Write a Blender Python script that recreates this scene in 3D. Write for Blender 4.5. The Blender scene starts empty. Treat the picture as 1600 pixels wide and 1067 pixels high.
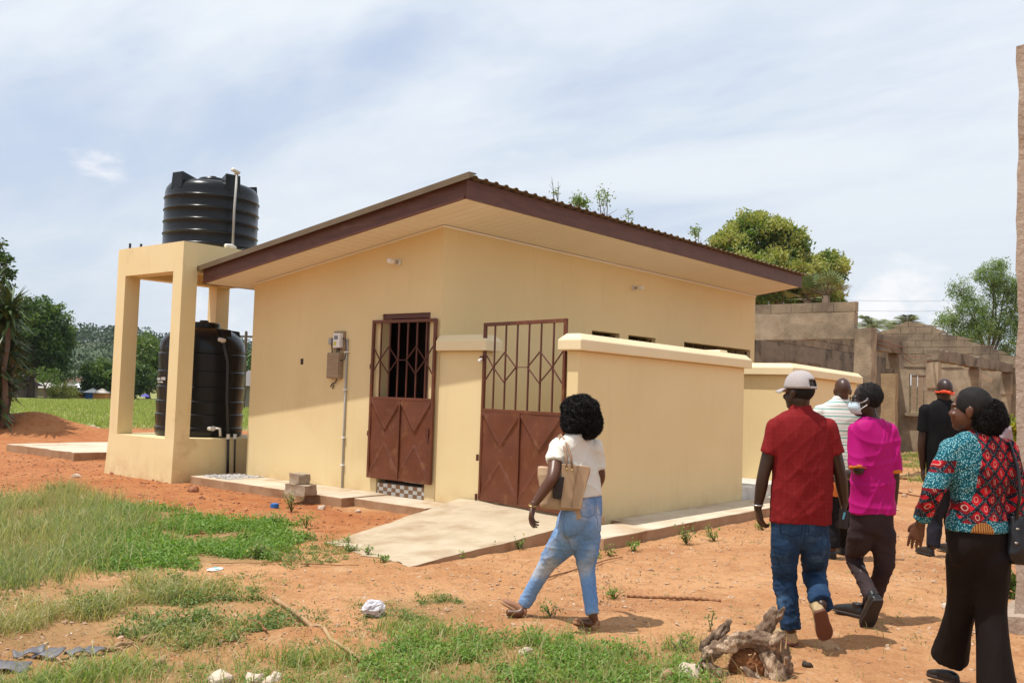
import bpy, math, random, bmesh
import numpy as np
from mathutils import Vector, noise as mnoise
random.seed(7); rng = np.random.default_rng(7)
S = bpy.context.scene
COL = S.collection
R_ = math.radians
# ---------------------------------------------------------------- camera
F = 1480.0; CH = 1.6; YAW = R_(39.416); PITCH = R_(3.055); ROLL = R_(1.855)
def cam_axes():
    f = np.array([math.cos(YAW)*math.cos(PITCH), math.sin(YAW)*math.cos(PITCH), math.sin(PITCH)])
    r0 = np.array([math.sin(YAW), -math.cos(YAW), 0.0]); u0 = np.cross(r0, f)
    r = r0*math.cos(ROLL) + u0*math.sin(ROLL)
    return r, np.cross(r, f), f
CR, CU, CF = cam_axes()
cam_d = bpy.data.cameras.new('camera'); cam = bpy.data.objects.new('camera', cam_d); COL.objects.link(cam)
from mathutils import Matrix
m = Matrix.Identity(4)
for i in range(3):
    m[i][0] = CR[i]; m[i][1] = CU[i]; m[i][2] = -CF[i]
m[0][3], m[1][3], m[2][3] = 0, 0, CH
cam.matrix_world = m
cam_d.sensor_width = 36; cam_d.lens = F/1600*36; cam_d.clip_start = .05; cam_d.clip_end = 12000
S.camera = cam
# ---------------------------------------------------------------- sun, sky, exposure
SX, SY = .33, -.17                                    # shadow shift per metre of height
TOSUN = Vector((-SX, -SY, 1)).normalized()
sun_el = math.asin(TOSUN.z); sun_rot = math.atan2(TOSUN.x, TOSUN.y)
sl = bpy.data.lights.new('sun', 'SUN'); sl.energy = 4.6; sl.angle = R_(.55); sl.color = (1.0, .965, .90)
so = bpy.data.objects.new('sun', sl); COL.objects.link(so); so.rotation_euler = (-TOSUN).to_track_quat('-Z', 'Y').to_euler()
W = bpy.data.worlds.new('World'); S.world = W; W.use_nodes = True
def build_world():
    nt = W.node_tree; nt.nodes.clear(); N = nt.nodes.new; L = nt.links.new
    out = N('ShaderNodeOutputWorld'); bg = N('ShaderNodeBackground'); bg.inputs[1].default_value = .11
    sky = N('ShaderNodeTexSky'); sky.sky_type = 'NISHITA'; sky.sun_disc = False
    sky.sun_elevation = sun_el; sky.sun_rotation = sun_rot; sky.air_density = 1.0; sky.dust_density = 1.2; sky.ozone_density = 1.3
    tc = N('ShaderNodeTexCoord')
    def mth(op, a, b=None, c=None, clamp=False):
        n = N('ShaderNodeMath'); n.operation = op; n.use_clamp = clamp
        for i, v in enumerate((a, b, c)):
            if v is None: continue
            if isinstance(v, (int, float)): n.inputs[i].default_value = v
            else: L(v, n.inputs[i])
        return n.outputs[0]
    sep = N('ShaderNodeSeparateXYZ'); L(tc.outputs['Generated'], sep.inputs[0])
    z = mth('MAXIMUM', sep.outputs[2], 0.0)
    den = mth('ADD', z, .22)
    cx_ = mth('DIVIDE', sep.outputs[0], den); cy_ = mth('DIVIDE', sep.outputs[1], den)
    cmb = N('ShaderNodeCombineXYZ'); L(cx_, cmb.inputs[0]); L(cy_, cmb.inputs[1])
    def noi(scale, det, rough, vec, off=(0,0,0), sc=(1,1,1), rz=0):
        mp = N('ShaderNodeMapping'); mp.inputs['Location'].default_value = off; mp.inputs['Scale'].default_value = sc
        mp.inputs['Rotation'].default_value = (0,0,rz)
        L(vec, mp.inputs[0]); n = N('ShaderNodeTexNoise'); n.inputs['Scale'].default_value = scale
        n.inputs['Detail'].default_value = det; n.inputs['Roughness'].default_value = rough
        n.inputs['Distortion'].default_value = .35
        L(mp.outputs[0], n.inputs[0]); return n.outputs[0]
    def ramp(v, a, b):
        n = N('ShaderNodeMapRange'); n.interpolation_type = 'SMOOTHSTEP'
        n.inputs[1].default_value = a; n.inputs[2].default_value = b; L(v, n.inputs[0]); return n.outputs[0]
    n1 = noi(1.25, 7, .52, cmb.outputs[0], (3.1, .4, 0), (1.0, .55, 1), .6)
    n2 = noi(3.0, 8, .6, cmb.outputs[0], (1.7, 5.2, 0), (1.0, .45, 1), .9)
    wisp = mth('MULTIPLY_ADD', n1, .72, mth('MULTIPLY', n2, .28))
    cir = mth('MULTIPLY', ramp(wisp, .33, .58), .95)
    # white haze towards the horizon
    hz = mth('MULTIPLY', ramp(sep.outputs[2], .42, -.05), .62)
    # low cumulus banks
    vec = tc.outputs['Generated']
    c1 = noi(7.0, 8, .58, vec, (.3, .8, 0), (1, 1, 1.7))
    band = mth('MULTIPLY', ramp(sep.outputs[2], .005, .06), ramp(sep.outputs[2], .16, .09))
    def spot(px, py, a, b):
        d = CF + CR*(px-800)/F - CU*(py-533.5)/F; d = d/np.linalg.norm(d)
        dp = N('ShaderNodeVectorMath'); dp.operation = 'DISTANCE'; L(vec, dp.inputs[0]); dp.inputs[1].default_value = tuple(d)
        return ramp(dp.outputs['Value'], a, b)
    s1 = spot(1425, 503, .105, .02); s2 = spot(190, 285, .07, .005); s3 = spot(425, 345, .06, .005)
    sp = mth('MAXIMUM', s1, mth('MAXIMUM', mth('MULTIPLY', s2, .44), mth('MULTIPLY', s3, .62)))
    glob = mth('MULTIPLY', band, .25)
    cm = ramp(mth('ADD', c1, mth('MULTIPLY', mth('MAXIMUM', sp, glob), .40)), .66, .86)
    def col(v):
        n = N('ShaderNodeRGB'); n.outputs[0].default_value = (*v, 1); return n.outputs[0]
    def mix(fac, a, b):
        n = N('ShaderNodeMix'); n.data_type = 'RGBA'; L(fac, n.inputs[0]); L(a, n.inputs[6]); L(b, n.inputs[7]); return n.outputs[2]
    sc_ = N('ShaderNodeMix'); sc_.data_type = 'RGBA'; sc_.blend_type = 'MULTIPLY'; sc_.inputs[0].default_value = 1
    L(sky.outputs[0], sc_.inputs[6]); sc_.inputs[7].default_value = (1.15, 1.05, .98, 1)
    half = N('ShaderNodeValue'); half.outputs[0].default_value = .66
    a = mix(half.outputs[0], sc_.outputs[2], col((6.0, 7.1, 9.2)))
    a = mix(cir, a, col((8.1, 8.6, 9.1)))
    a = mix(hz, a, col((5.9, 6.6, 7.4)))
    a = mix(mth('MULTIPLY', cm, .95), a, col((9.3, 9.3, 9.4)))
    L(a, bg.inputs[0]); L(bg.outputs[0], out.inputs[0])
build_world()
S.view_settings.view_transform = 'Standard'; S.view_settings.look = 'None'
S.view_settings.exposure = 0.0; S.view_settings.gamma = 1; S.view_settings.use_curve_mapping = False
S.render.engine = 'CYCLES'
S.cycles.use_denoising = True
try: S.cycles.denoiser = 'OPENIMAGEDENOISE'
except Exception: pass
S.cycles.max_bounces = 6; S.cycles.diffuse_bounces = 3; S.cycles.transparent_max_bounces = 6
S.cycles.caustics_reflective = False; S.cycles.caustics_refractive = False

# ---------------------------------------------------------------- helpers: image point -> world point
def ray(px, py): return CF + CR*(px-800)/F - CU*(py-533.5)/F
def P(px, py, depth): return Vector(np.array([0, 0, CH]) + ray(px, py)*depth)
def onz(px, py, z=0.0):
    d = ray(px, py); t = (z-CH)/d[2]; return np.array([0, 0, CH]) + d*t
def fold01(t): return max(0.0, min(1.0, t))
def sstep(a, b, x):
    t = np.clip((x-a)/(b-a), 0, 1); return t*t*(3-2*t)
def gz_np(x, y):
    """height of the ground"""
    z = .018*np.sin(x*1.3+.4)*np.cos(y*1.1) + .012*np.sin(x*3.1+y*2.3) + .007*np.sin(x*7.3-y*5.1+1)
    z = z*np.exp(-((x*x+y*y)/60.0**2))*(.15+.85*np.clip(np.maximum(np.maximum(5.6-x, x-19.5), np.maximum(4.8-y, y-16.5))/1.5+.0, 0, 1))*.7
    r = np.sqrt((x-3)**2+(y-20)**2)
    # spoil heap on the left behind the slab
    def hump(cx, cy, sx, sy, h, a=0.0):
        u = (x-cx)*math.cos(a)+(y-cy)*math.sin(a); v = -(x-cx)*math.sin(a)+(y-cy)*math.cos(a)
        return h*np.exp(-(u/sx)**2-(v/sy)**2)
    for (px, py, dep, sx, sy, h) in HUMPS:
        c = CF*1.0; q = P(px, py, dep); z = z + hump(q.x, q.y, sx, sy, h, YAW-math.pi/2)
    return z
HUMPS = [(-60, 690, 25.5, 2.6, 1.2, .50), (28, 690, 25.0, 1.2, .9, .16), (62, 690, 25.5, .7, .7, .16), (130, 690, 25.5, 1.6, .9, .20),
         (300, 760, 12.6, .6, .25, .04), (480, 955, 6.0, .45, .09, .075), (520, 950, 6.1, .35, .08, .05), (560, 985, 5.8, .5, .1, .04), (430, 970, 5.7, .3, .08, -.03)]
def gz(x, y): return float(gz_np(np.array([x]), np.array([y]))[0])
def G(px, py):
    p = onz(px, py, 0.0)
    for _ in range(3): p = onz(px, py, gz(p[0], p[1]))
    return Vector((p[0], p[1], gz(p[0], p[1])))

# ---------------------------------------------------------------- mesh builder
class MB:
    def __init__(s): s.v = []; s.f = []; s.mi = []
    def add(s, vs, fs, k=0):
        o = len(s.v); s.v += [tuple(map(float, v)) for v in vs]; s.f += [tuple(i+o for i in f) for f in fs]; s.mi += [k]*len(fs); return s
    def box(s, a, b, k=0, jit=0.0):
        x0, y0, z0 = a; x1, y1, z1 = b
        vs = [(x, y, z) for z in (z0, z1) for y in (y0, y1) for x in (x0, x1)]
        if jit: vs = [tuple(c+random.uniform(-jit, jit) for c in v) for v in vs]
        return s.add(vs, [(0,2,3,1),(4,5,7,6),(0,1,5,4),(2,6,7,3),(0,4,6,2),(1,3,7,5)], k)
    def hexa(s, v8, k=0):
        return s.add(v8, [(0,3,2,1),(4,5,6,7),(0,1,5,4),(1,2,6,5),(2,3,7,6),(3,0,4,7)], k)
    def beam(s, a, b, w, h, up=(0,0,1), k=0):
        a = Vector(a); b = Vector(b); d = (b-a).normalized(); u = Vector(up)
        r = d.cross(u)
        if r.length < 1e-4: r = d.cross(Vector((1,0,0)))
        r.normalize(); u = r.cross(d)
        q = [(-1,-1),(1,-1),(1,1),(-1,1)]
        return s.hexa([a+r*w/2*i+u*h/2*j for i, j in q]+[b+r*w/2*i+u*h/2*j for i, j in q], k)
    def prism(s, poly, z0, z1, k=0):
        n = len(poly); ar = sum(poly[i][0]*poly[(i+1)%n][1]-poly[(i+1)%n][0]*poly[i][1] for i in range(n))
        if ar < 0: poly = poly[::-1]
        vs = [(p[0], p[1], z0) for p in poly]+[(p[0], p[1], z1) for p in poly]
        return s.add(vs, [tuple(range(n))[::-1], tuple(range(n, 2*n))]+[(i, (i+1)%n, n+(i+1)%n, n+i) for i in range(n)], k)
    def tube(s, pts, rad, n=10, caps=True, k=0, ref=None):
        pts = [Vector(p) for p in pts]
        if isinstance(rad, (int, float)): rad = [rad]*len(pts)
        vs = []; u = None
        for i, p in enumerate(pts):
            d = (pts[min(i+1, len(pts)-1)]-pts[max(i-1, 0)]).normalized()
            if u is None:
                u = Vector(ref) if ref is not None else (Vector((0,0,1)) if abs(d.z) < .9 else Vector((1,0,0)))
            u = (u-d*u.dot(d)).normalized(); w = d.cross(u)
            for j in range(n):
                a = 2*math.pi*j/n; vs.append(p+(u*math.cos(a)+w*math.sin(a))*rad[i])
        fs = [(i*n+j, i*n+(j+1)%n, (i+1)*n+(j+1)%n, (i+1)*n+j) for i in range(len(pts)-1) for j in range(n)]
        if caps: fs += [tuple(range(n))[::-1], tuple((len(pts)-1)*n+j for j in range(n))]
        return s.add(vs, fs, k)
    def lathe(s, c, prof, n=48, k=0):
        vs = []; c = Vector(c)
        for r, z in prof:
            for j in range(n):
                a = 2*math.pi*j/n; vs.append((c.x+r*math.cos(a), c.y+r*math.sin(a), c.z+z))
        fs = [(i*n+j, i*n+(j+1)%n, (i+1)*n+(j+1)%n, (i+1)*n+j) for i in range(len(prof)-1) for j in range(n)]
        fs += [tuple(range(n))[::-1], tuple((len(prof)-1)*n+j for j in range(n))]
        return s.add(vs, fs, k)
    def ell(s, c, ax, n=14, mm=9, k=0):
        """ellipsoid: ax = three half-axis vectors"""
        c = Vector(c); ax = [Vector(a) for a in ax]; vs = [c-ax[2]]
        for i in range(1, mm):
            t = math.pi*i/mm-math.pi/2
            for j in range(n):
                a = 2*math.pi*j/n; vs.append(c+ax[0]*math.cos(t)*math.cos(a)+ax[1]*math.cos(t)*math.sin(a)+ax[2]*math.sin(t))
        vs.append(c+ax[2]); fs = [(0, 1+(j+1)%n, 1+j) for j in range(n)]
        for i in range(mm-2): fs += [(1+i*n+j, 1+i*n+(j+1)%n, 1+(i+1)*n+(j+1)%n, 1+(i+1)*n+j) for j in range(n)]
        e = len(vs)-1; b = 1+(mm-2)*n; fs += [(e, b+j, b+(j+1)%n) for j in range(n)]
        return s.add(vs, fs, k)
    def loft(s, secs, n=24, k=0, sub=4, ex=2.0):
        """secs: (centre, half-axis u, half-axis v); smooth in between"""
        S_ = [(Vector(a), Vector(b), Vector(c)) for a, b, c in secs]; out = []
        for i in range(len(S_)-1):
            p0, p1, p2, p3 = S_[max(i-1, 0)], S_[i], S_[i+1], S_[min(i+2, len(S_)-1)]
            for q in range(sub):
                t = q/sub
                out.append([.5*((2*b)+(c-a)*t+(2*a-5*b+4*c-d)*t*t+(3*b-a-3*c+d)*t**3) for a, b, c, d in zip(p0, p1, p2, p3)])
        out.append(list(S_[-1])); vs = []
        for c, u, w in out:
            for j in range(n):
                a = 2*math.pi*j/n; ca, sa = math.cos(a), math.sin(a); e = 2/ex
                vs.append(c+u*math.copysign(abs(ca)**e, ca)+w*math.copysign(abs(sa)**e, sa))
        m_ = len(out)
        fs = [(i*n+j, i*n+(j+1)%n, (i+1)*n+(j+1)%n, (i+1)*n+j) for i in range(m_-1) for j in range(n)]
        fs += [tuple(range(n))[::-1], tuple((m_-1)*n+j for j in range(n))]
        return s.add(vs, fs, k)
    def mesh(s, name, off=(0,0,0)):
        me = bpy.data.meshes.new(name); off = Vector(off)
        me.from_pydata([tuple(Vector(v)-off) for v in s.v], [], s.f); me.update()
        return me
    def build(s, name, mat, parent=None, smooth=False, bev=0, sub=False):
        loc = wloc(parent) if parent else Vector((0,0,0))
        me = s.mesh(name, loc)
        return link(name, me, mat, parent, smooth, bev, s.mi)
WL = {}
def wloc(o):
    return WL.get(o.name, Vector((0,0,0)))
def link(name, me, mat, parent=None, smooth=False, bev=0, mi=None):
    o = bpy.data.objects.new(name, me); COL.objects.link(o)
    for mt in (mat if isinstance(mat, (list, tuple)) else [mat]): me.materials.append(mt)
    if mi is not None and isinstance(mat, (list, tuple)):
        me.polygons.foreach_set('material_index', mi)
    if smooth:
        me.polygons.foreach_set('use_smooth', [True]*len(me.polygons))
        if smooth != 'all': me.set_sharp_from_angle(angle=R_(38))
    if parent: o.parent = parent; WL[o.name] = WL.get(parent.name, Vector((0,0,0)))
    else: WL[o.name] = Vector((0,0,0))
    if bev:
        b = o.modifiers.new('bevel', 'BEVEL'); b.width = bev; b.segments = 2; b.limit_method = 'ANGLE'; b.angle_limit = R_(40); b.harden_normals = False
    return o
def thing(name, label, cat, loc=(0,0,0), group=None):
    o = bpy.data.objects.new(name, None); COL.objects.link(o); o.location = loc; o.empty_display_size = .2
    o['label'] = label; o['category'] = cat
    if group: o['group'] = group
    WL[o.name] = Vector(loc); return o
def tag(o, label=None, cat=None, group=None, kind=None):
    if label: o['label'] = label
    if cat: o['category'] = cat
    if group: o['group'] = group
    if kind: o['kind'] = kind
    return o
def centre(o, base=True):
    """move a single-mesh thing's origin to its own base"""
    me = o.data; n = len(me.vertices); a = np.empty(n*3); me.vertices.foreach_get('co', a); a = a.reshape(-1, 3)
    c = (a.min(0)+a.max(0))/2
    if base: c[2] = a[:, 2].min()
    me.vertices.foreach_set('co', (a-c).ravel()); me.update(); o.location = Vector(o.location)+Vector(c); WL[o.name] = Vector(c); return o
def struct(mb, name, mat, label=None, **k):
    o = mb.build(name, mat, **k); o['kind'] = 'structure'
    if label: o['label'] = label
    return o

# ---------------------------------------------------------------- materials
def mat(name, c1, c2=None, rough=.8, ns=4.0, det=5, bump=.0, bs=60, metal=0.0, spec=.4, c3=None, s3=1.0, t3=(.55, .7), coord='Object', sc=(1,1,1), bd=.01, lo=.35, hi=.65, coat=0, trans=0, sheen=0):
    M = bpy.data.materials.new(name); M.use_nodes = True; nt = M.node_tree; N = nt.nodes.new; L = nt.links.new
    b = nt.nodes['Principled BSDF']; b.inputs['Roughness'].default_value = rough; b.inputs['Metallic'].default_value = metal
    b.inputs['Specular IOR Level'].default_value = spec
    if coat: b.inputs['Coat Weight'].default_value = coat; b.inputs['Coat Roughness'].default_value = .15
    if sheen: b.inputs['Sheen Weight'].default_value = sheen; b.inputs['Sheen Roughness'].default_value = .5
    tc = N('ShaderNodeTexCoord'); mp = N('ShaderNodeMapping'); mp.inputs['Scale'].default_value = sc; L(N('ShaderNodeNewGeometry').outputs['Position'] if coord == 'Position' else tc.outputs[coord], mp.inputs[0])
    def noi(s, d=det, r=.55):
        n = N('ShaderNodeTexNoise'); n.inputs['Scale'].default_value = s; n.inputs['Detail'].default_value = d; n.inputs['Roughness'].default_value = r; L(mp.outputs[0], n.inputs[0]); return n.outputs[0]
    def mr(v, a, b_):
        n = N('ShaderNodeMapRange'); n.inputs[1].default_value = a; n.inputs[2].default_value = b_; L(v, n.inputs[0]); return n.outputs[0]
    def mix(f, a, b_):
        n = N('ShaderNodeMix'); n.data_type = 'RGBA'; L(f, n.inputs[0])
        for i, q in ((6, a), (7, b_)):
            if isinstance(q, tuple): n.inputs[i].default_value = (*q, 1)
            else: L(q, n.inputs[i])
        return n.outputs[2]
    col = None
    if c2: col = mix(mr(noi(ns), lo, hi), c1, c2)
    if c3: col = mix(mr(noi(s3, 6, .6), *t3), col if col else c1, c3)
    if col: L(col, b.inputs['Base Color'])
    else: b.inputs['Base Color'].default_value = (*c1, 1)
    if bump:
        bp = N('ShaderNodeBump'); bp.inputs['Strength'].default_value = bump; bp.inputs['Distance'].default_value = bd; L(noi(bs, 6, .6), bp.inputs['Height']); L(bp.outputs[0], b.inputs['Normal'])
    M['_mix'] = 0
    return M
def leafmat(name, c1, c2, c3=None, tr=.25):
    """leaves: colour varies leaf by leaf through the 'rnd' attribute"""
    M = bpy.data.materials.new(name); M.use_nodes = True; nt = M.node_tree; N = nt.nodes.new; L = nt.links.new
    b = nt.nodes['Principled BSDF']; b.inputs['Roughness'].default_value = .55; b.inputs['Specular IOR Level'].default_value = .35
    at = N('ShaderNodeAttribute'); at.attribute_name = 'rnd'
    r = N('ShaderNodeValToRGB'); L(at.outputs['Fac'], r.inputs[0]); e = r.color_ramp.elements
    e[0].color = (*c1, 1); e[1].color = (*c2, 1); e[0].position = .1; e[1].position = .8
    if c3: q = e.new(.95); q.color = (*c3, 1)
    L(r.outputs[0], b.inputs['Base Color'])
    t = N('ShaderNodeBsdfTranslucent'); mixs = N('ShaderNodeMixShader'); mixs.inputs[0].default_value = tr
    g = N('ShaderNodeMix'); g.data_type = 'RGBA'; g.blend_type = 'MULTIPLY'; g.inputs[0].default_value = 1; L(r.outputs[0], g.inputs[6]); g.inputs[7].default_value = (1.3, 1.5, .6, 1)
    L(g.outputs[2], t.inputs[0]); L(b.outputs[0], mixs.inputs[1]); L(t.outputs[0], mixs.inputs[2]); L(mixs.outputs[0], nt.nodes['Material Output'].inputs[0])
    return M
def dust(M, c=(.50,.27,.13), top=.42, streak=0):
    """red splash marks low on a wall, faint grime streaks higher up"""
    nt = M.node_tree; N = nt.nodes.new; L = nt.links.new; b = nt.nodes['Principled BSDF']; src = b.inputs['Base Color'].links[0].from_socket
    tc = N('ShaderNodeTexCoord'); sp = N('ShaderNodeSeparateXYZ'); L(tc.outputs['Object'], sp.inputs[0])
    no = N('ShaderNodeTexNoise'); no.inputs['Scale'].default_value = 3.2; no.inputs['Detail'].default_value = 8; no.inputs['Roughness'].default_value = .68; L(tc.outputs['Object'], no.inputs[0])
    mr = N('ShaderNodeMapRange'); mr.inputs[1].default_value = top; mr.inputs[2].default_value = .05; L(sp.outputs[2], mr.inputs[0])
    a = N('ShaderNodeMath'); a.operation = 'MULTIPLY'; L(mr.outputs[0], a.inputs[0])
    m2 = N('ShaderNodeMapRange'); m2.inputs[1].default_value = .38; m2.inputs[2].default_value = .68; m2.inputs[4].default_value = .75; L(no.outputs[0], m2.inputs[0]); L(m2.outputs[0], a.inputs[1])
    mp = N('ShaderNodeMapping'); mp.inputs['Scale'].default_value = (1, 1, .10); L(tc.outputs['Object'], mp.inputs[0]); n2 = N('ShaderNodeTexNoise'); n2.inputs['Scale'].default_value = 7; n2.inputs['Detail'].default_value = 7; n2.inputs['Roughness'].default_value = .65; L(mp.outputs[0], n2.inputs[0])
    m3 = N('ShaderNodeMapRange'); m3.inputs[1].default_value = .55; m3.inputs[2].default_value = .78; m3.inputs[4].default_value = .22; L(n2.outputs[0], m3.inputs[0])
    def mix(f, A, B):
        n = N('ShaderNodeMix'); n.data_type = 'RGBA'; L(f, n.inputs[0]); L(A, n.inputs[6]); n.inputs[7].default_value = (*B, 1); return n.outputs[2]
    q = mix(m3.outputs[0], src, (c[0]*.9, c[1]*1.05, c[2]*1.1)); q = mix(a.outputs[0], q, c); L(q, b.inputs['Base Color'])
YEL = (.74, .50, .205)
M_wall = mat('cream_yellow_paint', (.75,.595,.33), (.715,.56,.30), rough=.62, ns=.9, bump=.22, bs=38, bd=.004, c3=(.63,.46,.24), s3=.55, t3=(.6,.85), spec=.3)
M_cap = mat('cream_coping_paint', (.79,.66,.42), (.76,.62,.38), rough=.6, ns=1.2, bump=.25, bs=30, bd=.004)
M_stand = mat('cream_stand_paint', (.74,.59,.31), (.77,.63,.36), rough=.7, ns=1.1, bump=.3, bs=22, bd=.006, c3=(.55,.38,.2), s3=1.7, t3=(.62,.8))
dust(M_wall, (.56,.35,.17), .40); dust(M_stand, (.52,.31,.15), .45)
M_fascia = mat('brown_fascia_paint', (.085,.030,.018), (.115,.045,.028), rough=.55, ns=3, sc=(1,1,6), bump=.3, bs=25, c3=(.15,.07,.05), s3=2.2, t3=(.6,.72))
M_sheet = mat('brown_roof_sheet', (.15,.105,.06), (.19,.14,.085), rough=.45, ns=2, metal=.3)
M_soffit = mat('soffit_board_plastic', (.82,.78,.70), (.80,.75,.66), rough=.5, ns=2.0)
M_gate = mat('brown_gate_paint', (.110,.030,.012), (.145,.042,.017), rough=.42, ns=3.5, bump=.15, bs=9, bd=.01, c3=(.20,.08,.035), s3=6, t3=(.56,.72))
M_gatebar = mat('brown_bar_paint', (.09,.023,.013), (.12,.034,.02), rough=.45, ns=5)
M_conc = mat('pale_concrete', (.50,.41,.30), (.60,.51,.39), rough=.9, ns=2.2, bump=.6, bs=38, bd=.008, c3=(.40,.28,.17), s3=1.6, t3=(.50,.68))
M_ramp = mat('worn_ramp_concrete', (.43,.335,.225), (.50,.405,.285), rough=.92, ns=3.5, bump=.8, bs=30, bd=.008, c3=(.34,.235,.14), s3=2.2, t3=(.48,.70), det=9)
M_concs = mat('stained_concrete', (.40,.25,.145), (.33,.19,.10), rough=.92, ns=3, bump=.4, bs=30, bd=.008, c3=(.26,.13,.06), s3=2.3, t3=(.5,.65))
M_block = mat('weathered_block', (.31,.235,.155), (.22,.165,.11), coord='Position', rough=.95, ns=2.2, bump=.8, bs=28, bd=.012, c3=(.12,.09,.065), s3=1.3, t3=(.46,.66))
M_plaster = mat('rough_plaster', (.41,.325,.225), (.31,.235,.155), rough=.95, ns=3, bump=.8, bs=22, bd=.012, c3=(.17,.13,.09), s3=1.1, t3=(.46,.66))
M_soot_shade = mat('sooty_shaded_concrete', (.19,.155,.115), (.27,.215,.155), rough=1, ns=4, bump=1, bs=24, bd=.02, c3=(.08,.065,.05), s3=2, t3=(.5,.65))  # soot on the beams, painted-in shade on the back wall
M_tank = mat('black_tank_plastic', (.007,.008,.010), (.010,.011,.013), rough=.26, ns=2, bump=.05, bs=6, bd=.01, spec=.28)
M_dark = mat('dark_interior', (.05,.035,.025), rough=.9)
M_pvc = mat('white_pvc', (.62,.58,.52), (.7,.68,.62), rough=.45, ns=5)
M_pvcgrey = mat('grey_pipe', (.42,.40,.38), (.34,.33,.31), rough=.5, ns=5)
M_blackpipe = mat('black_pipe', (.03,.028,.03), rough=.4)
M_white = mat('white_plastic', (.75,.73,.72), rough=.4)
M_wood = mat('bleached_wood', (.36,.26,.17), (.28,.19,.12), rough=.8, ns=3, sc=(1,1,8), bump=.3, bs=30)
M_glass = mat('frosted_bulb_glass', (.8,.78,.75), rough=.25)
M_metal = mat('dull_metal', (.45,.43,.4), rough=.35, metal=.8)
# ================================================================ ground
def poly_mask(x, y, px_poly, soft=.25):
    """soft mask of a ground polygon whose corners are given where they stand on the ground"""
    pts = np.array([onz(a, b, 0)[:2] for a, b in px_poly]); n = len(pts)
    ins = np.zeros(len(x), bool); dist = np.full(len(x), 1e9)
    for i in range(n):
        a = pts[i]; b = pts[(i+1) % n]
        c = ((a[1] > y) != (b[1] > y)) & (x < (b[0]-a[0])*(y-a[1])/((b[1]-a[1]) or 1e-9)+a[0]); ins ^= c
        ab = b-a; t = np.clip(((x-a[0])*ab[0]+(y-a[1])*ab[1])/(ab@ab+1e-12), 0, 1)
        dist = np.minimum(dist, np.hypot(x-a[0]-t*ab[0], y-a[1]-t*ab[1]))
    sd = np.where(ins, dist, -dist)
    return sstep(-soft, soft, sd)
def vnoise(x, y, s, seed=0):
    """cheap smooth value noise"""
    r = np.random.default_rng(seed).random((64, 64)); u = x*s; v = y*s
    i = np.floor(u).astype(int); j = np.floor(v).astype(int); fu = u-i; fv = v-j; fu = fu*fu*(3-2*fu); fv = fv*fv*(3-2*fv)
    g = lambda a, b: r[a % 64, b % 64]
    return (g(i, j)*(1-fu)+g(i+1, j)*fu)*(1-fv)+(g(i, j+1)*(1-fu)+g(i+1, j+1)*fu)*fv
Z_TALL = [(-200,790),(40,782),(110,765),(175,795),(230,815),(235,850),(170,880),(110,895),(60,915),(-200,960)]
Z_BROAD = [(165,795),(230,793),(290,800),(360,818),(430,812),(465,835),(440,858),(400,880),(330,878),(260,890),(150,895),(130,850)]
Z_SCRUB = [(-200,930),(60,915),(180,905),(330,915),(420,930),(440,985),(330,1020),(200,1010),(120,1030),(-200,1040)]
Z_BOT = [(-200,1060),(150,1045),(280,1035),(480,1032),(600,1020),(640,985),(760,990),(860,1000),(1000,1010),(1100,1000),(1130,1090),(1100,1200),(-300,1200)]
Z_MID = [(560,950),(600,935),(700,930),(760,945),(740,985),(640,985)]
Z_RED = [(-400,630),(400,630),(400,735),(545,800),(660,800),(520,845),(420,800),(380,830),(200,790),(90,765),(-400,790)]
Z_FIELD = [(-1500,640),(-300,655),(0,662),(160,668),(240,668),(420,674),(640,690),(900,660),(1500,640),(800,623),(-1500,580)]
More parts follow.
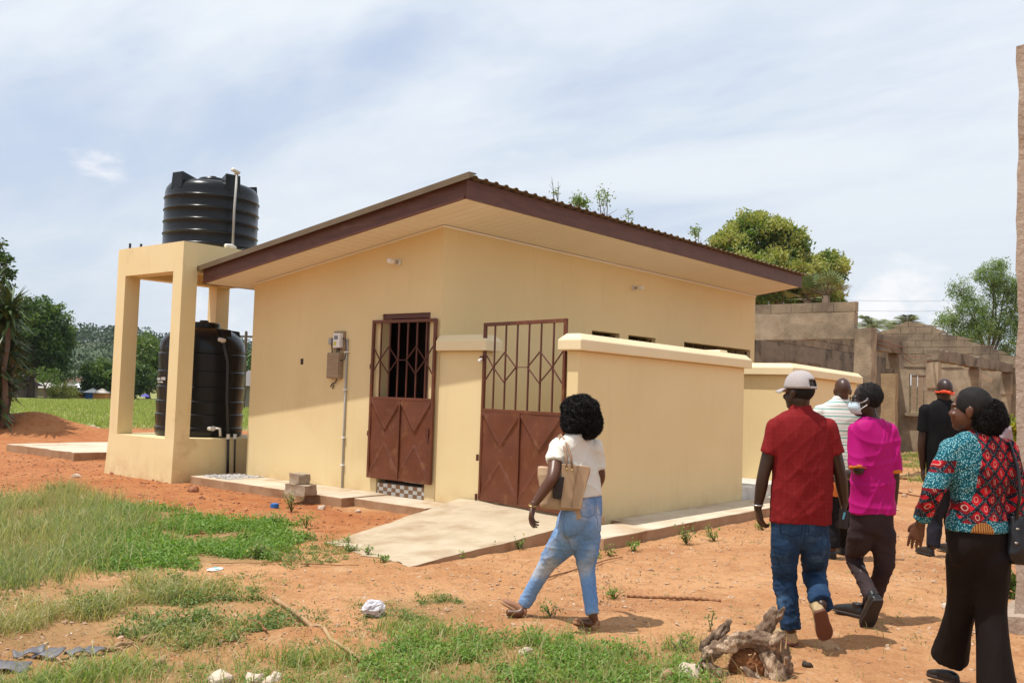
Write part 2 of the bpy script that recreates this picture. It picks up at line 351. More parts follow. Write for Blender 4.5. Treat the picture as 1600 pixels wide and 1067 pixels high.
def build_ground():
    # rings growing away from the camera, finer where the camera looks
    rr = [1.2]
    while rr[-1] < 9000: rr.append(rr[-1]*(1.0095 if rr[-1] < 40 else 1.035 if rr[-1] < 400 else 1.12))
    rr = np.array(rr); ths = np.concatenate([np.linspace(-40, 40, 300), np.linspace(40, 320, 60)[1:-1]]); ths = np.radians(ths)+YAW
    nr, nt = len(rr), len(ths); Rr, T = np.meshgrid(rr, ths, indexing='ij'); x = (Rr*np.cos(T)).ravel(); y = (Rr*np.sin(T)).ravel()
    z = gz_np(x, y)
    near = np.exp(-(x*x+y*y)/18.0**2)
    z += near*(.016*(vnoise(x, y, 4, 1)-.5)+.018*(vnoise(x, y, 9, 2)-.5)+.013*(vnoise(x, y, 19, 3)-.5)+.006*(vnoise(x, y, 41, 4)-.5))
    fx, fy = x, y
    field = poly_mask(x, y, Z_FIELD, 1.2); red = poly_mask(x, y, Z_RED, .35)
    tall = poly_mask(x, y, Z_TALL, .3); broad = poly_mask(x, y, Z_BROAD, .25); scrub = poly_mask(x, y, Z_SCRUB, .3); bot = poly_mask(x, y, Z_BOT, .25); mid = poly_mask(x, y, Z_MID, .2)
    grass = np.clip(np.maximum.reduce([tall, broad*.9, scrub*.55, bot*.75, mid*.4]), 0, 1)*(.55+.6*vnoise(x, y, 3, 5))
    r0 = np.hypot(x, y); field = np.maximum(field, sstep(60, 90, r0))
    vs = np.stack([x, y, z], 1); c = len(vs); vs = np.vstack([vs, [[0, 0, 0]]])
    i, j = np.meshgrid(np.arange(nr-1), np.arange(nt), indexing='ij'); i = i.ravel(); j = j.ravel(); j2 = (j+1) % nt
    fs = np.stack([i*nt+j, (i+1)*nt+j, (i+1)*nt+j2, i*nt+j2], 1)
    me = bpy.data.meshes.new('ground')
    faces = fs.tolist()+[(c, k, (k+1) % nt) for k in range(nt)]
    me.from_pydata(vs.tolist(), [], faces); me.update()
    for nm, a in (('field', field), ('red', red), ('grass', grass)):
        at = me.attributes.new(nm, 'FLOAT', 'POINT'); at.data.foreach_set('value', np.append(a, 0).astype(np.float32))
    M = bpy.data.materials.new('earth'); M.use_nodes = True; nt_ = M.node_tree; N = nt_.nodes.new; L = nt_.links.new
    b = nt_.nodes['Principled BSDF']; b.inputs['Roughness'].default_value = .95; b.inputs['Specular IOR Level'].default_value = .15
    tc = N('ShaderNodeTexCoord')
    def noi(s, d=6, r=.6, dist=0, kind=None):
        n = N('ShaderNodeTexNoise'); n.inputs['Scale'].default_value = s; n.inputs['Detail'].default_value = d; n.inputs['Roughness'].default_value = r; n.inputs['Distortion'].default_value = dist
        L(tc.outputs['Object'], n.inputs[0]); return n.outputs[0]
    def mr(v, a, b_, c_=0.0, d_=1.0):
        n = N('ShaderNodeMapRange'); n.inputs[1].default_value = a; n.inputs[2].default_value = b_; n.inputs[3].default_value = c_; n.inputs[4].default_value = d_; L(v, n.inputs[0]); return n.outputs[0]
    def mix(f, a, b_):
        n = N('ShaderNodeMix'); n.data_type = 'RGBA'
        if isinstance(f, float): n.inputs[0].default_value = f
        else: L(f, n.inputs[0])
        for i_, q in ((6, a), (7, b_)):
            if isinstance(q, tuple): n.inputs[i_].default_value = (*q, 1)
            else: L(q, n.inputs[i_])
        return n.outputs[2]
    def mul(a, b_):
        n = N('ShaderNodeMath'); n.operation = 'MULTIPLY'; L(a, n.inputs[0])
        if isinstance(b_, float): n.inputs[1].default_value = b_
        else: L(b_, n.inputs[1])
        return n.outputs[0]
    def att(nm):
        a = N('ShaderNodeAttribute'); a.attribute_name = nm; return a.outputs['Fac']
    path = mix(mr(noi(.9), .38, .62), (.50, .27, .13), (.42, .205, .09))
    path = mix(mr(noi(.55, 5, .6, .6), .5, .66), path, (.37, .17, .075))
    path = mix(mr(noi(7, 8, .7), .5, .68), path, (.33, .15, .065))
    path = mix(mul(mr(noi(2.6, 8, .75), .56, .66), .6), path, (.56, .36, .21))
    path = mix(mul(mr(noi(30, 4, .6), .62, .72), .55), path, (.60, .42, .27))
    redc = mix(mr(noi(1.3), .38, .62), (.36, .13, .048), (.43, .185, .075))
    redc = mix(mr(noi(9, 8, .7), .5, .7), redc, (.27, .085, .03))
    n_edge = N('ShaderNodeMath'); n_edge.operation = 'ADD'; L(att('red'), n_edge.inputs[0]); L(mr(noi(2.2), .3, .7, -.25, .25), n_edge.inputs[1])
    c = mix(mr(n_edge.outputs[0], .3, .8), path, redc)
    litter = mix(mr(noi(14, 6, .7), .35, .65), (.26, .18, .085), (.15, .14, .05))
    c = mix(mul(att('grass'), .85), c, litter)
    fld = mix(mr(noi(.16), .4, .62), (.25, .26, .085), (.31, .28, .12))
    fld = mix(mr(noi(1.6, 5, .7), .45, .65), fld, (.19, .22, .065))
    c = mix(att('field'), c, fld)
    L(c, b.inputs['Base Color'])
    bp = N('ShaderNodeBump'); bp.inputs['Strength'].default_value = .9; bp.inputs['Distance'].default_value = .045
    h = N('ShaderNodeMath'); h.operation = 'ADD'; L(noi(7, 9, .68), h.inputs[0])
    vo = N('ShaderNodeTexVoronoi'); vo.inputs['Scale'].default_value = 32; L(tc.outputs['Object'], vo.inputs['Vector']); L(mr(vo.outputs['Distance'], 0, .5, .25, 0), h.inputs[1])
    L(h.outputs[0], bp.inputs['Height']); L(bp.outputs[0], b.inputs['Normal'])
    o = link('ground', me, M, smooth='all'); o['kind'] = 'structure'; return o
build_ground()

# ================================================================ the yellow building
BX, BY, BX1, BY1 = 9.24, 8.85, 18.95, 13.08
SL = .14
def soz(y): return 5.069-SL*y          # underside of the eaves at y
TH = .18
house = thing('washroom_block', 'low cream yellow building with a brown edged sloping roof and a brown door gate', 'building', (BX, BY, 0))
def wallpart(mb, name='wall'): return mb.build(name, M_wall, house)
# wall with the door, facing -X
d0, d1, dz0, dz1 = 9.045, 10.0, .27, 2.65
w = MB()
def slab_x(w, y0, y1, z0, zt=None):
    """piece of the door wall between y0 and y1, from z0 up to zt or to the sloping top"""
    za, zb = (zt, zt) if zt else (soz(y0)-.001, soz(y1)-.001)
    w.hexa([(BX, y0, z0), (BX+TH, y0, z0), (BX+TH, y1, z0), (BX, y1, z0), (BX, y0, za), (BX+TH, y0, za), (BX+TH, y1, zb), (BX, y1, zb)])
slab_x(w, BY, d0, 0); slab_x(w, d0, d1, dz1); slab_x(w, d1, BY1, 0); slab_x(w, d0, d1, 0, .10)
wallpart(w)
# wall under the high eave, facing -Y, with three vent openings
w = MB(); vents = [(12.83, 13.66), (13.94, 14.85), (15.9, 18.75)]; vz0, vz1 = 2.10, 2.655
xs = BX+TH
for a, b_ in vents+[(BX1, BX1)]:
    w.box((xs, BY, 0), (a, BY+TH, soz(BY)-.001)) if a > xs else None
    if b_ > a:
        w.box((a, BY, 0), (b_, BY+TH, vz0)); w.box((a, BY, vz1), (b_, BY+TH, soz(BY)-.001))
    xs = b_
wallpart(w)
w = MB(); w.box((BX+TH, BY1-TH, 0), (BX1, BY1, soz(BY1)-.001)); wallpart(w)
w = MB(); w.hexa([(BX1-TH, BY+TH, 0), (BX1, BY+TH, 0), (BX1, BY1-TH, 0), (BX1-TH, BY1-TH, 0), (BX1-TH, BY+TH, soz(BY+TH)-.001), (BX1, BY+TH, soz(BY+TH)-.001), (BX1, BY1-TH, soz(BY1-TH)-.001), (BX1-TH, BY1-TH, soz(BY1-TH)-.001)])
wallpart(w)
w = MB(); w.box((BX+TH, BY+TH, .05), (BX1-TH, BY1-TH, .268)); w.build('floor_slab', M_conc, house)
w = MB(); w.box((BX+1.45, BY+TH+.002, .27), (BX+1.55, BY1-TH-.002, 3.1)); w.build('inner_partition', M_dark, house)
for a, b_ in vents:     # pale louvre slats set in each vent opening
    n = max(2, int((b_-a)/.42)); 
    fr = MB(); fr.box((a+.002, BY+.12, vz0+.002), (b_-.002, BY+.15, vz0+.04))
    f_ = fr.build('vent_frame', M_gatebar, house)
    for k in range(n+1):
        x = a+.03+(b_-a-.06)*k/n; q = MB(); q.box((x-.014, BY+.075, vz0+.04), (x+.014, BY+.105, vz1-.04)); q.build('vent_bar', M_gatebar, f_)
# roof: fascias, soffit boards, ribbed sheets
EX0, EX1, EY0, EY1 = 8.55, 18.97, 7.86, 13.50
FH = .235
def fz(y): return soz(y)
f = MB(); f.hexa([(EX0, EY0, fz(EY0)), (EX0+.03, EY0, fz(EY0)), (EX0+.03, EY1, fz(EY1)), (EX0, EY1, fz(EY1)), (EX0, EY0, fz(EY0)+FH), (EX0+.03, EY0, fz(EY0)+FH), (EX0+.03, EY1, fz(EY1)+FH), (EX0, EY1, fz(EY1)+FH)])
f.build('fascia_board', M_fascia, house)
f = MB(); f.box((EX0+.002, EY0-.03, fz(EY0)-.004), (EX1, EY0-.0015, fz(EY0)+FH)); f.build('fascia_board', M_fascia, house)
f = MB(); f.box((EX0+.03, EY1, fz(EY1)), (EX1, EY1+.03, fz(EY1)+FH-.01)); f.build('fascia_board', M_fascia, house)
f = MB(); f.hexa([(EX1, EY0, fz(EY0)), (EX1+.03, EY0, fz(EY0)), (EX1+.03, EY1, fz(EY1)), (EX1, EY1, fz(EY1)), (EX1, EY0, fz(EY0)+FH), (EX1+.03, EY0, fz(EY0)+FH), (EX1+.03, EY1, fz(EY1)+FH), (EX1, EY1, fz(EY1)+FH)])
f.build('fascia_board', M_fascia, house)
# thin lower lip strip on the fascia
f = MB(); f.beam((EX0-.008, EY0, fz(EY0)+.012), (EX0-.008, EY1, fz(EY1)+.012), .012, .03); f.build('fascia_strip', M_gatebar, house)
# soffit boards
bw = .17
def hexa_soff(x0, x1, y0, y1):
    m_ = MB(); t = .012
    m_.hexa([(x0, y0, soz(y0)+.004), (x1, y0, soz(y0)+.004), (x1, y1, soz(y1)+.004), (x0, y1, soz(y1)+.004), (x0, y0, soz(y0)+t+.004), (x1, y0, soz(y0)+t+.004), (x1, y1, soz(y1)+t+.004), (x0, y1, soz(y1)+t+.004)])
    return m_
x = EX0+.035
while x < EX1-.02:                                    # under the high eave
    x1_ = min(x+bw, EX1-.004); o = hexa_soff(x, x1_-.007, EY0+.004, BY-.002 if x > BX-.1 else BY-.002).build('soffit_board', M_soffit, house); x += bw
y = BY+.001
while y < EY1-.02:                                    # under the sloping verge
    y1_ = min(y+bw, EY1-.004); hexa_soff(EX0+.035, BX-.002, y, y1_-.007).build('soffit_board', M_soffit, house); y += bw
hexa_soff(BX, EX1-.03, BY1+.002, EY1-.004).build('soffit_board', M_soffit, house)
s = MB()                                              # cornice bead where soffit meets wall
s.box((BX-.022, BY-.022, soz(BY)-.030), (BX1, BY-.001, soz(BY)-.002))
s.build('soffit_trim', M_soffit, house)
s = MB(); s.beam((BX-.012, BY, soz(BY)-.016), (BX-.012, BY1, soz(BY1)-.016), .02, .026); s.build('soffit_trim', M_soffit, house)
# ribbed roof sheets, each 0.9 m wide sheet a part; ribs run down the slope (along Y)
def sheet(x0, x1):
    prof = []; p = .20; x = x0
    while x < x1-1e-6:
        for dx, dz in ((0,0),(.07,0),(.095,.024),(.135,.024),(.16,0)):
            if x+dx <= x1+1e-6: prof.append((x+dx, dz))
        x += p
    prof.append((x1, 0)); vs = []; y0, y1 = EY0-.12, EY1+.08
    for (yy) in (y0, y1):
        zz = soz(yy)+FH+.006
        for xx, dz in prof: vs.append((xx, yy, zz+dz))
        for xx, dz in prof: vs.append((xx, yy, zz+dz-.004))
    n = len(prof); fs = []
    for i in range(n-1):
        fs += [(i, i+1, 2*n+i+1, 2*n+i), (n+i+1, n+i, 3*n+i, 3*n+i+1), (i+1, i, n+i, n+i+1), (2*n+i, 2*n+i+1, 3*n+i+1, 3*n+i)]
    fs += [(0, 2*n, 3*n, n), (n-1, 2*n-1, 4*n-1, 3*n-1)]
    m_ = MB(); m_.add(vs, fs); return m_
x = EX0-.05
while x < EX1: sheet(x, min(x+.998, EX1+.06)).build('roof_sheet', M_sheet, house); x += 1.0
f = MB(); f.hexa([(EX0-.075, EY0-.13, fz(EY0-.13)+FH-.03), (EX0+.06, EY0-.13, fz(EY0-.13)+FH+.045), (EX0+.06, EY1+.08, fz(EY1+.08)+FH+.045), (EX0-.075, EY1+.08, fz(EY1+.08)+FH-.03),
    (EX0-.078, EY0-.13, fz(EY0-.13)+FH+.05), (EX0+.06, EY0-.13, fz(EY0-.13)+FH+.055), (EX0+.06, EY1+.08, fz(EY1+.08)+FH+.055), (EX0-.078, EY1+.08, fz(EY1+.08)+FH+.05)])
f.build('verge_flashing', M_sheet, house)
# tiled threshold: brown and white mosaic pieces
M_tw = mat('white_tile', (.68,.66,.63), rough=.35); M_tb = mat('brown_tile', (.33,.19,.10), (.26,.14,.07), rough=.4, ns=30)
tm = {}
ty = d0+.012
st = MB(); st.box((BX+.03, d0+.002, .102), (BX+TH-.002, d1-.002, .268)); rz_ = st.build('door_threshold', M_conc, house)
k = 0
while ty < d1-.02:
    for r_ in range(3):
        hh = .052; z0 = .108+r_*.053; off = (r_ % 2)*.0
        for q, (aa, bb) in enumerate(((0, .048), (.05, .082))):
            white = (q == 1) ^ ((k+r_) % 2 == 1)
            y0_ = ty+aa; y1_ = min(ty+bb, d1-.008)
            if y1_-y0_ < .01: continue
            t_ = MB(); t_.box((BX+.012, y0_, z0), (BX+.0295, y1_, z0+hh-.003)); t_.build('tile', M_tw if white else M_tb, rz_)
    ty += .084; k += 1
# wall lamps
def wall_lamp(pos, nrm, label):
    n = Vector(nrm); t = thing('wall_lamp', label, 'lamp', pos)
    p = Vector(pos); m_ = MB(); m_.tube([p, p+n*.035], .045, 20); m_.build('lamp_base', M_white, t, smooth=True, bev=.004)
    m_ = MB(); a = p+n*.035; m_.tube([a, a+n*.03, a+n*.05], [.03, .03, .024], 16); m_.build('bulb_holder', M_metal, t, smooth=True)
    m_ = MB(); a = p+n*.08; m_.tube([a, a+n*.02, a+n*.05, a+n*.095, a+n*.12, a+n*.128], [.022, .032, .04, .04, .028, .008], 18); m_.build('bulb', M_glass, t, smooth='all')
wall_lamp((BX-.001, 9.70, 3.375), (-1, .1, 0), 'white bulb lamp on the wall above the open door')
wall_lamp((14.05, BY-.001, 3.48), (0, -1, 0), 'white bulb lamp on the long wall under the high eave')
# electricity meter board
t = thing('meter_board', 'small wooden board with a white electricity meter and looping cables', 'electric meter', (BX, 10.87, 2.15))
m_ = MB(); m_.box((BX-.02, 10.77, 2.13), (BX-.001, 11.02, 2.42)); m_.build('backboard', M_wood, t, bev=.002)
m_ = MB(); m_.box((BX-.10, 10.80, 2.17), (BX-.0205, 10.945, 2.385)); me_ = m_.build('meter_case', M_white, t, bev=.01)
m_ = MB(); m_.box((BX-.102, 10.865, 2.20), (BX-.1005, 10.925, 2.26)); m_.build('sticker', mat('yellow_sticker', (.6,.55,.1), rough=.5), me_)
m_ = MB(); m_.box((BX-.104, 10.835, 2.29), (BX-.1005, 10.915, 2.35)); m_.build('display_window', mat('grey_window', (.2,.2,.22), rough=.2), me_)
m_ = MB(); m_.box((BX-.07, 11.03, 2.22), (BX-.001, 11.085, 2.32)); m_.build('junction_box', M_pvcgrey, t, bev=.006)
for pts in ([(BX-.06, 10.88, 2.17), (BX-.06, 10.9, 2.08), (BX-.05, 10.96, 2.05), (BX-.03, 11.03, 2.10), (BX-.03, 11.05, 2.22)],
            [(BX-.06, 10.84, 2.17), (BX-.07, 10.84, 2.04), (BX-.06, 10.79, 1.98), (BX-.04, 10.74, 2.0), (BX-.03, 10.715, 2.12), (BX-.03, 10.725, 2.28), (BX-.05, 10.78, 2.31)]):
    m_ = MB(); m_.tube(pts, .009, 8); m_.build('cable', M_blackpipe, t, smooth='all')
t = thing('meter_cupboard', 'flat wooden meter box fixed below the electricity meter', 'meter box', (BX, 10.93, 1.7))
m_ = MB(); m_.box((BX-.075, 10.80, 1.715), (BX-.001, 11.08, 2.10)); m_.build('box_body', M_wood, t, bev=.004)
m_ = MB(); m_.box((BX-.092, 10.81, 1.725), (BX-.0755, 11.07, 2.09)); m_.build('box_door', M_wood, t, bev=.003)
m_ = MB(); m_.tube([(BX-.03, 10.9, 1.714), (BX-.03, 10.93, 1.66), (BX-.02, 11.0, 1.645), (BX-.02, 11.05, 1.60), (BX-.02, 11.0, 1.57), (BX-.02, 10.98, 1.62)], .009, 8); m_.build('cable', M_blackpipe, t, smooth='all')
t = thing('cable_conduit', 'thin grey conduit pipe running down the wall beside the meter', 'conduit', (BX, 10.72, .12))
m_ = MB(); m_.tube([(BX-.02, 10.70, .12), (BX-.022, 10.71, 1.0), (BX-.02, 10.715, 2.30)], .0135, 10); m_.build('pipe', M_pvcgrey, t, smooth='all')
for zz in (.45, .85, 1.55, 2.1):
    m_ = MB(); m_.box((BX-.04, 10.675, zz), (BX-.001, 10.745, zz+.018)); m_.build('clip', M_white, t)
t = tag(MB().box((BX-.006, 11.74, 1.92), (BX-.0005, 11.80, 2.01)).build('wall_socket_hole', M_dark), 'small dark square socket hole in the wall left of the meter', 'socket hole')
centre(t)
# ---------------------------------------------------------------- gates
def gate(parent, X, y0, y1, z0, z1, zm, panel_name='panel'):
    """steel gate in the plane X, hinge side y0 -> y1; bars above zm, sheet below"""
    h = z1-zm; Wd = y1-y0
    fr = .045; m_ = MB()
    m_.box((X-.02, y0, z0), (X+.02, y0+fr*.9, z1)); m_.box((X-.02, y1-fr*.9, z0), (X+.02, y1, z1))
    m_.box((X-.019, y0+fr*.9, z1-fr), (X+.019, y1-fr*.9, z1)); m_.box((X-.019, y0+fr*.9, zm-.02), (X+.019, y1-fr*.9, zm+.02)); m_.box((X-.019, y0+fr*.9, z0), (X+.019, y1-fr*.9, z0+fr*.8))
    m_.build('gate_frame', M_gate, parent, bev=.004)
    ys = [y0+Wd*i/7 for i in range(8)]; zt, zb = z1-fr, zm+.02; H_ = zt-zb
    Y = lambda i: ys[i] if 0 < i < 7 else (y0+fr*.9 if i == 0 else y1-fr*.9)
    zz = {'m': zb+.50*H_, 'h': zb+.68*H_, 'l': zb+.32*H_}
    for i in range(1, 7):
        m_ = MB(); m_.box((X-.008, ys[i]-.010, zb), (X+.008, ys[i]+.010, zt)); m_.build('bar', M_gatebar, parent)
    segs = [(0,'h',1,'m'),(1,'m',2,'l'),(0,'l',1,'m'),(1,'m',2,'h'),(2,'h',3,'m'),(2,'l',3,'m'),(3,'m',4,'m'),(4,'m',5,'h'),(4,'m',5,'l'),(5,'h',6,'m'),(5,'l',6,'m'),(6,'m',7,'l'),(6,'m',7,'h')]
    for a, c, b_, d in segs:
        m_ = MB(); m_.beam((X-.013, Y(a), zz[c]), (X-.013, Y(b_), zz[d]), .010, .018, (1,0,0)); m_.build('diagonal_bar', M_gatebar, parent)
    ymid = (y0+y1)/2
    for a, b_ in ((y0+fr*.9, ymid-.003), (ymid+.003, y1-fr*.9)):
        zA, zB = z0+fr*.8, zm-.02; m_ = MB(); wd = b_-a; c = (a+b_)/2
        # sheet pressed into a raised V at the top and an inverted V at the bottom
        def pt(y, z, d): return (X-.006-d, y, z)
        zv = zB-.40*(zB-zA); zw = zA+.42*(zB-zA)
        g = 34; vs = []; nz = 84
        for iz in range(nz+1):
            for iy in range(g+1):
                y = a+wd*iy/g; z = zA+(zB-zA)*iz/nz; u = abs(y-c)/(wd/2)
                l1 = zv+(zB-.03-zv)*u; l2 = zw-(zw-zA-.03)*u
                dd = .014*math.exp(-((z-l1)/.016)**2)+.012*math.exp(-((z-l2)/.016)**2)
                dd += .006*math.sin(3*y+5*z)*math.sin(7*z+2*y)
                if z > l1 or z < l2: dd += .010
                vs.append(pt(y, z, dd))
        fs = [(i*(g+1)+j, (i+1)*(g+1)+j, (i+1)*(g+1)+j+1, i*(g+1)+j+1) for i in range(nz) for j in range(g)]
        m_.add(vs, fs); n0 = len(vs)
        m_.add([(v[0]+.02, v[1], v[2]) for v in vs], [f_[::-1] for f_ in fs]); m_.build(panel_name, M_gate, parent, smooth=True)
    m_ = MB(); m_.box((X-.03, ymid-.012, zA), (X-.016, ymid+.012, zB)); m_.build('centre_strip', M_gate, parent)
dg = bpy.data.objects.new('door_gate', None); COL.objects.link(dg); dg.parent = house; WL[dg.name] = WL[house.name]; dg['label'] = 'brown steel gate standing over the doorway'
gate(dg, 9.195, 8.88, 10.14, .33, 2.56, 1.455, 'sheet_panel')
for z_ in (.95, 1.9):
    m_ = MB(); m_.tube([(9.19, 10.15, z_-.035), (9.19, 10.15, z_+.035)], .017, 10); m_.build('hinge', M_gatebar, dg)
m_ = MB(); m_.box((9.16, 8.93, .95), (9.175, 8.99, 1.07)); m_.build('latch', M_gatebar, dg)
m_ = MB()
m_.box((BX+.02, d0+.001, 2.58), (BX+.07, d1-.001, dz1-.001)); m_.box((BX+.02, d0+.001, dz0+.001), (BX+.07, d0+.05, 2.58)); m_.build('door_frame', M_gatebar, house, bev=.003)
# inner brown door standing open inside
m_ = MB(); m_.box((BX+.22, d0-.02, dz0+.02), (BX+.92, d0+.02, 2.56)); m_.build('inner_door', M_gatebar, house, bev=.004)
# ---------------------------------------------------------------- yard walls
def coping(poly_pts, zb, zt, zb2=None, zt2=None): pass
def yard_wall(name, label, x0, x1, y0, y1, zc, zt, z_end=None, parts=None, ends=(1, 1, 1, 1)):
    """straight wall with an overhanging bevelled coping; z_end lets the top sink towards x1"""
    t = thing(name, label, 'wall', ((x0+x1)/2, (y0+y1)/2, 0))
    ze = z_end if z_end is not None else 0
    m_ = MB(); m_.hexa([(x0, y0, 0), (x1, y0, 0), (x1, y1, 0), (x0, y1, 0), (x0, y0, zc), (x1, y0, zc+ze), (x1, y1, zc+ze), (x0, y1, zc)]); m_.build('wall_face', M_wall, t, bev=.012)
    o_ = .085; h = zt-zc
    a0, a1, b0, b1 = x0-o_*ends[0], x1+o_*ends[1], y0-o_*ends[2], y1+o_*ends[3]
    i_ = .07; m_ = MB()
    z0_, z1_, z2_ = zc+.001, zc+h*.62, zt
    v = [(a0,b0,z0_),(a1,b0,z0_+ze),(a1,b1,z0_+ze),(a0,b1,z0_),(a0,b0,z1_),(a1,b0,z1_+ze),(a1,b1,z1_+ze),(a0,b1,z1_),
         (a0+i_*ends[0],b0+i_*ends[2],z2_),(a1-i_*ends[1],b0+i_*ends[2],z2_+ze),(a1-i_*ends[1],b1-i_*ends[3],z2_+ze),(a0+i_*ends[0],b1-i_*ends[3],z2_)]
    m_.add(v, [(0,3,2,1),(0,1,5,4),(1,2,6,5),(2,3,7,6),(3,0,4,7),(4,5,9,8),(5,6,10,9),(6,7,11,10),(7,4,8,11),(8,9,10,11)])
    m_.build('coping', M_cap, t, bev=.010); return t
yard_wall('yard_wall', 'short cream wall stub with coping between the building corner and the tall gate', BX+.002, BX+.18, 8.05, BY-.002, 2.12, 2.335, ends=(1,1,1,0))
yard_wall('yard_wall', 'long cream yellow yard wall with pale coping behind the woman in jeans', 8.84, 13.10, 6.27, 6.43, 2.10, 2.295, z_end=-.035)
yard_wall('yard_wall', 'cream return wall at the far end of the first yard, running back to the building', 12.90, 13.095, 6.472+.09, BY-.002, 2.115, 2.33, ends=(1,1,0,0))
yard_wall('yard_wall', 'farther cream yard wall with pale coping, running behind the man in the cap', 14.96, 17.85, 6.27, 6.47, 2.02, 2.215, z_end=-.055, ends=(0,1,1,1))
yard_wall('yard_wall', 'farther cream return wall facing the gap between the two yards', 14.77, 14.958, 6.27, BY-.002, 2.02, 2.215, ends=(1,0,1,0))
t = thing('yard_gate', 'tall brown steel gate beside the woman in jeans, bars above and sheet metal below', 'gate', (9.205, 8.03, .2))
gate(t, 9.205, 6.47, 8.03, .215, 2.478, 1.36, 'sheet_panel')
for z_ in (.75, .25):
    m_ = MB(); m_.tube([(9.17, 8.045, z_-.04), (9.17, 8.045, z_+.04)], .018, 10); m_.build('hinge', M_gatebar, t)
m_ = MB(); m_.box((9.165, 8.0, 2.0), (9.18, 8.06, 2.05)); lk = m_.build('latch', M_gatebar, t)
m_ = MB(); m_.ell((9.15, 8.04, 1.99), [(.02,0,0),(0,.03,0),(0,0,.022)]); m_.ell((9.15, 8.01, 2.01), [(.015,0,0),(0,.02,0),(0,0,.012)]); m_.build('tied_rag', M_white, t, smooth='all'); t.rotation_euler = (0, 0, R_(-11.0))
# ---------------------------------------------------------------- aprons, ramp, slab
def stone_slab(mb_poly, z0, z1, name, mt, label):
    m_ = MB(); m_.prism(mb_poly, z0, z1); return struct(m_, name, mt, label, bev=.012)
def roughslab(poly, z0, z1, name, label, jit=.02, step=.22, top=None):
    """concrete slab with an irregular cast edge: pale worn top, stained sides"""
    pts = []
    for i in range(len(poly)):
        a = Vector((*poly[i], 0)); b_ = Vector((*poly[(i+1) % len(poly)], 0)); n = max(1, int((b_-a).length/step))
        for k_ in range(n):
            p = a.lerp(b_, k_/n); pts.append((p.x+random.uniform(-jit, jit), p.y+random.uniform(-jit, jit)))
    m_ = MB(); m_.prism(pts, z0, z1)
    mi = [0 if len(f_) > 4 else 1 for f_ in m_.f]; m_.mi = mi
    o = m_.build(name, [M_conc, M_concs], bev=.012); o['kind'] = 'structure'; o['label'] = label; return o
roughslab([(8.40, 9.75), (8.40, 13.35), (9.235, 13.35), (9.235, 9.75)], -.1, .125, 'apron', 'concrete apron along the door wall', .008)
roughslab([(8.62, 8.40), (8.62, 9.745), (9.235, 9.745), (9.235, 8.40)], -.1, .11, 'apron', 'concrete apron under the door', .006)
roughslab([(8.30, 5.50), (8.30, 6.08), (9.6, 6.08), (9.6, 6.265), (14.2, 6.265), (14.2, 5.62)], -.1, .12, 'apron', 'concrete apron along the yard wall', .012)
stone_slab([(BX+.2, 6.475), (BX+.2, BY-.003), (12.89, BY-.003), (12.89, 6.475)], -.05, .19, 'yard_floor', M_conc, 'concrete floor of the first yard')
stone_slab([(13.10, 6.268), (13.10, BY-.003), (14.765, BY-.003), (14.765, 6.268)], -.05, .30, 'landing', mat('white_step', (.62,.58,.52), (.5,.45,.4), rough=.8, ns=6), 'raised pale landing between the yards')
# ramp: a wedge sinking from the gate into the dirt
m_ = MB(); rA, rB = (9.20, 8.36), (9.20, 6.72); 
top = [(8.66, 8.36, .195), (9.20, 8.36, .2), (9.20, 6.72, .2), (9.20, 6.10, .2), (8.35, 6.10, .18), (6.10, 6.13, .012), (6.2, 6.7, .006), (6.36, 7.62, .012)]
nx, ny = 60, 40; vs = []; 
def rampz(u): return .200*(1-u)+.008*u-.004*math.sin(math.pi*u)
for i in range(nx+1):
    for j in range(ny+1):
        u = i/nx; v_ = j/ny
        xa = 9.20+(6.36-9.20)*u; xb = 9.20+(6.10-9.20)*u
        ya = 8.36+(7.64-8.36)*min(1, u*1.1); yb = 6.10+(6.13-6.10)*u
        x = xa+(xb-xa)*v_; y = ya+(yb-ya)*v_
        if i == nx: x += .035*math.sin(v_*9)+.022*math.sin(v_*31)+.015*math.sin(v_*67)
        if j in (0, ny) : y += .004*math.sin(u*31)+.004*math.sin(u*83)
        vs.append((x, y, rampz(u)+.004*math.sin(x*5+y*7)))
fs = [(i*(ny+1)+j, i*(ny+1)+j+1, (i+1)*(ny+1)+j+1, (i+1)*(ny+1)+j) for i in range(nx) for j in range(ny)]
fs = [f_[::-1] for f_ in fs]
m_.add(vs, fs, 0); n0 = len(vs)
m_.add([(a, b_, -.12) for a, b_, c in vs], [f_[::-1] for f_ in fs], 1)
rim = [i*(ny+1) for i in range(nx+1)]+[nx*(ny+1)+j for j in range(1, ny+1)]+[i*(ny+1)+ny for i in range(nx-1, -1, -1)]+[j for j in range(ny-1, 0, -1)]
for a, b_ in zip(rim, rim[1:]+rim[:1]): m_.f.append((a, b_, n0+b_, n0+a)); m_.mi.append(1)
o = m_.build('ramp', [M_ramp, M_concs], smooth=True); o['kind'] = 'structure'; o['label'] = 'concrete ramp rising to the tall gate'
# old slab on the left
roughslab([(8.93, 18.15), (8.85, 21.0), (12.6, 21.0), (12.4, 17.6), (9.7, 18.0)], -.15, .16, 'old_slab', 'low cracked concrete slab on the red soil', .05, .3)
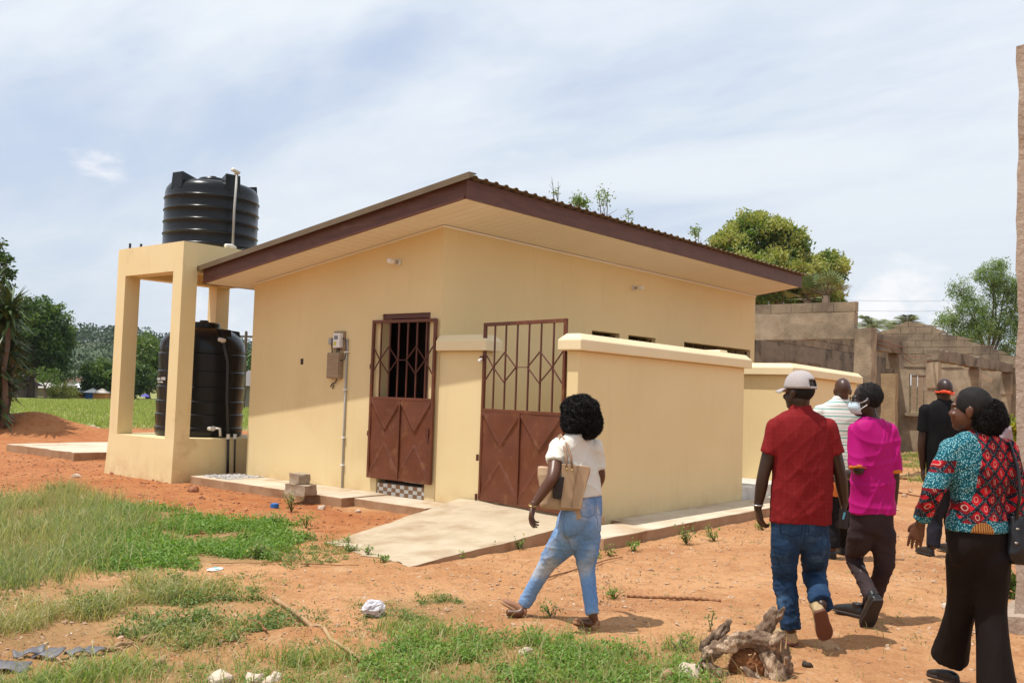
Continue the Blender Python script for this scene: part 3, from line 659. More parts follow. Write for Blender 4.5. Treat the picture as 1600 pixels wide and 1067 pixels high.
# ---------------------------------------------------------------- tank stand
TX0, TX1, TY0, TY1 = 8.22, 10.28, 13.57, 15.60
t = thing('tank_stand', 'tall cream concrete tank stand with four legs and a solid base', 'tank stand', (9.25, 14.58, 0))
def taper(x0, x1, y0, y1, z0, z1, ins): 
    return MB().hexa([(x0-ins, y0-ins, z0), (x1+ins, y0-ins, z0), (x1+ins, y1+ins, z0), (x0-ins, y1+ins, z0), (x0, y0, z1), (x1, y0, z1), (x1, y1, z1), (x0, y1, z1)])
taper(TX0, TX1, TY0, TY1, -.1, .68, .035).build('base_block', M_stand, t)
lw = .27
for xa in (TX0, TX1-lw):
    for ya in (TY0, TY1-lw): taper(xa, xa+lw, ya, ya+lw, .68, 3.36, 0).build('leg', M_stand, t)
m_ = MB(); m_.box((TX0, TY0, 3.36), (TX1, TY0+lw, 3.66)); m_.box((TX0, TY1-lw, 3.36), (TX1, TY1, 3.66)); m_.box((TX0, TY0+lw, 3.36), (TX0+lw, TY1-lw, 3.66)); m_.box((TX1-lw, TY0+lw, 3.36), (TX1, TY1-lw, 3.66)); m_.box((TX0, TY0, 3.66), (TX1, TY1, 3.83))
m_.build('top_slab', M_stand, t)
for (xx, yy) in ((8.32, 15.42), (8.30, 15.02)):
    m_ = MB(); m_.tube([(xx, yy, 3.83), (xx, yy, 3.90 if yy < 15.2 else 3.94)], .02, 8); m_.build('starter_bar', M_blackpipe, t)
# ---------------------------------------------------------------- tanks
def tank_profile(R0, H0, ribs, shoulder, neck):
    pr = [(R0*.97, 0), (R0, .03)]
    for zr in ribs: pr += [(R0, zr-.024), (R0+.005, zr-.016), (R0+.016, zr-.006), (R0+.016, zr+.005), (R0+.005, zr+.014), (R0, zr+.022)]
    return pr
def upper_tank():
    c = Vector((9.365, 14.62, 3.83)); R0 = .79; t = thing('water_tank', 'shiny black ribbed water tank on top of the tank stand', 'water tank', c)
    pr = tank_profile(R0, 1.2, [.10, .305, .51, .715, .92], 0, 0)
    pr += [(R0-.005, 1.04), (R0-.02, 1.10), (R0-.06, 1.16), (R0-.13, 1.195), (R0-.25, 1.21), (.32, 1.25), (.28, 1.255)]
    MB().lathe(c, pr, 72).build('tank_body', M_tank, t, smooth=True)
    MB().lathe(c+Vector((0,0,1.255)), [(.26, 0), (.26, .05), (.24, .075), (.10, .09), (.06, .09), (.05, .13), (.02, .135)], 32).build('lid', M_tank, t, smooth=True)
    for ang in (R_(188), R_(262), R_(350), R_(80)):     # raised lifting shoulders
        u = Vector((math.cos(ang), math.sin(ang), 0)); w_ = Vector((-u.y, u.x, 0)); o_ = c+Vector((0,0,1.02))
        hw = .14
        a, b_ = o_+u*(R0-.005), o_+u*.35
        v8 = [a-w_*hw, a+w_*hw, b_+w_*hw*.5, b_-w_*hw*.5]
        tops = [a-w_*hw*.95-u*.02+Vector((0,0,.29)), a+w_*hw*.95-u*.02+Vector((0,0,.29)), b_+w_*hw*.5+Vector((0,0,.22)), b_-w_*hw*.5+Vector((0,0,.22))]
        MB().hexa(v8+tops).build('lifting_shoulder', M_tank, t, bev=.012)
upper_tank()
def lower_tank():
    c = Vector((9.31, 14.60, .685)); R0 = .715; t = thing('water_tank', 'tall black water tank standing inside the tank stand between its legs', 'water tank', c)
    pr = [(R0*.97, 0), (R0, .03)]
    for zr in (.16, .38, .60, .84, 1.10, 1.40):
        pr += [(R0+.012, zr-.07), (R0+.012, zr-.015), (R0-.006, zr), (R0-.006, zr+.02)]
    pr += [(R0, 1.46), (R0-.02, 1.58), (R0-.07, 1.68), (R0-.17, 1.77), (R0-.3, 1.83), (.30, 1.86), (.28, 1.865)]
    MB().lathe(c, pr, 64).build('tank_body', M_tank, t, smooth=True)
    MB().lathe(c+Vector((0,0,1.865)), [(.27, 0), (.27, .06), (.24, .08), (.08, .085), (.07, .12), (.02, .12)], 32).build('lid', M_tank, t, smooth=True)
    for ang in (R_(200), R_(275), R_(340)):
        u = Vector((math.cos(ang), math.sin(ang), 0)); w_ = Vector((-u.y, u.x, 0)); o_ = c+Vector((0,0,1.60)); a, b_ = o_+u*(R0-.08), o_+u*.4; hw = .11
        MB().hexa([a-w_*hw, a+w_*hw, b_+w_*hw*.5, b_-w_*hw*.5, a-w_*hw-u*.04+Vector((0,0,.22)), a+w_*hw-u*.04+Vector((0,0,.22)), b_+w_*hw*.5+Vector((0,0,.24)), b_-w_*hw*.5+Vector((0,0,.24))]).build('lifting_shoulder', M_tank, t, bev=.012)
    # printed name and capacity, bent round the tank
    def bent(txt, size, zc, a_c):
        cu = bpy.data.curves.new('print', 'FONT'); cu.body = txt; cu.size = size; cu.align_x = 'CENTER'; cu.offset = .0015
        tmp = bpy.data.objects.new('print_tmp', cu); COL.objects.link(tmp); bpy.context.view_layer.update()
        me = bpy.data.meshes.new_from_object(tmp.evaluated_get(bpy.context.evaluated_depsgraph_get())); bpy.data.objects.remove(tmp)
        bm = bmesh.new(); bm.from_mesh(me); bmesh.ops.triangulate(bm, faces=bm.faces)
        for v in bm.verts:
            a = a_c+v.co.x/(R0+.016); rr_ = R0+.0165
            v.co = Vector((c.x+rr_*math.cos(a), c.y+rr_*math.sin(a), zc+v.co.y))-WL[t.name]
        bm.to_mesh(me); bm.free(); link('printed_lettering', me, M_white, t)
    bent('Syntex 2000', .066, c.z+.93, R_(173.0)); bent('Made in Ghana', .034, c.z+.885, R_(173.0))
lower_tank()
# pipes
t = thing('water_pipe', 'white plastic pipe running up the side of the upper tank', 'pipe', (9.35, 13.66, 3.84))
MB().tube([(9.19, 13.68, 3.87), (9.20, 13.70, 4.5), (9.22, 13.70, 5.13)], .02, 12).build('pipe', M_pvcgrey, t, smooth='all')
MB().tube([(9.22, 13.74, 5.135), (9.22, 13.66, 5.14), (9.10, 13.61, 5.15), (9.06, 13.60, 5.15)], .034, 12).build('elbow', M_pvc, t, smooth='all')
MB().tube([(9.02, 13.63, 3.865), (9.14, 13.65, 3.87), (9.24, 13.68, 3.865)], [.038, .045, .034], 12).build('valve', M_pvc, t, smooth='all')
MB().tube([(9.22, 13.67, 3.85), (9.6, 13.62, 3.852), (10.1, 13.62, 3.852)], .018, 10).build('outlet_pipe', M_blackpipe, t, smooth='all')
t = thing('water_pipe', 'dark pipes with white tap fittings at the foot of the lower tank', 'pipe', (9.26, 13.5, .12))
for xx, y_ in ((9.16, 13.50), (9.29, 13.50)):
    MB().tube([(xx+.02, y_, .12), (xx, y_, .70)], .022 if xx < 9.2 else .014, 10).build('pipe', M_blackpipe, t, smooth='all')
    MB().tube([(xx, y_, .68), (xx, y_, .76)], .03, 12).build('fitting', M_pvc, t, smooth=True)
MB().tube([(9.17, 13.52, .74), (9.18, 13.62, 1.3), (9.17, 13.64, 1.95), (9.12, 13.72, 2.28)], .019, 10).build('pipe', M_blackpipe, t, smooth='all')
MB().tube([(9.13, 13.75, 2.29), (9.10, 13.66, 2.30), (8.99, 13.64, 2.31)], .034, 12).build('elbow', M_pvc, t, smooth='all')
MB().tube([(8.97, 13.78, .84), (8.96, 13.66, .84), (8.92, 13.58, .85)], [.03, .032, .042], 12).build('valve', M_pvc, t, smooth='all')
MB().tube([(8.98, 13.64, .85), (9.06, 13.60, .845), (9.07, 13.59, .72)], .022, 12).build('fitting', M_pvc, t, smooth='all')
# ================================================================ leaves and blades (arrays of small real leaves)
def quads_mesh(name, V, rnd, parent_loc=(0,0,0), tri=False):
    """V: (n,4,3) leaf corners"""
    n = len(V); k_ = V.shape[1]; me = bpy.data.meshes.new(name)
    me.vertices.add(n*k_); me.vertices.foreach_set('co', (V-np.array(parent_loc)).astype(np.float32).ravel())
    me.loops.add(n*k_); me.loops.foreach_set('vertex_index', np.arange(n*k_, dtype=np.int32))
    me.polygons.add(n); me.polygons.foreach_set('loop_start', np.arange(0, n*k_, k_, dtype=np.int32)); me.polygons.foreach_set('loop_total', np.full(n, k_, np.int32))
    at = me.attributes.new('rnd', 'FLOAT', 'POINT'); at.data.foreach_set('value', np.repeat(rnd, k_).astype(np.float32))
    me.update(calc_edges=True); return me
def unit(a): return a/np.maximum(np.linalg.norm(a, axis=-1, keepdims=True), 1e-9)
def leaf_quads(C, L_, W_, up=.2, out=None, outw=0.0, droop=.0, rg=rng):
    n = len(C); a = unit(rg.normal(size=(n, 3)))
    if out is not None: a = unit(a*(1-outw)+out*outw)
    a[:, 2] += -droop; a = unit(a)
    nrm = unit(rg.normal(size=(n, 3))+np.array([0, 0, up*4])); b = unit(np.cross(a, nrm))
    L_ = np.broadcast_to(L_, (n,))[:, None]; W_ = np.broadcast_to(W_, (n,))[:, None]
    nn = np.cross(b, a)
    return np.stack([C-a*L_*.5, C+b*W_*.5-nn*W_*.12+a*L_*.05, C+a*L_*.5-nn*L_*.1, C-b*W_*.5-nn*W_*.12+a*L_*.05], 1)
def blob_points(c, r, n_cl, per, cs, rg=rng, low=-.55, hollow=.65):
    """points in clumps spread over the shell of an ellipsoid"""
    d = unit(rg.normal(size=(n_cl*2, 3))); d = d[d[:, 2] > low][:n_cl]
    rad = hollow+(1-hollow)*rg.random((len(d), 1))**.6
    cc = np.array(c)+d*rad*np.array(r)*(1+.12*rg.normal(size=(len(d), 1)))
    s = cs*(.6+.8*rg.random((len(d), 1, 1)))
    pts = cc[:, None, :]+unit(rg.normal(size=(len(d), per, 3)))*rg.random((len(d), per, 1))**.5*s
    shade = rg.random(len(d))
    return pts.reshape(-1, 3), np.repeat(shade, per), np.repeat(d, per, 0)
M_bark = mat('tree_bark', (.16,.11,.075), (.10,.07,.05), rough=.95, ns=5, sc=(1,1,.3), bump=.8, bs=14, bd=.03)
M_leafA = leafmat('leaf_mid_green', (.06,.105,.02), (.14,.20,.045), (.24,.28,.08), tr=.35)
M_leafY = leafmat('leaf_flowering', (.22,.25,.06), (.42,.40,.14), (.58,.50,.25), tr=.35)
M_leafD = leafmat('leaf_dark_green', (.028,.06,.012), (.07,.12,.025), (.13,.19,.045))
M_leafF = leafmat('leaf_feathery', (.11,.17,.05), (.21,.28,.10), (.30,.36,.15), tr=.4)
M_leafB = leafmat('leaf_hill', (.024,.048,.014), (.045,.080,.024), (.065,.10,.032), tr=.1)
M_leafO = leafmat('leaf_yellow', (.12,.17,.02), (.42,.38,.02), (.65,.52,.03))
def limb(a, b, r0, r1, sag=.08, n=6):
    a = Vector(a); b = Vector(b); L_ = (b-a).length; off = Vector((random.uniform(-1,1), random.uniform(-1,1), random.uniform(0,1)))*L_*sag
    pts = [a.lerp(b, i/n)+off*math.sin(math.pi*i/n)+Vector([random.uniform(-.012,.012)*L_ for _ in range(3)])*(0 < i < n) for i in range(n+1)]
    return pts, [r0+(r1-r0)*i/n for i in range(n+1)]
def tree(name, label, base, fork, r0, blobs, mt, lsize, n_cl=40, per=40, cs=.5, group=None, seed=1, up=.2, low=-.55, extra=None, cat='tree', hollow=.65, droop=.15):
    rg = np.random.default_rng(seed); random.seed(seed)
    base = Vector(base); fork = Vector(fork); t = thing(name, label, cat, base, group)
    m_ = MB(); p_, r_ = limb(base-Vector((0,0,.1)), fork, r0*1.25, r0*.8, .05); m_.tube(p_, r_, 9)
    for c, r in blobs:
        c = Vector(c); p_, r_ = limb(fork-Vector((0,0,.1)), c, r0*.6, r0*.12, .1); m_.tube(p_, r_, 7)
        for q in range(5):
            d = Vector(unit(rg.normal(size=3))); e = c+Vector((d.x*r[0], d.y*r[1], abs(d.z)*r[2]))*.85
            p_, r_ = limb(p_[3] if q % 2 else c, e, r0*.14, r0*.03, .1, 4) if q else limb(c, e, r0*.14, r0*.03, .1, 4); m_.tube(p_, r_, 5)
    m_.build('trunk', M_bark, t, smooth='all')
    Vs, Rs, MI = [], [], []
    for bi, (c, r) in enumerate(blobs):
        vol = (r[0]*r[1]*r[2])**(2/3)
        pts, sh, d = blob_points(tuple(c), r, max(6, int(n_cl*vol)), per, cs, rg, low, hollow)
        n = len(pts); V = leaf_quads(pts, lsize*(.6+.8*rg.random(n)), lsize*.42*(.7+.6*rg.random(n)), up, d, .35, droop, rg)
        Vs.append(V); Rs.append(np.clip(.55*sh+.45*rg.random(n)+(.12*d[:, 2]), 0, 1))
    V = np.concatenate(Vs); me = quads_mesh('crown', V, np.concatenate(Rs), tuple(base)); link('crown', me, mt, t)
    if extra:
        mt2, frac, ls2 = extra; idx = [i for i, (c, r) in enumerate(blobs)]; Vs, Rs = [], []
        for c, r in blobs:
            vol = (r[0]*r[1]*r[2])**(2/3)
            pts, sh, d = blob_points(tuple(c), (r[0]*1.05, r[1]*1.05, r[2]*1.06), max(4, int(n_cl*vol*frac)), per, cs*.8, rg, .05, .9); n = len(pts)
            Vs.append(leaf_quads(pts, ls2, ls2*.5, up, d, .5, -.2, rg)); Rs.append(np.clip(.5*sh+.5*rg.random(n), 0, 1))
        link('blossom', quads_mesh('blossom', np.concatenate(Vs), np.concatenate(Rs), tuple(base)), mt2, t)
    return t
def pb(px, py, dep, rx, ry, k=1.0):
    """a crown lobe centred there, rx, ry its half-sizes at that distance"""
    s = dep/F; return (P(px, py, dep), (rx*s, (rx+ry)*.5*s*k, ry*s))
def gbase(px, dep, z=0.0):
    q = P(px, 620, dep); return Vector((q.x, q.y, z))
# right: mango tree in flower, feathery tree
tree('mango_tree', 'large round mango tree with yellow green blossom tips behind the block wall', gbase(1215, 46), P(1215, 520, 46), .28,
     [pb(1180, 376, 46, 40, 36), pb(1140, 392, 45, 30, 26), pb(1225, 392, 46, 30, 34), pb(1215, 365, 46, 22, 20), pb(1292, 424, 47, 32, 24), pb(1255, 440, 46, 34, 28), pb(1205, 440, 46, 75, 45), pb(1270, 465, 47, 50, 34), pb(1160, 450, 44, 55, 45)],
     M_leafA, .26, n_cl=46, per=46, cs=.42, seed=3, extra=(M_leafY, 1.7, .17), low=-.7, hollow=.6)
tree('feathery_tree', 'airy pale green tree with fine foliage beyond the roofless gable', gbase(1545, 54), P(1545, 560, 54), .14,
     [pb(1548, 432, 54, 24, 24), pb(1570, 455, 54, 26, 30), pb(1500, 455, 54, 16, 18), pb(1520, 480, 54, 34, 18), pb(1482, 505, 54, 26, 18), pb(1575, 500, 54, 30, 34), pb(1535, 515, 54, 40, 24), pb(1500, 540, 54, 50, 26), pb(1590, 545, 54, 40, 34), pb(1560, 415, 54, 12, 10), pb(1600, 470, 54, 24, 34)],
     M_leafF, .12, n_cl=100, per=38, cs=.34, seed=5, low=-.8, hollow=.35, droop=.35)
# young trees whose tops show above the roof
def sapling(px, py0, dep, stems, leaves, label, seed):
    rg = np.random.default_rng(seed); random.seed(seed); b = gbase(px, dep); t = thing('young_tree', label, 'tree', b, 'young trees rising behind the roof')
    m_ = MB(); tips = []
    for sx, sy in stems:
        e = P(sx, sy, dep); f_ = b.lerp(e, .8); f_ = Vector((b.x+(e.x-b.x)*.4, b.y+(e.y-b.y)*.4, f_.z)); p_, r_ = limb(b, f_, .05, .03, .02); m_.tube(p_, r_, 6); p_, r_ = limb(f_, e, .025, .005, .06); m_.tube(p_, r_, 5); tips.append(e)
        for q in range(4):
            s_ = p_[2+q % 4]; g_ = s_+Vector((random.uniform(-.25,.25), random.uniform(-.25,.25), random.uniform(.1,.4))); m_.tube([s_, g_], [.008, .003], 4); tips.append(g_)
    m_.build('trunk', M_bark, t, smooth='all'); Vs = []
    for (lx, ly, rr_, n) in leaves:
        c = np.array(P(lx, ly, dep)); pts = c+rg.normal(size=(n, 3))*rr_*dep/F*.5; Vs.append(leaf_quads(pts, .10, .045, .2, None, 0, .2, rg))
    V = np.concatenate(Vs); link('crown', quads_mesh('crown', V, rg.random(len(V)), tuple(b)), M_leafF, t)
sapling(868, 300, 27, [(862, 277), (872, 284), (868, 292)], [(868, 300, 8, 18)], 'thin bare twigs poking up behind the middle of the roof', 11)
sapling(905, 315, 27, [(904, 306), (893, 312)], [(903, 314, 11, 220), (912, 318, 9, 120)], 'low leafy treetop just showing over the roof edge', 12)
sapling(940, 320, 27, [(936, 298), (950, 297), (943, 312)], [(942, 308, 15, 130)], 'sparse pale treetop beside the leafy one above the roof', 13)
sapling(983, 338, 27, [(982, 328)], [(983, 336, 9, 30)], 'tiny wispy treetop above the roof, farthest right of the twigs', 14)
sapling(1085, 370, 30, [(1084, 356), (1092, 362)], [(1086, 362, 9, 150)], 'small dark leafy shoot above the roof left of the mango tree', 15)
# palms
def frond(mb, base, d, L_, n=12, sag=.5, lw=.35, leaflets=True):
    base = Vector(base); d = Vector(d).normalized(); side = d.cross(Vector((0,0,1))).normalized(); pts = []
    for i in range(n+1):
        u = i/n; p = base+d*L_*u+Vector((0,0,-1))*sag*L_*u*u; pts.append(p)
    mb.tube(pts, [.025*(1-.7*i/n) for i in range(n+1)], 4, k=0)
    for i in range(1, n):
        for s_ in (-1, 1):
            for q in (0, .5):
                p = pts[i].lerp(pts[i+1], q); dd = (pts[i+1]-pts[i]).normalized(); l_ = lw*L_*(math.sin(math.pi*min(1, .15+i/n*.85))**.5)
                e = p+(side*s_*.8+dd*.7+Vector((0,0,-.45))).normalized()*l_; w_ = dd*.028*L_
                mb.add([p-w_*.4, p+w_*.4, e], [(0, 1, 2)], 1)
M_frond = mat('palm_frond', (.12,.16,.05), (.19,.23,.08), rough=.6, ns=3)
def palm(name, label, px, py, dep, L_, nf, seed, group=None, sag=.5, elev=(-.1, 1.0)):
    random.seed(seed); b = gbase(px, dep); c = P(px, py, dep); t = thing(name, label, 'palm tree', b, group)
    m_ = MB(); p_, r_ = limb(b, c, .2, .13, .02); m_.tube(p_, r_, 9); m_.build('trunk', M_bark, t, smooth='all')
    for i in range(nf):
        a = 2*math.pi*i/nf+random.uniform(-.2,.2); e = random.uniform(*elev); m_ = MB()
        frond(m_, c, (math.cos(a)*math.cos(e), math.sin(a)*math.cos(e), math.sin(e)), L_*random.uniform(.8, 1.1), 12, sag)
        m_.build('frond', [M_bark, M_frond], t)
palm('coconut_palm', 'coconut palm with drooping fronds just right of the block wall end', 1362, 512, 62, 1.8, 26, 21, elev=(-.3, 1.3))
palm('coconut_palm', 'coconut palm on the slope left of the gable peak', 1396, 520, 66, 1.7, 24, 22, elev=(-.3, 1.3))
palm('coconut_palm', 'coconut palm crown rising directly over the gable peak', 1418, 508, 64, 1.6, 26, 23, elev=(-.2, 1.35))
def fan_palm(px, py, dep, label, seed):
    random.seed(seed); b = gbase(px, dep); c = P(px, py, dep); t = thing('fan_palm', label, 'palm tree', b)
    m_ = MB(); p_, r_ = limb(b, c, .22, .15, .02); m_.tube(p_, r_, 9); m_.build('trunk', M_bark, t, smooth='all')
    for i in range(16):
        a = random.uniform(0, 6.28); e = random.uniform(.15, 1.4); d = Vector((math.cos(a)*math.cos(e), math.sin(a)*math.cos(e), math.sin(e))); q = c+d*.6
        s_ = d.cross(Vector((0,0,1))).normalized(); u_ = s_.cross(d); m_ = MB(); m_.tube([c, q], .02, 4, k=0)
        for k_ in range(13):
            g_ = R_(-84+14*k_); v_ = (d*math.cos(g_)+s_*math.sin(g_)).normalized(); e_ = q+v_*.62-Vector((0,0,.06)); n_ = u_*.0+v_.cross(u_)*.03
            m_.add([q, q.lerp(e_, .6)-n_, e_, q.lerp(e_, .6)+n_], [(0,1,2,3)], 1)
        m_.build('fan_leaf', [M_bark, M_frond], t)
fan_palm(1290, 462, 38, 'dark fan palm standing behind the top of the block wall', 31)
fan_palm(1262, 470, 39, 'smaller fan palm tucked under the mango tree crown', 32)
# left: round tree, its neighbours, hedge bushes
tree('shade_tree', 'dark round leafy tree with a bare trunk beyond the field edge at left', gbase(48, 73), P(50, 590, 73), .24,
     [pb(55, 500, 73, 42, 30), pb(40, 530, 72, 42, 36), pb(80, 545, 73, 30, 28), pb(70, 520, 73, 34, 34), pb(30, 560, 73, 40, 26), pb(85, 575, 73, 24, 16)],
     M_leafD, .36, n_cl=30, per=42, cs=.55, seed=41, low=-.8, extra=(M_leafA, .35, .28))
tree('shade_tree', 'low dark spreading tree left of the tank stand across the field', gbase(168, 76), P(168, 612, 76), .2,
     [pb(160, 590, 76, 30, 24), pb(185, 600, 77, 34, 26), pb(150, 608, 76, 22, 14), pb(205, 590, 78, 30, 28)],
     M_leafD, .34, n_cl=30, per=40, cs=.55, seed=42, low=-.9, extra=(M_leafA, .4, .26))
tree('shade_tree', 'brownish green tree seen between the tank stand legs', gbase(232, 82), P(232, 610, 82), .2,
     [pb(225, 560, 82, 26, 34), pb(250, 590, 82, 26, 30), pb(215, 595, 82, 20, 20)], M_leafA, .34, n_cl=26, per=36, cs=.6, seed=43, low=-.9)
tree('shade_tree', 'dark tree right of the lower tank beyond the field', gbase(384, 95), P(384, 600, 95), .2,
     [pb(384, 590, 95, 26, 36), pb(410, 590, 95, 30, 30)], M_leafD, .4, n_cl=24, per=34, cs=.7, seed=44, low=-.9)
tree('thorn_tree', 'thin grey stemmed tree at the right of the round tree across the field', gbase(72, 70), P(70, 604, 70), .1,
     [pb(78, 590, 70, 18, 14), pb(60, 585, 70, 12, 10)], M_leafA, .22, n_cl=24, per=26, cs=.4, seed=45, low=-.9)
def bush(name, label, px, py, dep, blobs, mt, ls, n_cl=40, per=30, cs=.3, seed=1, group=None, zb=None):
    rg = np.random.default_rng(seed); b = gbase(px, dep) if zb is None else zb; t = thing(name, label, 'shrub', b, group); Vs, Rs = [], []; m_ = MB(); random.seed(seed)
    for c, r in blobs:
        p_, r_ = limb(b, c, .025, .01, .1, 4); m_.tube(p_, r_, 5)
        pts, sh, d = blob_points(tuple(c), r, n_cl, per, cs, rg, -.8, .3); n = len(pts); Vs.append(leaf_quads(pts, ls, ls*.5, .3, d, .3, 0, rg)); Rs.append(np.clip(.5*sh+.5*rg.random(n), 0, 1))
    m_.build('stem', M_bark, t, smooth='all'); link('foliage', quads_mesh('foliage', np.concatenate(Vs), np.concatenate(Rs), tuple(b)), mt, t); return t
bush('round_shrub', 'yellowish green round shrub at the field edge between the two dark trees', 97, 612, 72, [pb(97, 611, 72, 17, 12), pb(85, 614, 72, 10, 8), pb(110, 615, 72, 8, 8)], M_leafY, .16, 50, 30, .35, 51)
bush('flowering_shrub', 'yellow flowering shrub beside the concrete pillar', 1583, 680, 26, [pb(1580, 668, 26, 12, 16), pb(1592, 680, 26, 12, 20), pb(1575, 690, 26, 14, 20)], M_leafO, .09, 40, 26, .14, 52)
bush('leafy_shrub', 'low green broad leaved plant at the foot of the concrete pillar', 1568, 905, 8.0, [pb(1562, 905, 8.0, 16, 18), pb(1578, 915, 8.0, 12, 14), pb(1553, 918, 8, 9, 9)], M_leafA, .065, 16, 10, .05, 53, zb=G(1566, 932))
# dracaena clump and creeper tree at the left edge
def sword_plant(px, py, dep, L_, n, seed, label, zb=.5):
    random.seed(seed); q = P(px, py, dep); b = gbase(px-6, dep, zb); t = thing('sword_leaf_plant', label, 'plant', b, 'sword leaf plants on the red mound')
    m_ = MB(); p_, r_ = limb(b, q, .09, .05, .04); m_.tube(p_, r_, 7); m_.build('trunk', M_bark, t, smooth='all')
    m_ = MB()
    for i in range(n):
        a = random.uniform(0, 6.28); e = random.uniform(-.6, 1.3); d = Vector((math.cos(a)*math.cos(e), math.sin(a)*math.cos(e), math.sin(e))); s_ = d.cross(Vector((0,0,1))).normalized(); l_ = L_*random.uniform(.7, 1.1)
        o = q+Vector((0,0,random.uniform(-.5,.1))); w_ = .045
        a1 = o+d*l_*.45; a2 = o+d*l_+Vector((0,0,-.18*l_))
        m_.add([o-s_*w_*.6, o+s_*w_*.6, a1+s_*w_, a1-s_*w_, a2], [(0,1,2,3), (3,2,4)])
    m_.build('sword_leaf', M_sword, t)
    bpy.data.objects[-1] if False else None
M_sword = mat('sword_leaf_green', (.035,.065,.015), (.08,.12,.03), rough=.45, ns=4)
for i, (px, py, L_, n, lb) in enumerate([(16, 478, .95, 120, 'sword leaf plant with the highest full rosette, at the left edge'), (2, 500, 1.0, 120, 'sword leaf rosette just below the highest one'), (14, 540, .85, 110, 'middle rosette of sword leaves in front of the round tree'),
        (-6, 560, .95, 110, 'dark sword leaf rosette low at the left edge'), (8, 592, .7, 90, 'drooping sword leaf rosette over the red mound'), (-16, 450, 1.05, 110, 'sword leaf rosette mostly beyond the left edge'), (-4, 622, .75, 80, 'lowest sword leaf rosette touching the red mound')]):
    sword_plant(px, py, 24.5+.4*(i % 3), L_, n, 60+i, lb, .2)
tree('creeper_tree', 'dark leafy tree rising behind the sword leaf plants, cut by the left edge', gbase(-40, 27, .4), P(-35, 560, 27), .14,
     [pb(-12, 430, 27, 28, 40), pb(-24, 480, 27, 40, 50), pb(2, 500, 27, 26, 40), pb(-30, 560, 27, 50, 50), pb(2, 585, 27, 30, 40), pb(-2, 392, 27, 12, 18), pb(8, 420, 27, 14, 18)],
     M_leafD, .14, n_cl=80, per=34, cs=.2, seed=47, low=-.8)
# hills with woods
def build_hills():
    th = np.radians(np.linspace(-95, 95, 190))+YAW; rr = np.concatenate([np.linspace(170, 520, 60), np.linspace(560, 1500, 12)])
    Rr, T = np.meshgrid(rr, th, indexing='ij'); rel = (T-YAW)                      # + is left
    def prof(a):
        left = sstep(-.10, .18, a); h = 2.0+12.5*left+2.2*np.sin(a*21)+1.4*np.sin(a*47+1); return h
    def hz(x, y, r, a): return prof(a)*sstep(200, 440, r)+1.6*(vnoise(x, y, .035, 9)-.5)*sstep(200, 300, r)-.3
    x = Rr*np.cos(T); y = Rr*np.sin(T); z = hz(x, y, Rr, rel); nr, nt = Rr.shape
    i, j = np.meshgrid(np.arange(nr-1), np.arange(nt-1), indexing='ij'); i = i.ravel(); j = j.ravel()
    me = bpy.data.meshes.new('hills'); me.from_pydata(np.stack([x.ravel(), y.ravel(), z.ravel()], 1).tolist(), [], np.stack([i*nt+j, (i+1)*nt+j, (i+1)*nt+j+1, i*nt+j+1], 1).tolist()); me.update()
    Mh = mat('hill_scrub', (.05,.075,.03), (.085,.105,.045), rough=1, ns=.03, det=8, c3=(.17,.085,.055), s3=.014, t3=(.56,.62))
    o = link('hills', me, Mh, smooth='all'); o['kind'] = 'structure'; o['label'] = 'wooded hills beyond the field'
    rg = np.random.default_rng(77); Vs, Rs = [], []
    n = 4200; a = rg.uniform(-.62, .62, n); r = 200+260*rg.random(n)**.8
    a2 = rg.uniform(-.62, .62, 900); a = np.append(a, a2); r = np.append(r, rg.uniform(415, 470, 900)); n = len(a)
    # bare red patch on the slope
    q = P(120, 566, 400); pa = math.atan2(q.y, q.x)-YAW
    keep = ~((np.abs(a-pa) < .028) & (r > 275) & (r < 345) & (rg.random(n) < .85)); a, r = a[keep], r[keep]; n = len(a)
    x = r*np.cos(a+YAW); y = r*np.sin(a+YAW); z = hz(x, y, r, a); s = (1.6+3.2*rg.random(n)**1.6)*(.7+r/900); per = 46
    c = np.stack([x, y, z+s*.55], 1); d = unit(rg.normal(size=(n, per, 3))); d[..., 2] = np.abs(d[..., 2])*1.1-.2
    pts = c[:, None, :]+d*(s[:, None, None]*(.75+.35*rg.random((n, per, 1)))); shade = np.repeat(rg.random(n), per)
    V = leaf_quads(pts.reshape(-1, 3), .5*np.repeat(s, per)*.5, .34*np.repeat(s, per)*.5, .3, d.reshape(-1, 3), .1, 0, rg)
    o = link('hillside_wood', quads_mesh('hillside_wood', V, np.clip(.6*shade+.4*rg.random(len(V)), 0, 1)), M_leafB); o['kind'] = 'stuff'; o['label'] = 'mixed woodland covering the hillside'
build_hills()
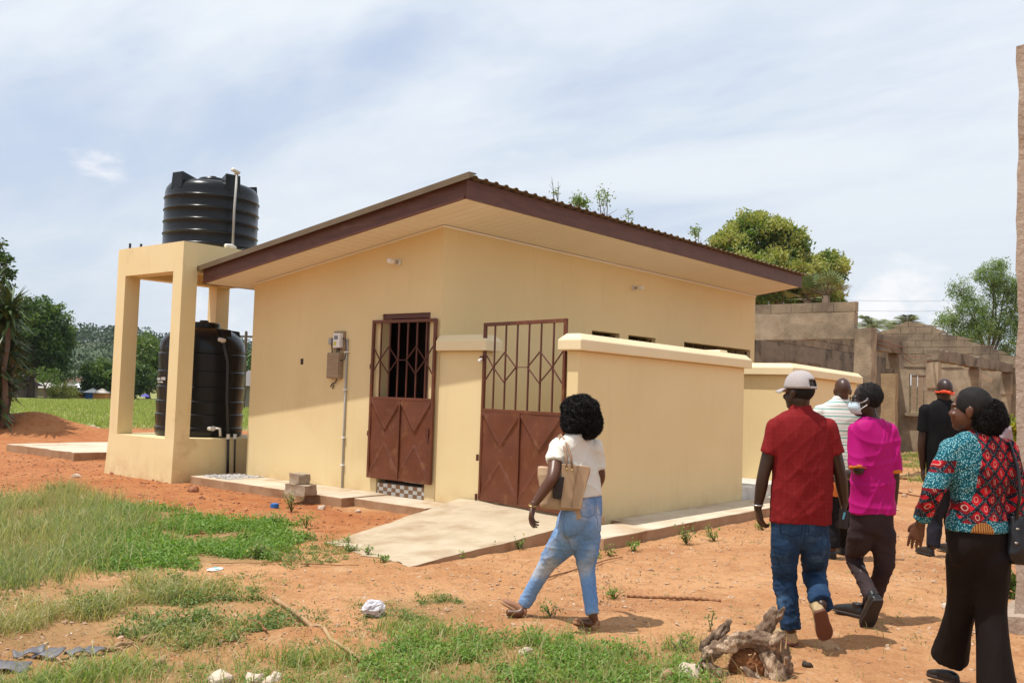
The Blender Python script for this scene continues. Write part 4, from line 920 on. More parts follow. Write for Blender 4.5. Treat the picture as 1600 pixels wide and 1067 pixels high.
# field grass far out: short tussocks
M_grassf = leafmat('field_grass', (.22,.26,.07), (.36,.38,.13), (.46,.42,.19), tr=.45)
def blades(name, x, y, z, h, w, lean, rg, mt, label, rnd=None):
    n = len(x); a = rg.random(n)*6.283; d = np.stack([np.cos(a), np.sin(a), np.zeros(n)], 1); a2 = rg.random(n)*6.283; ld = np.stack([np.cos(a2), np.sin(a2), np.zeros(n)], 1)
    b = np.stack([x, y, z], 1); h = h[:, None]; w = w[:, None]; lean = lean[:, None]
    up = np.array([0, 0, 1.0]); m_ = b+up*h*.55+ld*lean*h*.3; t = b+up*h*(1-.25*lean)+ld*lean*h
    m2 = b+up*h*.84+ld*lean*h*.68-up*h*.16*lean
    V = np.concatenate([np.stack([b-d*w, b+d*w, m_+d*w*.85, m_-d*w*.85], 1), np.stack([m_-d*w*.85, m_+d*w*.85, m2+d*w*.5, m2-d*w*.5], 1), np.stack([m2-d*w*.5, m2+d*w*.5, t+d*w*.08, t-d*w*.08], 1)])
    r_ = rg.random(n) if rnd is None else rnd; r_ = np.concatenate([r_, r_, r_])
    o = link(name, quads_mesh(name, V, r_), mt); o['kind'] = 'stuff'; o['label'] = label; return o
def scatter_poly(px_poly, n, rg, soft=.2, thresh=None):
    pts = np.array([onz(a, b, 0)[:2] for a, b in px_poly]); lo = pts.min(0); hi = pts.max(0); X_, Y_ = [], []
    tot = 0
    for _ in range(40):
        x = rg.uniform(lo[0], hi[0], n); y = rg.uniform(lo[1], hi[1], n); m_ = poly_mask(x, y, px_poly, soft)
        d = (x*math.cos(YAW)+y*math.sin(YAW)); k_ = (rg.random(n) < m_) & (d > 2.6)
        X_.append(x[k_]); Y_.append(y[k_]); tot += k_.sum()
        if tot >= n: break
    x = np.concatenate(X_)[:n]; y = np.concatenate(Y_)[:n]; return x, y
rg = np.random.default_rng(101)
x, y = scatter_poly([(-300,640),(-100,655),(0,661),(160,668),(240,668),(420,674),(560,690),(700,640),(500,627),(-300,623)], 60000, rg, .8)
blades('field_grass', x, y, gz_np(x, y), .08+.12*rg.random(len(x)), .012+.012*rg.random(len(x)), .5*rg.random(len(x)), rg, M_grassf, 'green grass of the open field')
# ---------------------------------------------------------------- far buildings and stalls across the field
M_farwall = mat('far_cream_wall', (.42,.34,.26), (.36,.29,.22), rough=.9, ns=.8)
M_farroof = mat('far_roof', (.50,.47,.44), (.42,.36,.32), rough=.6, ns=1)
M_whiteroof = mat('white_sheet_roof', (.72,.72,.72), rough=.5)
def camframe():
    a = YAW; return Vector((math.cos(a), math.sin(a), 0)), Vector((math.sin(a), -math.cos(a), 0))
FW, RT = camframe()
def far_house(name, label, px0, px1, ytop, dep, wall_h, dpt, mw, mr_, wins=3, roof_rise=.7, cat='building'):
    a = gbase(px0, dep); b = gbase(px1, dep); L_ = (b-a).length; t = thing(name, label, cat, (a+b)/2)
    def q(u, v, z): return a+(b-a)*u+FW*v+Vector((0,0,z))
    m_ = MB(); m_.hexa([q(0,0,-.2), q(1,0,-.2), q(1,dpt,-.2), q(0,dpt,-.2), q(0,0,wall_h), q(1,0,wall_h), q(1,dpt,wall_h), q(0,dpt,wall_h)]); m_.build('wall', mw, t)
    o_ = .4/L_; m_ = MB(); m_.add([q(-o_,-.4,wall_h-.05), q(1+o_,-.4,wall_h-.05), q(1+o_,dpt+.4,wall_h-.05), q(-o_,dpt+.4,wall_h-.05), q(-o_*.5,dpt/2,wall_h+roof_rise), q(1+o_*.5,dpt/2,wall_h+roof_rise)], [(0,1,5,4),(2,3,4,5),(1,2,5),(3,0,4),(0,3,2,1)]); m_.build('roof', mr_, t)
    for k_ in range(wins):
        u0 = (k_+.3)/wins; u1 = (k_+.65)/wins; m_ = MB(); m_.hexa([q(u0,-.03,wall_h*.35), q(u1,-.03,wall_h*.35), q(u1,.02,wall_h*.35), q(u0,.02,wall_h*.35), q(u0,-.03,wall_h*.8), q(u1,-.03,wall_h*.8), q(u1,.02,wall_h*.8), q(u0,.02,wall_h*.8)]); m_.build('window', M_dark, t)
    return t
far_house('long_house', 'long low cream house with a pale roof behind the round tree trunk', 8, 82, 605, 78, .75, 5, M_farwall, M_farroof, 4, .35)
far_house('shed', 'white roofed shed left of the dark spreading tree', 102, 150, 603, 80, .45, 6, M_farwall, M_whiteroof, 2, .75)
far_house('grey_house', 'grey gabled house glimpsed between the lower tank and the door wall', 374, 420, 590, 62, 1.5, 5, mat('far_grey_wall', (.22,.2,.17), rough=.9), mat('far_grey_roof', (.16,.14,.13), rough=.8), 3, 1.0)
far_house('brown_house', 'brown roofed house corner at the far left edge of the field', -60, 6, 605, 70, .9, 5, M_farwall, M_fascia, 2, .7)
def stall(label, px, dep, w_, h_, mw, mr_):
    a = gbase(px, dep); t = thing('kiosk', label, 'kiosk', a)
    MB().hexa([a-RT*w_/2, a+RT*w_/2, a+RT*w_/2+FW*w_, a-RT*w_/2+FW*w_, a-RT*w_/2+Vector((0,0,h_)), a+RT*w_/2+Vector((0,0,h_)), a+RT*w_/2+FW*w_+Vector((0,0,h_)), a-RT*w_/2+FW*w_+Vector((0,0,h_))]).build('kiosk_body', mw, t)
    u = Vector((0,0,h_)); m_ = MB(); q = w_*.62; m_.add([a-RT*q-FW*.3+u, a+RT*q-FW*.3+u, a+RT*q+FW*w_*1.1+u, a-RT*q+FW*w_*1.1+u, a+FW*w_*.5+u+Vector((0,0,.35))], [(0,1,4),(1,2,4),(2,3,4),(3,0,4),(0,3,2,1)]); m_.build('kiosk_roof', mr_, t)
M_blue = mat('blue_kiosk', (.03,.09,.28), (.04,.12,.33), rough=.6); M_orange = mat('orange_kiosk', (.50,.22,.07), rough=.7)
stall('small blue kiosk under the white shed roof', 114, 75, 1.2, .55, M_blue, M_whiteroof)
stall('orange walled kiosk beside the blue kiosk', 129, 75, 1.0, .5, M_orange, M_whiteroof)
stall('blue kiosk with a pale roof at the foot of the dark spreading tree', 141, 74, .8, .5, M_blue, M_whiteroof)
stall('orange and brown kiosk right of the blue one', 155, 74, 1.0, .5, M_orange, M_farroof)
def umbrella(px, dep):
    a = gbase(px, dep); t = thing('sun_umbrella', 'purple blue sun umbrella seen between the tank stand legs', 'umbrella', a)
    MB().tube([a, a+Vector((0,0,.62))], .02, 6).build('pole', M_metal, t); MB().lathe(a+Vector((0,0,.38)), [(.34, 0), (.25, .12), (.11, .19), (.02, .22)], 10).build('canopy', mat('purple_cloth', (.10,.09,.35), rough=.7), t)
umbrella(227, 70)
def power_pole(px, dep, ytop, label, arm=1.2):
    a = gbase(px, dep); tpt = P(px, ytop, dep); t = thing('power_pole', label, 'power pole', a); top_ = Vector((a.x, a.y, tpt.z))
    MB().tube([a, top_], [.14, .09], 8).build('pole', M_bark, t, smooth=True); MB().beam(top_-RT*arm-Vector((0,0,.3)), top_+RT*arm-Vector((0,0,.3)), .1, .12).build('cross_arm', M_bark, t)
    for s_ in (-.9, 0, .9): MB().tube([top_+RT*arm*s_-Vector((0,0,.24)), top_+RT*arm*s_+Vector((0,0,.06))], [.06, .04], 8).build('insulator', M_dark, t)
    return top_
power_pole(380, 60, 518, 'wooden power pole with a cross arm between the lower tank and the house')
def wires(label, pts_list, r=.012, name='power_line'):
    for k_, (a, b, lb) in enumerate(pts_list):
        m_ = MB(); m_.tube([a.lerp(b, i/12)-Vector((0,0,.6*math.sin(math.pi*i/12))) for i in range(13)], r, 4)
        o = m_.build(name, M_dark, None, smooth='all'); tag(o, lb, 'power line', 'power lines'); centre(o)
wires('', [(P(1180, 462, 60), P(1760, 450, 62), 'upper power line crossing the white cloud right of the fan palms'),
           (P(1180, 478, 60), P(1760, 465, 62), 'lower power line crossing the white cloud right of the fan palms'),
           (P(1300, 545, 44), P(1900, 505, 40), 'top wire of the two in front of the feathery tree'),
           (P(1300, 556, 44), P(1900, 526, 40), 'bottom wire of the two in front of the feathery tree')], .007)
# ================================================================ ruined block building
ruin = thing('ruined_building', 'roofless unfinished grey brown block building with broken beams behind the men', 'building', (21, 7.4, 0))
BV = []
for _ in range(5):
    m_ = MB(); m_.box((-.5, -.5, -.5), (.5, .5, .5), jit=.02); BV.append(m_.mesh('block'))
    BV[-1].materials.append(M_block)
NBLK = [0]
def block(par, c, ang, l_, th_, h_):
    me = random.choice(BV); o = bpy.data.objects.new('block', me); COL.objects.link(o); o.parent = par; o.location = Vector(c)-wloc(par)
    o.rotation_euler = (random.uniform(-.01,.01), random.uniform(-.01,.01), ang+random.uniform(-.012,.012)); o.scale = (l_, th_+random.uniform(-.01,.012), h_); NBLK[0] += 1; return o
def block_wall(par, a, b, z0, z1, top=None, holes=(), bl=.46, bh=.215, th_=.16, joint=.016, rag=0):
    a = Vector((*a, 0)); b = Vector((*b, 0)); L_ = (b-a).length; d = (b-a)/L_; ang = math.atan2(d.y, d.x); mo = MB(); nrm = Vector((-d.y, d.x, 0))
    nz = int(round((z1-z0)/bh))
    for r_ in range(nz):
        z = z0+r_*bh; x = -(bl/2 if r_ % 2 else 0)
        while x < L_:
            xa, xb = max(x, 0), min(x+bl, L_)
            x += bl
            if xb-xa < .06: continue
            c_ = (xa+xb)/2
            if top and z+bh > min(top(xa/L_), top(xb/L_)):
                ha, hb = min(top(xa/L_), z+bh), min(top(xb/L_), z+bh)
                if max(ha, hb) < z+.05: continue
                ha = max(ha, z+.02); hb = max(hb, z+.02); A = a+d*(xa+joint/2); B = a+d*(xb-joint/2); n_ = nrm*th_/2; q_ = MB()
                q_.hexa([A-n_+Vector((0,0,z)), B-n_+Vector((0,0,z)), B+n_+Vector((0,0,z)), A+n_+Vector((0,0,z)), A-n_+Vector((0,0,ha-.01)), B-n_+Vector((0,0,hb-.01)), B+n_+Vector((0,0,hb-.01)), A+n_+Vector((0,0,ha-.01))]); q_.build('block', M_block, par); continue
            if any(h0 < c_ < h1 and g0 < z+bh/2 < g1 for h0, h1, g0, g1 in holes): continue
            if rag and r_ == nz-1 and random.random() < rag: continue
            p = a+d*c_; block(par, (p.x, p.y, z+bh/2), ang, xb-xa-joint, th_, bh-joint)
            A = a+d*xa; B = a+d*xb; n_ = nrm*(th_/2-.018); mo.hexa([A-n_+Vector((0,0,z)), B-n_+Vector((0,0,z)), B+n_+Vector((0,0,z)), A+n_+Vector((0,0,z)), A-n_+Vector((0,0,z+bh-.004)), B-n_+Vector((0,0,z+bh-.004)), B+n_+Vector((0,0,z+bh-.004)), A+n_+Vector((0,0,z+bh-.004))])
    o = mo.build('mortar', M_mortar, par); o['kind'] = 'stuff'
M_mortar = mat('pale_mortar', (.36,.29,.21), (.27,.21,.15), rough=1, ns=3)
def roughbox(par, name, a, b, mt, jit=.025, step=.3, **k):
    """plastered member with a worn, uneven face"""
    a = Vector(a); b = Vector(b); bm = bmesh.new(); bmesh.ops.create_cube(bm, size=1)
    for v in bm.verts: v.co = Vector([a[i]+(v.co[i]+.5)*(b[i]-a[i]) for i in range(3)])
    for ax in range(3):
        n = int(abs(b[ax]-a[ax])/step)
        for q in range(1, n+1):
            co = Vector((0,0,0)); co[ax] = a[ax]+(b[ax]-a[ax])*q/(n+1); no = Vector((0,0,0)); no[ax] = 1
            bmesh.ops.bisect_plane(bm, geom=bm.verts[:]+bm.edges[:]+bm.faces[:], plane_co=co, plane_no=no)
    for v in bm.verts:
        nn = mnoise.noise_vector(v.co*2.3)*jit+mnoise.noise_vector(v.co*9)*jit*.5; v.co += nn
    off = wloc(par); 
    for v in bm.verts: v.co -= off
    me = bpy.data.meshes.new(name); bm.to_mesh(me); bm.free(); return link(name, me, mt, par, smooth=True)
random.seed(5)
block_wall(ruin, (21.1, 7.42), (21.1, 13.2), 3.63, 3.86, rag=0, bh=.23, bl=.5)
roughbox(ruin, 'lintel_beam', (21.0, 7.45, 3.02), (21.22, 13.2, 3.628), M_plaster)
roughbox(ruin, 'pillar', (20.98, 7.06, -.1), (21.3, 7.44, 3.25), M_plaster, .035, .2)
roughbox(ruin, 'pillar', (20.98, 12.8, -.1), (21.3, 13.15, 3.018), M_plaster, .03, .25)
block_wall(ruin, (21.3, 10.72), (34.0, 10.72), 3.17, 3.82)
def wall_with_hole(par, name, x0, x1, y0, y1, z1, holes, mt, axis):
    """plastered wall along axis, cut up around its openings"""
    s = x0 if axis == 'x' else y0; e = x1 if axis == 'x' else y1; cuts = sorted(holes)
    def bx(u0, u1, za, zb):
        if u1-u0 < .02: return
        A = (u0, y0, za) if axis == 'x' else (x0, u0, za); B = (u1, y1, zb) if axis == 'x' else (x1, u1, zb); roughbox(par, name, A, B, mt, .012, .6)
    u = s
    for h0, h1, g0, g1 in cuts: bx(u, h0, -.1, z1); bx(h0, h1, -.1, g0); bx(h0, h1, g1, z1); u = h1
    bx(u, e, -.1, z1)
wall_with_hole(ruin, 'plastered_wall', 21.3, 34.0, 10.64, 10.80, 3.165, [(24.3, 27.2, 1.6, 2.70), (29.5, 30.4, 0, 2.2)], M_soot_shade, 'x')  # back wall's shade is put into this darker colour
block_wall(ruin, (24.3, 10.74), (27.2, 10.74), 1.6, 2.75, bh=.23)
# gable end
def gtop(u):
    y = 11.5+(5.4-11.5)*u; return 4.55-.40*abs(y-10.1) if y > 10.1 else 4.55-.385*(10.1-y)
block_wall(ruin, (34.1, 11.5), (34.1, 5.4), 3.12, 4.6, top=gtop, bl=.52, bh=.235)
roughbox(ruin, 'ring_beam', (33.97, 5.4, 2.90), (34.24, 11.5, 3.115), M_plaster)
wall_with_hole(ruin, 'plastered_wall', 34.0, 34.16, 5.4, 11.5, 2.898, [(9.45, 10.15, 1.35, 2.65)], M_plaster, 'y')
for k_, yy in enumerate((9.55, 9.78, 10.0)):
    m_ = MB(); m_.beam((34.05, yy, 1.36), (34.05, yy+random.uniform(-.03,.03), 2.64), .04, .19, (0,1,0)); m_.build('window_plank', M_wood, ruin)
roughbox(ruin, 'window_sill', (33.85, 9.35, 1.24), (34.02, 10.25, 1.345), M_plaster)
roughbox(ruin, 'wall_pier', (30.0, 9.35, -.1), (30.25, 9.80, 2.55), mat('sunlit_render', (.38,.27,.15), (.30,.21,.12), rough=.95, ns=3, bump=.8, bs=14, bd=.02), .03, .2)
for q_ in range(3): pass
# verandah: broken beam, posts and long beam
roughbox(ruin, 'broken_beam', (21.31, 7.1, 2.80), (23.3, 7.36, 3.16), M_soot_shade, .03, .2)
roughbox(ruin, 'hanging_block', (23.0, 7.1, 2.45), (23.35, 7.4, 2.79), M_soot_shade, .03, .15)
for xx in (25.5, 29.6, 33.6): 
    roughbox(ruin, 'post', (xx, 6.92, -.1), (xx+.24, 7.16, 2.74), M_plaster, .02, .25)
    roughbox(ruin, 'post_collar', (xx-.03, 6.89, 2.05), (xx+.27, 7.19, 2.70), M_plaster, .012, .3)
for xa, xb in ((25.45, 28.3), (28.32, 31.4), (31.42, 34.1)): roughbox(ruin, 'long_beam', (xa, 6.90, 2.745), (xb, 7.18, 3.03), M_soot_shade, .04, .14)
for pts in ([(23.3, 7.2, 2.95), (24.2, 7.25, 2.78), (25.4, 7.05, 2.86)], [(23.3, 7.3, 2.85), (24.4, 7.2, 2.62), (25.45, 7.0, 2.75)], [(21.3, 7.1, 2.95), (22.2, 7.05, 2.9), (23.2, 7.06, 2.84)], [(21.3, 7.08, 3.05), (22.2, 7.03, 2.98), (23.3, 7.04, 2.95)]):
    MB().tube(pts, .010, 5).build('reinforcing_bar', mat('rust', (.22,.09,.04), rough=.9) if 'rust' not in bpy.data.materials else bpy.data.materials['rust'], ruin, smooth='all')
m_ = MB(); m_.beam((33.2, 8.2, 2.9), (33.0, 7.3, 2.45), .04, .12); m_.build('leaning_plank', M_wood, ruin)
# board shed at the right
shed = thing('board_shed', 'pale board shed with a rusty sheet roof right of the roofless building', 'shed', tuple(gbase(1560, 43)))
a = gbase(1492, 43); d_ = RT
for i in range(16):
    p0 = a+RT*(.42*i); m_ = MB(); m_.hexa([p0, p0+RT*.405, p0+RT*.405+FW*.03, p0+FW*.03, p0+Vector((0,0,2.45)), p0+RT*.405+Vector((0,0,2.45)), p0+RT*.405+FW*.03+Vector((0,0,2.45)), p0+FW*.03+Vector((0,0,2.45))]); m_.build('board', mat('shed_board', (.42,.35,.26), (.33,.27,.19), rough=.85, ns=1.5) if 'shed_board' not in bpy.data.materials else bpy.data.materials['shed_board'], shed)
m_ = MB(); b0 = a-RT*.3-FW*.5; m_.hexa([b0+Vector((0,0,2.46)), b0+RT*7.6+Vector((0,0,2.40)), b0+RT*7.6+FW*4+Vector((0,0,3.0)), b0+FW*4+Vector((0,0,3.05)), b0+Vector((0,0,2.52)), b0+RT*7.6+Vector((0,0,2.46)), b0+RT*7.6+FW*4+Vector((0,0,3.06)), b0+FW*4+Vector((0,0,3.11))]); m_.build('roof_sheet', mat('rusty_sheet', (.40,.30,.21), (.28,.19,.13), rough=.7, ns=2), shed)
m_ = MB(); m_.beam(b0+FW*.1+Vector((0,0,2.38)), b0+RT*7.6+FW*.1+Vector((0,0,2.33)), .1, .12); m_.build('rafter', M_dark, shed)
# concrete pillar at the right edge
pil = thing('concrete_pillar', 'rough bare concrete pillar at the right edge behind the woman in the print blouse', 'pillar', (7.85, 1.4, 0))
M_pil = mat('pillar_concrete', (.42,.33,.26), (.33,.25,.19), rough=.95, ns=3, bump=1.0, bs=20, bd=.02, c3=(.30,.16,.08), s3=1.6, t3=(.55,.7))
roughbox(pil, 'pillar_shaft', (7.70, 1.17, .12), (8.0, 1.545, 4.30), M_pil, .022, .12)
roughbox(pil, 'pillar_footing', (7.60, 1.05, -.1), (8.1, 1.62, .12), M_pil, .05, .12)
# ================================================================ people
def fuse(mb, voxel=.007, smooth=3, fac=.5):
    """one continuous skin over everything in mb"""
    me = mb.mesh('tmp'); ob = bpy.data.objects.new('tmp', me); COL.objects.link(ob)
    r = ob.modifiers.new('r', 'REMESH'); r.mode = 'VOXEL'; r.voxel_size = voxel
    if smooth: s_ = ob.modifiers.new('s', 'SMOOTH'); s_.factor = fac; s_.iterations = smooth
    bpy.context.view_layer.update()
    out = bpy.data.meshes.new_from_object(ob.evaluated_get(bpy.context.evaluated_depsgraph_get()))
    bpy.data.objects.remove(ob); bpy.data.meshes.remove(me); out.materials.clear(); return out
def vco(me):
    a = np.empty(len(me.vertices)*3, np.float32); me.vertices.foreach_get('co', a); return a.reshape(-1, 3).astype(float)
def vno(me):
    a = np.empty(len(me.vertices)*3, np.float32); me.vertices.foreach_get('normal', a); return a.reshape(-1, 3).astype(float)
def crease(p, seed, amp, freq=(14, 26), zs=1.0, n=7):
    """folds: a few warped ripples running mostly along x,y so that they read as horizontal or slanting creases"""
    r = np.random.default_rng(seed); out = np.zeros(len(p))
    for i in range(n):
        f = r.uniform(*freq); d = unit(r.normal(size=3)*np.array([.7, .7, 1.0*zs])); w_ = unit(r.normal(size=3))
        out += np.sin(p@d*f+1.6*np.sin(p@w_*f*.37+r.uniform(0, 6))+r.uniform(0, 6))
    out /= n**.5; r2 = np.zeros(len(p))
    for i in range(4):
        f = r.uniform(*freq)*1.15; d = unit(r.normal(size=3)*np.array([.6, .6, 1.1*zs])); w_ = unit(r.normal(size=3)); r2 += (1-np.abs(np.sin(p@d*f+1.9*np.sin(p@w_*f*.33+r.uniform(0, 6))+r.uniform(0, 6))))**3
    return (.7*out+.7*(r2-.8))*amp
def dress(name, mb, mt, par, voxel=.009, smooth=4, folds=(), sub=None, attr=None):
    if isinstance(mb, Pair): return [dress(name, q_, mt, par, voxel, smooth, folds, sub, attr) for q_ in mb]
    me = fuse(mb, voxel, smooth); p = vco(me); n = vno(me)
    for fn in folds: p = p+n*fn(p)[:, None]
    me.vertices.foreach_set('co', (p-np.array(wloc(par))).astype(np.float32).ravel())
    if attr:
        for nm, v in attr(p).items():
            v = np.asarray(v, np.float32)
            if v.ndim == 2: at = me.attributes.new(nm, 'FLOAT_VECTOR', 'POINT'); at.data.foreach_set('vector', v.ravel())
            else: at = me.attributes.new(nm, 'FLOAT', 'POINT'); at.data.foreach_set('value', v)
    me.update(); return link(name, me, mt, par, smooth='all')
def arm_loft(mb, pts, rad, n=14, cap=True):
    pts = [Vector(p) for p in pts]; secs = []
    for i, p in enumerate(pts):
        d = (pts[min(i+1, len(pts)-1)]-pts[max(i-1, 0)]).normalized(); u = d.cross(Vector(CF)).normalized() if abs(d.dot(Vector(CF))) < .95 else Vector((0,0,1)).cross(d).normalized(); w_ = d.cross(u)
        secs.append((p, u*rad[i], w_*rad[i]))
    mb.loft(secs, n, sub=5)
    if cap:
        for p, r in ((pts[0], rad[0]), (pts[-1], rad[-1])): mb.ell(p, [(r*.97,0,0),(0,r*.97,0),(0,0,r*.97)])
def head_mb(mb, c, f, u, s=1.0, neck=None, nr=.055):
    c = Vector(c); f = Vector(f).normalized(); u = Vector(u).normalized(); r = f.cross(u).normalized(); u = r.cross(f)
    E = lambda a, b, c_, x, y, z: mb.ell(c+(r*a+f*b+u*c_)*s, [r*x*s, f*y*s, u*z*s], 18, 12)
    E(0, -.014, .032, .075, .098, .098); E(0, .028, -.035, .061, .066, .085); E(0, .045, -.088, .040, .042, .030)
    E(0, .090, -.024, .016, .019, .018); E(-.012, .087, -.030, .010, .012, .010); E(.012, .087, -.030, .010, .012, .010); E(0, .083, .002, .010, .014, .03)
    E(0, .081, -.058, .024, .013, .009); E(0, .079, -.069, .022, .013, .009); E(0, .076, .025, .052, .020, .012)
    for q in (-1, 1):
        E(q*.036, .078, -.03, .02, .015, .02); E(q*.077, -.008, -.012, .009, .020, .033); E(q*.083, -.014, .0, .006, .016, .022)
    if neck is not None:
        neck = Vector(neck); a = c-u*.045*s-f*.018*s; arm_loft(mb, [a, a.lerp(neck, .5), neck, neck-Vector((0,0,.06))], [nr*.97, nr*.95, nr*1.08, nr*1.25])
def hand_mb(mb, w, d, palm, side, curl=.45, s=1.0, spread=.06):
    """w wrist, d direction of the fingers, palm = way the palm faces, side = thumb side"""
    w = Vector(w); d = Vector(d).normalized(); palm = Vector(palm); palm = (palm-d*palm.dot(d)).normalized(); side = palm.cross(d).normalized()*(1 if palm.cross(d).dot(Vector(side)) > 0 else -1)
    secs = [(w-d*.01, side*.026*s, palm*.019*s), (w+d*.03*s, side*.034*s, palm*.016*s), (w+d*.06*s, side*.041*s, palm*.014*s), (w+d*.088*s, side*.039*s, palm*.012*s)]
    mb.loft(secs, 16, sub=3, ex=2.4); arm_loft(mb, [w-d*.022*s, w+d*.012*s], [.0225*s, .0225*s], 14)
    for i, (o_, l_) in enumerate(((.033, .074), (.0112, .083), (-.0112, .077), (-.032, .060))):
        p = w+d*.080*s+side*o_*s; dd = (d+side*o_*spread*30*.1).normalized(); pts = [p]; ang = curl*(.55+.12*i)
        for k_, fr in enumerate((.44, .31, .25)):
            ang_ = ang*(k_+1)*.9; q = (dd*math.cos(ang_)+palm*math.sin(ang_)).normalized(); p = p+q*l_*fr*s; pts.append(p)
        arm_loft(mb, pts, [.0092*s, .0086*s, .0078*s, .0066*s], 8)
    p = w+d*.018*s+side*.026*s; q = (d*.75+side*.6+palm*.30).normalized(); q2 = (d*.95+side*.15+palm*.35).normalized()
    arm_loft(mb, [p, p+q*.036*s, p+q*.036*s+q2*.028*s], [.0135*s, .011*s, .0085*s], 8)
class Pair(list): pass
def shoe_mb(up, so, heel, toe, nrm, wd=1.0, high=0.0, flat=False):
    if isinstance(up, Pair):
        u_, s_ = MB(), MB(); shoe_mb(u_, s_, heel, toe, nrm, wd, high, flat); up.append(u_); so.append(s_); return
    heel = Vector(heel); toe = Vector(toe); a = toe-heel; L_ = a.length; a.normalize(); n = Vector(nrm); n = (n-a*n.dot(a)).normalized(); b = a.cross(n)
    k_ = L_/.27
    prof = [(0, .018, .018), (.03, .028, .028), (.2, .036, .036), (.45, .037, .034), (.68, .045, .027), (.86, .042, .021), (.97, .028, .016), (1, .012, .010)]
    if flat: prof = [(t_, w_, h_*.68) for t_, w_, h_ in prof]
    up.loft([(heel+a*L_*t_+n*(.016+h_*.85), b*w_*wd*k_, n*h_*1.15) for t_, w_, h_ in prof], 16, sub=3, ex=2.3)
    if high: up.loft([(heel+a*.055+n*.03, b*.036, a*.05), (heel+a*.05+n*(.06+high*.4), b*.036, a*.044), (heel+a*.045+n*(.07+high), b*.039, a*.046)], 16, sub=3)
    so.loft([(heel+a*L_*t_+n*.012, b*(w_+.004)*wd*k_, n*.013) for t_, w_, h_ in prof], 16, sub=3, ex=4)
class Per:
    def __init__(s, label, D, phi, foot, skin=(.034,.0155,.0095), group=None):
        s.D = D; s.s = F/D; c, n = math.cos(R_(phi)), math.sin(R_(phi)); s.f = FW*c-RT*n; s.r = RT*c+FW*n; s.phi = phi
        b = P(*foot, D); s.gz = gz(b.x, b.y); s.t = thing('person', label, 'person', (b.x, b.y, s.gz)); s.body = MB(); s.fine = MB()
        s.skin = mat('dark_brown_skin', skin, tuple(c*1.25 for c in skin), rough=.38, ns=6, spec=.42, bump=.08, bs=80, bd=.001)
    def p(s, x, y, d=0.0): return P(x, y, s.D+d)
    def face(s, phi, tilt=0.0):
        f = FW*math.cos(R_(phi))-RT*math.sin(R_(phi)); u = Vector((0,0,1)); r = f.cross(u); f2 = f*math.cos(tilt)+u*math.sin(tilt); return f2, r.cross(f2)
    def secs(s, L_, grow=1.0):
        out = []
        for q in L_:
            x, y, hw, hd = q[:4]; dd = q[4] if len(q) > 4 else 0.0; a = hw/s.s; n = math.sin(R_(s.phi)); c = math.cos(R_(s.phi)); w_ = math.sqrt(max(a*a-(hd*n)**2, (a*.55)**2))/max(abs(c), .45)
            w_ = min(w_, a*1.35)
            out.append((s.p(x, y, dd), s.r*w_*grow, s.f*hd*grow))
        return out
    def done(s, voxel=.0065, smooth=2):
        me = fuse(s.body, voxel, smooth)
        if s.fine.v:
            bm = bmesh.new(); bm.from_mesh(me); m2 = fuse(s.fine, .0038 if voxel < .008 else .006, 1); bm.from_mesh(m2); bm.to_mesh(me); bm.free()
        p = vco(me); me.vertices.foreach_set('co', (p-np.array(wloc(s.t))).astype(np.float32).ravel()); me.update()
        return link('body', me, s.skin, s.t, smooth='all')
def fuzz(name, me_or_mb, mt, par, n, l_, w_, seed, rad=None):
    """short curls standing on a hair mass"""
    rg = np.random.default_rng(seed); p = vco(me_or_mb); nn = vno(me_or_mb); i = rg.integers(0, len(p), n); q = p[i]+nn[i]*l_*.2
    V = leaf_quads(q, l_*(.6+.8*rg.random(n)), w_, 0, nn[i], .45, .1, rg); link(name, quads_mesh(name, V, rg.random(n)), mt, par)
def hair_mass(S_, ells, mt, amp=.010, fr=55, seed=1, n=5000, l_=.03, w_=.006, voxel=.009, name='hair'):
    m_ = MB()
    for c, ax in ells: m_.ell(c, ax, 20, 14)
    me = fuse(m_, voxel, 2); p = vco(me); nn = vno(me); r = np.random.default_rng(seed); d = np.zeros(len(p))
    for i in range(8): k_ = unit(r.normal(size=3))*fr*r.uniform(.5, 1.6); d += np.sin(p@k_+r.uniform(0, 6)+2*np.sin(p@unit(r.normal(size=3))*fr*.5))
    p = p+nn*(d/8**.5*amp)[:, None]; p = p-np.array(wloc(S_.t)); me.vertices.foreach_set('co', p.astype(np.float32).ravel()); me.update()
    o = link(name, me, mt, S_.t, smooth='all')
    if n: fuzz('curls', me, mt, o, n, l_, w_, seed)
    return o
M_hair = mat('black_hair', (.006,.005,.005), (.012,.010,.009), rough=.7, ns=40, spec=.3, bump=.6, bs=120, bd=.003)
M_hairs = mat('short_black_hair', (.008,.007,.007), (.014,.011,.010), rough=.75, ns=60, spec=.25, bump=.8, bs=300, bd=.002)
M_eye = mat('eye_white', (.30,.26,.23), rough=.2)
def cloth_mat(name, c1, c2=None, rough=.85, ns=8, bump=.35, bs=350, bd=.0008, sheen=0, **k): return mat(name, c1, c2, rough=rough, ns=ns, bump=bump, bs=bs, bd=bd, sheen=sheen, spec=.12, **k)
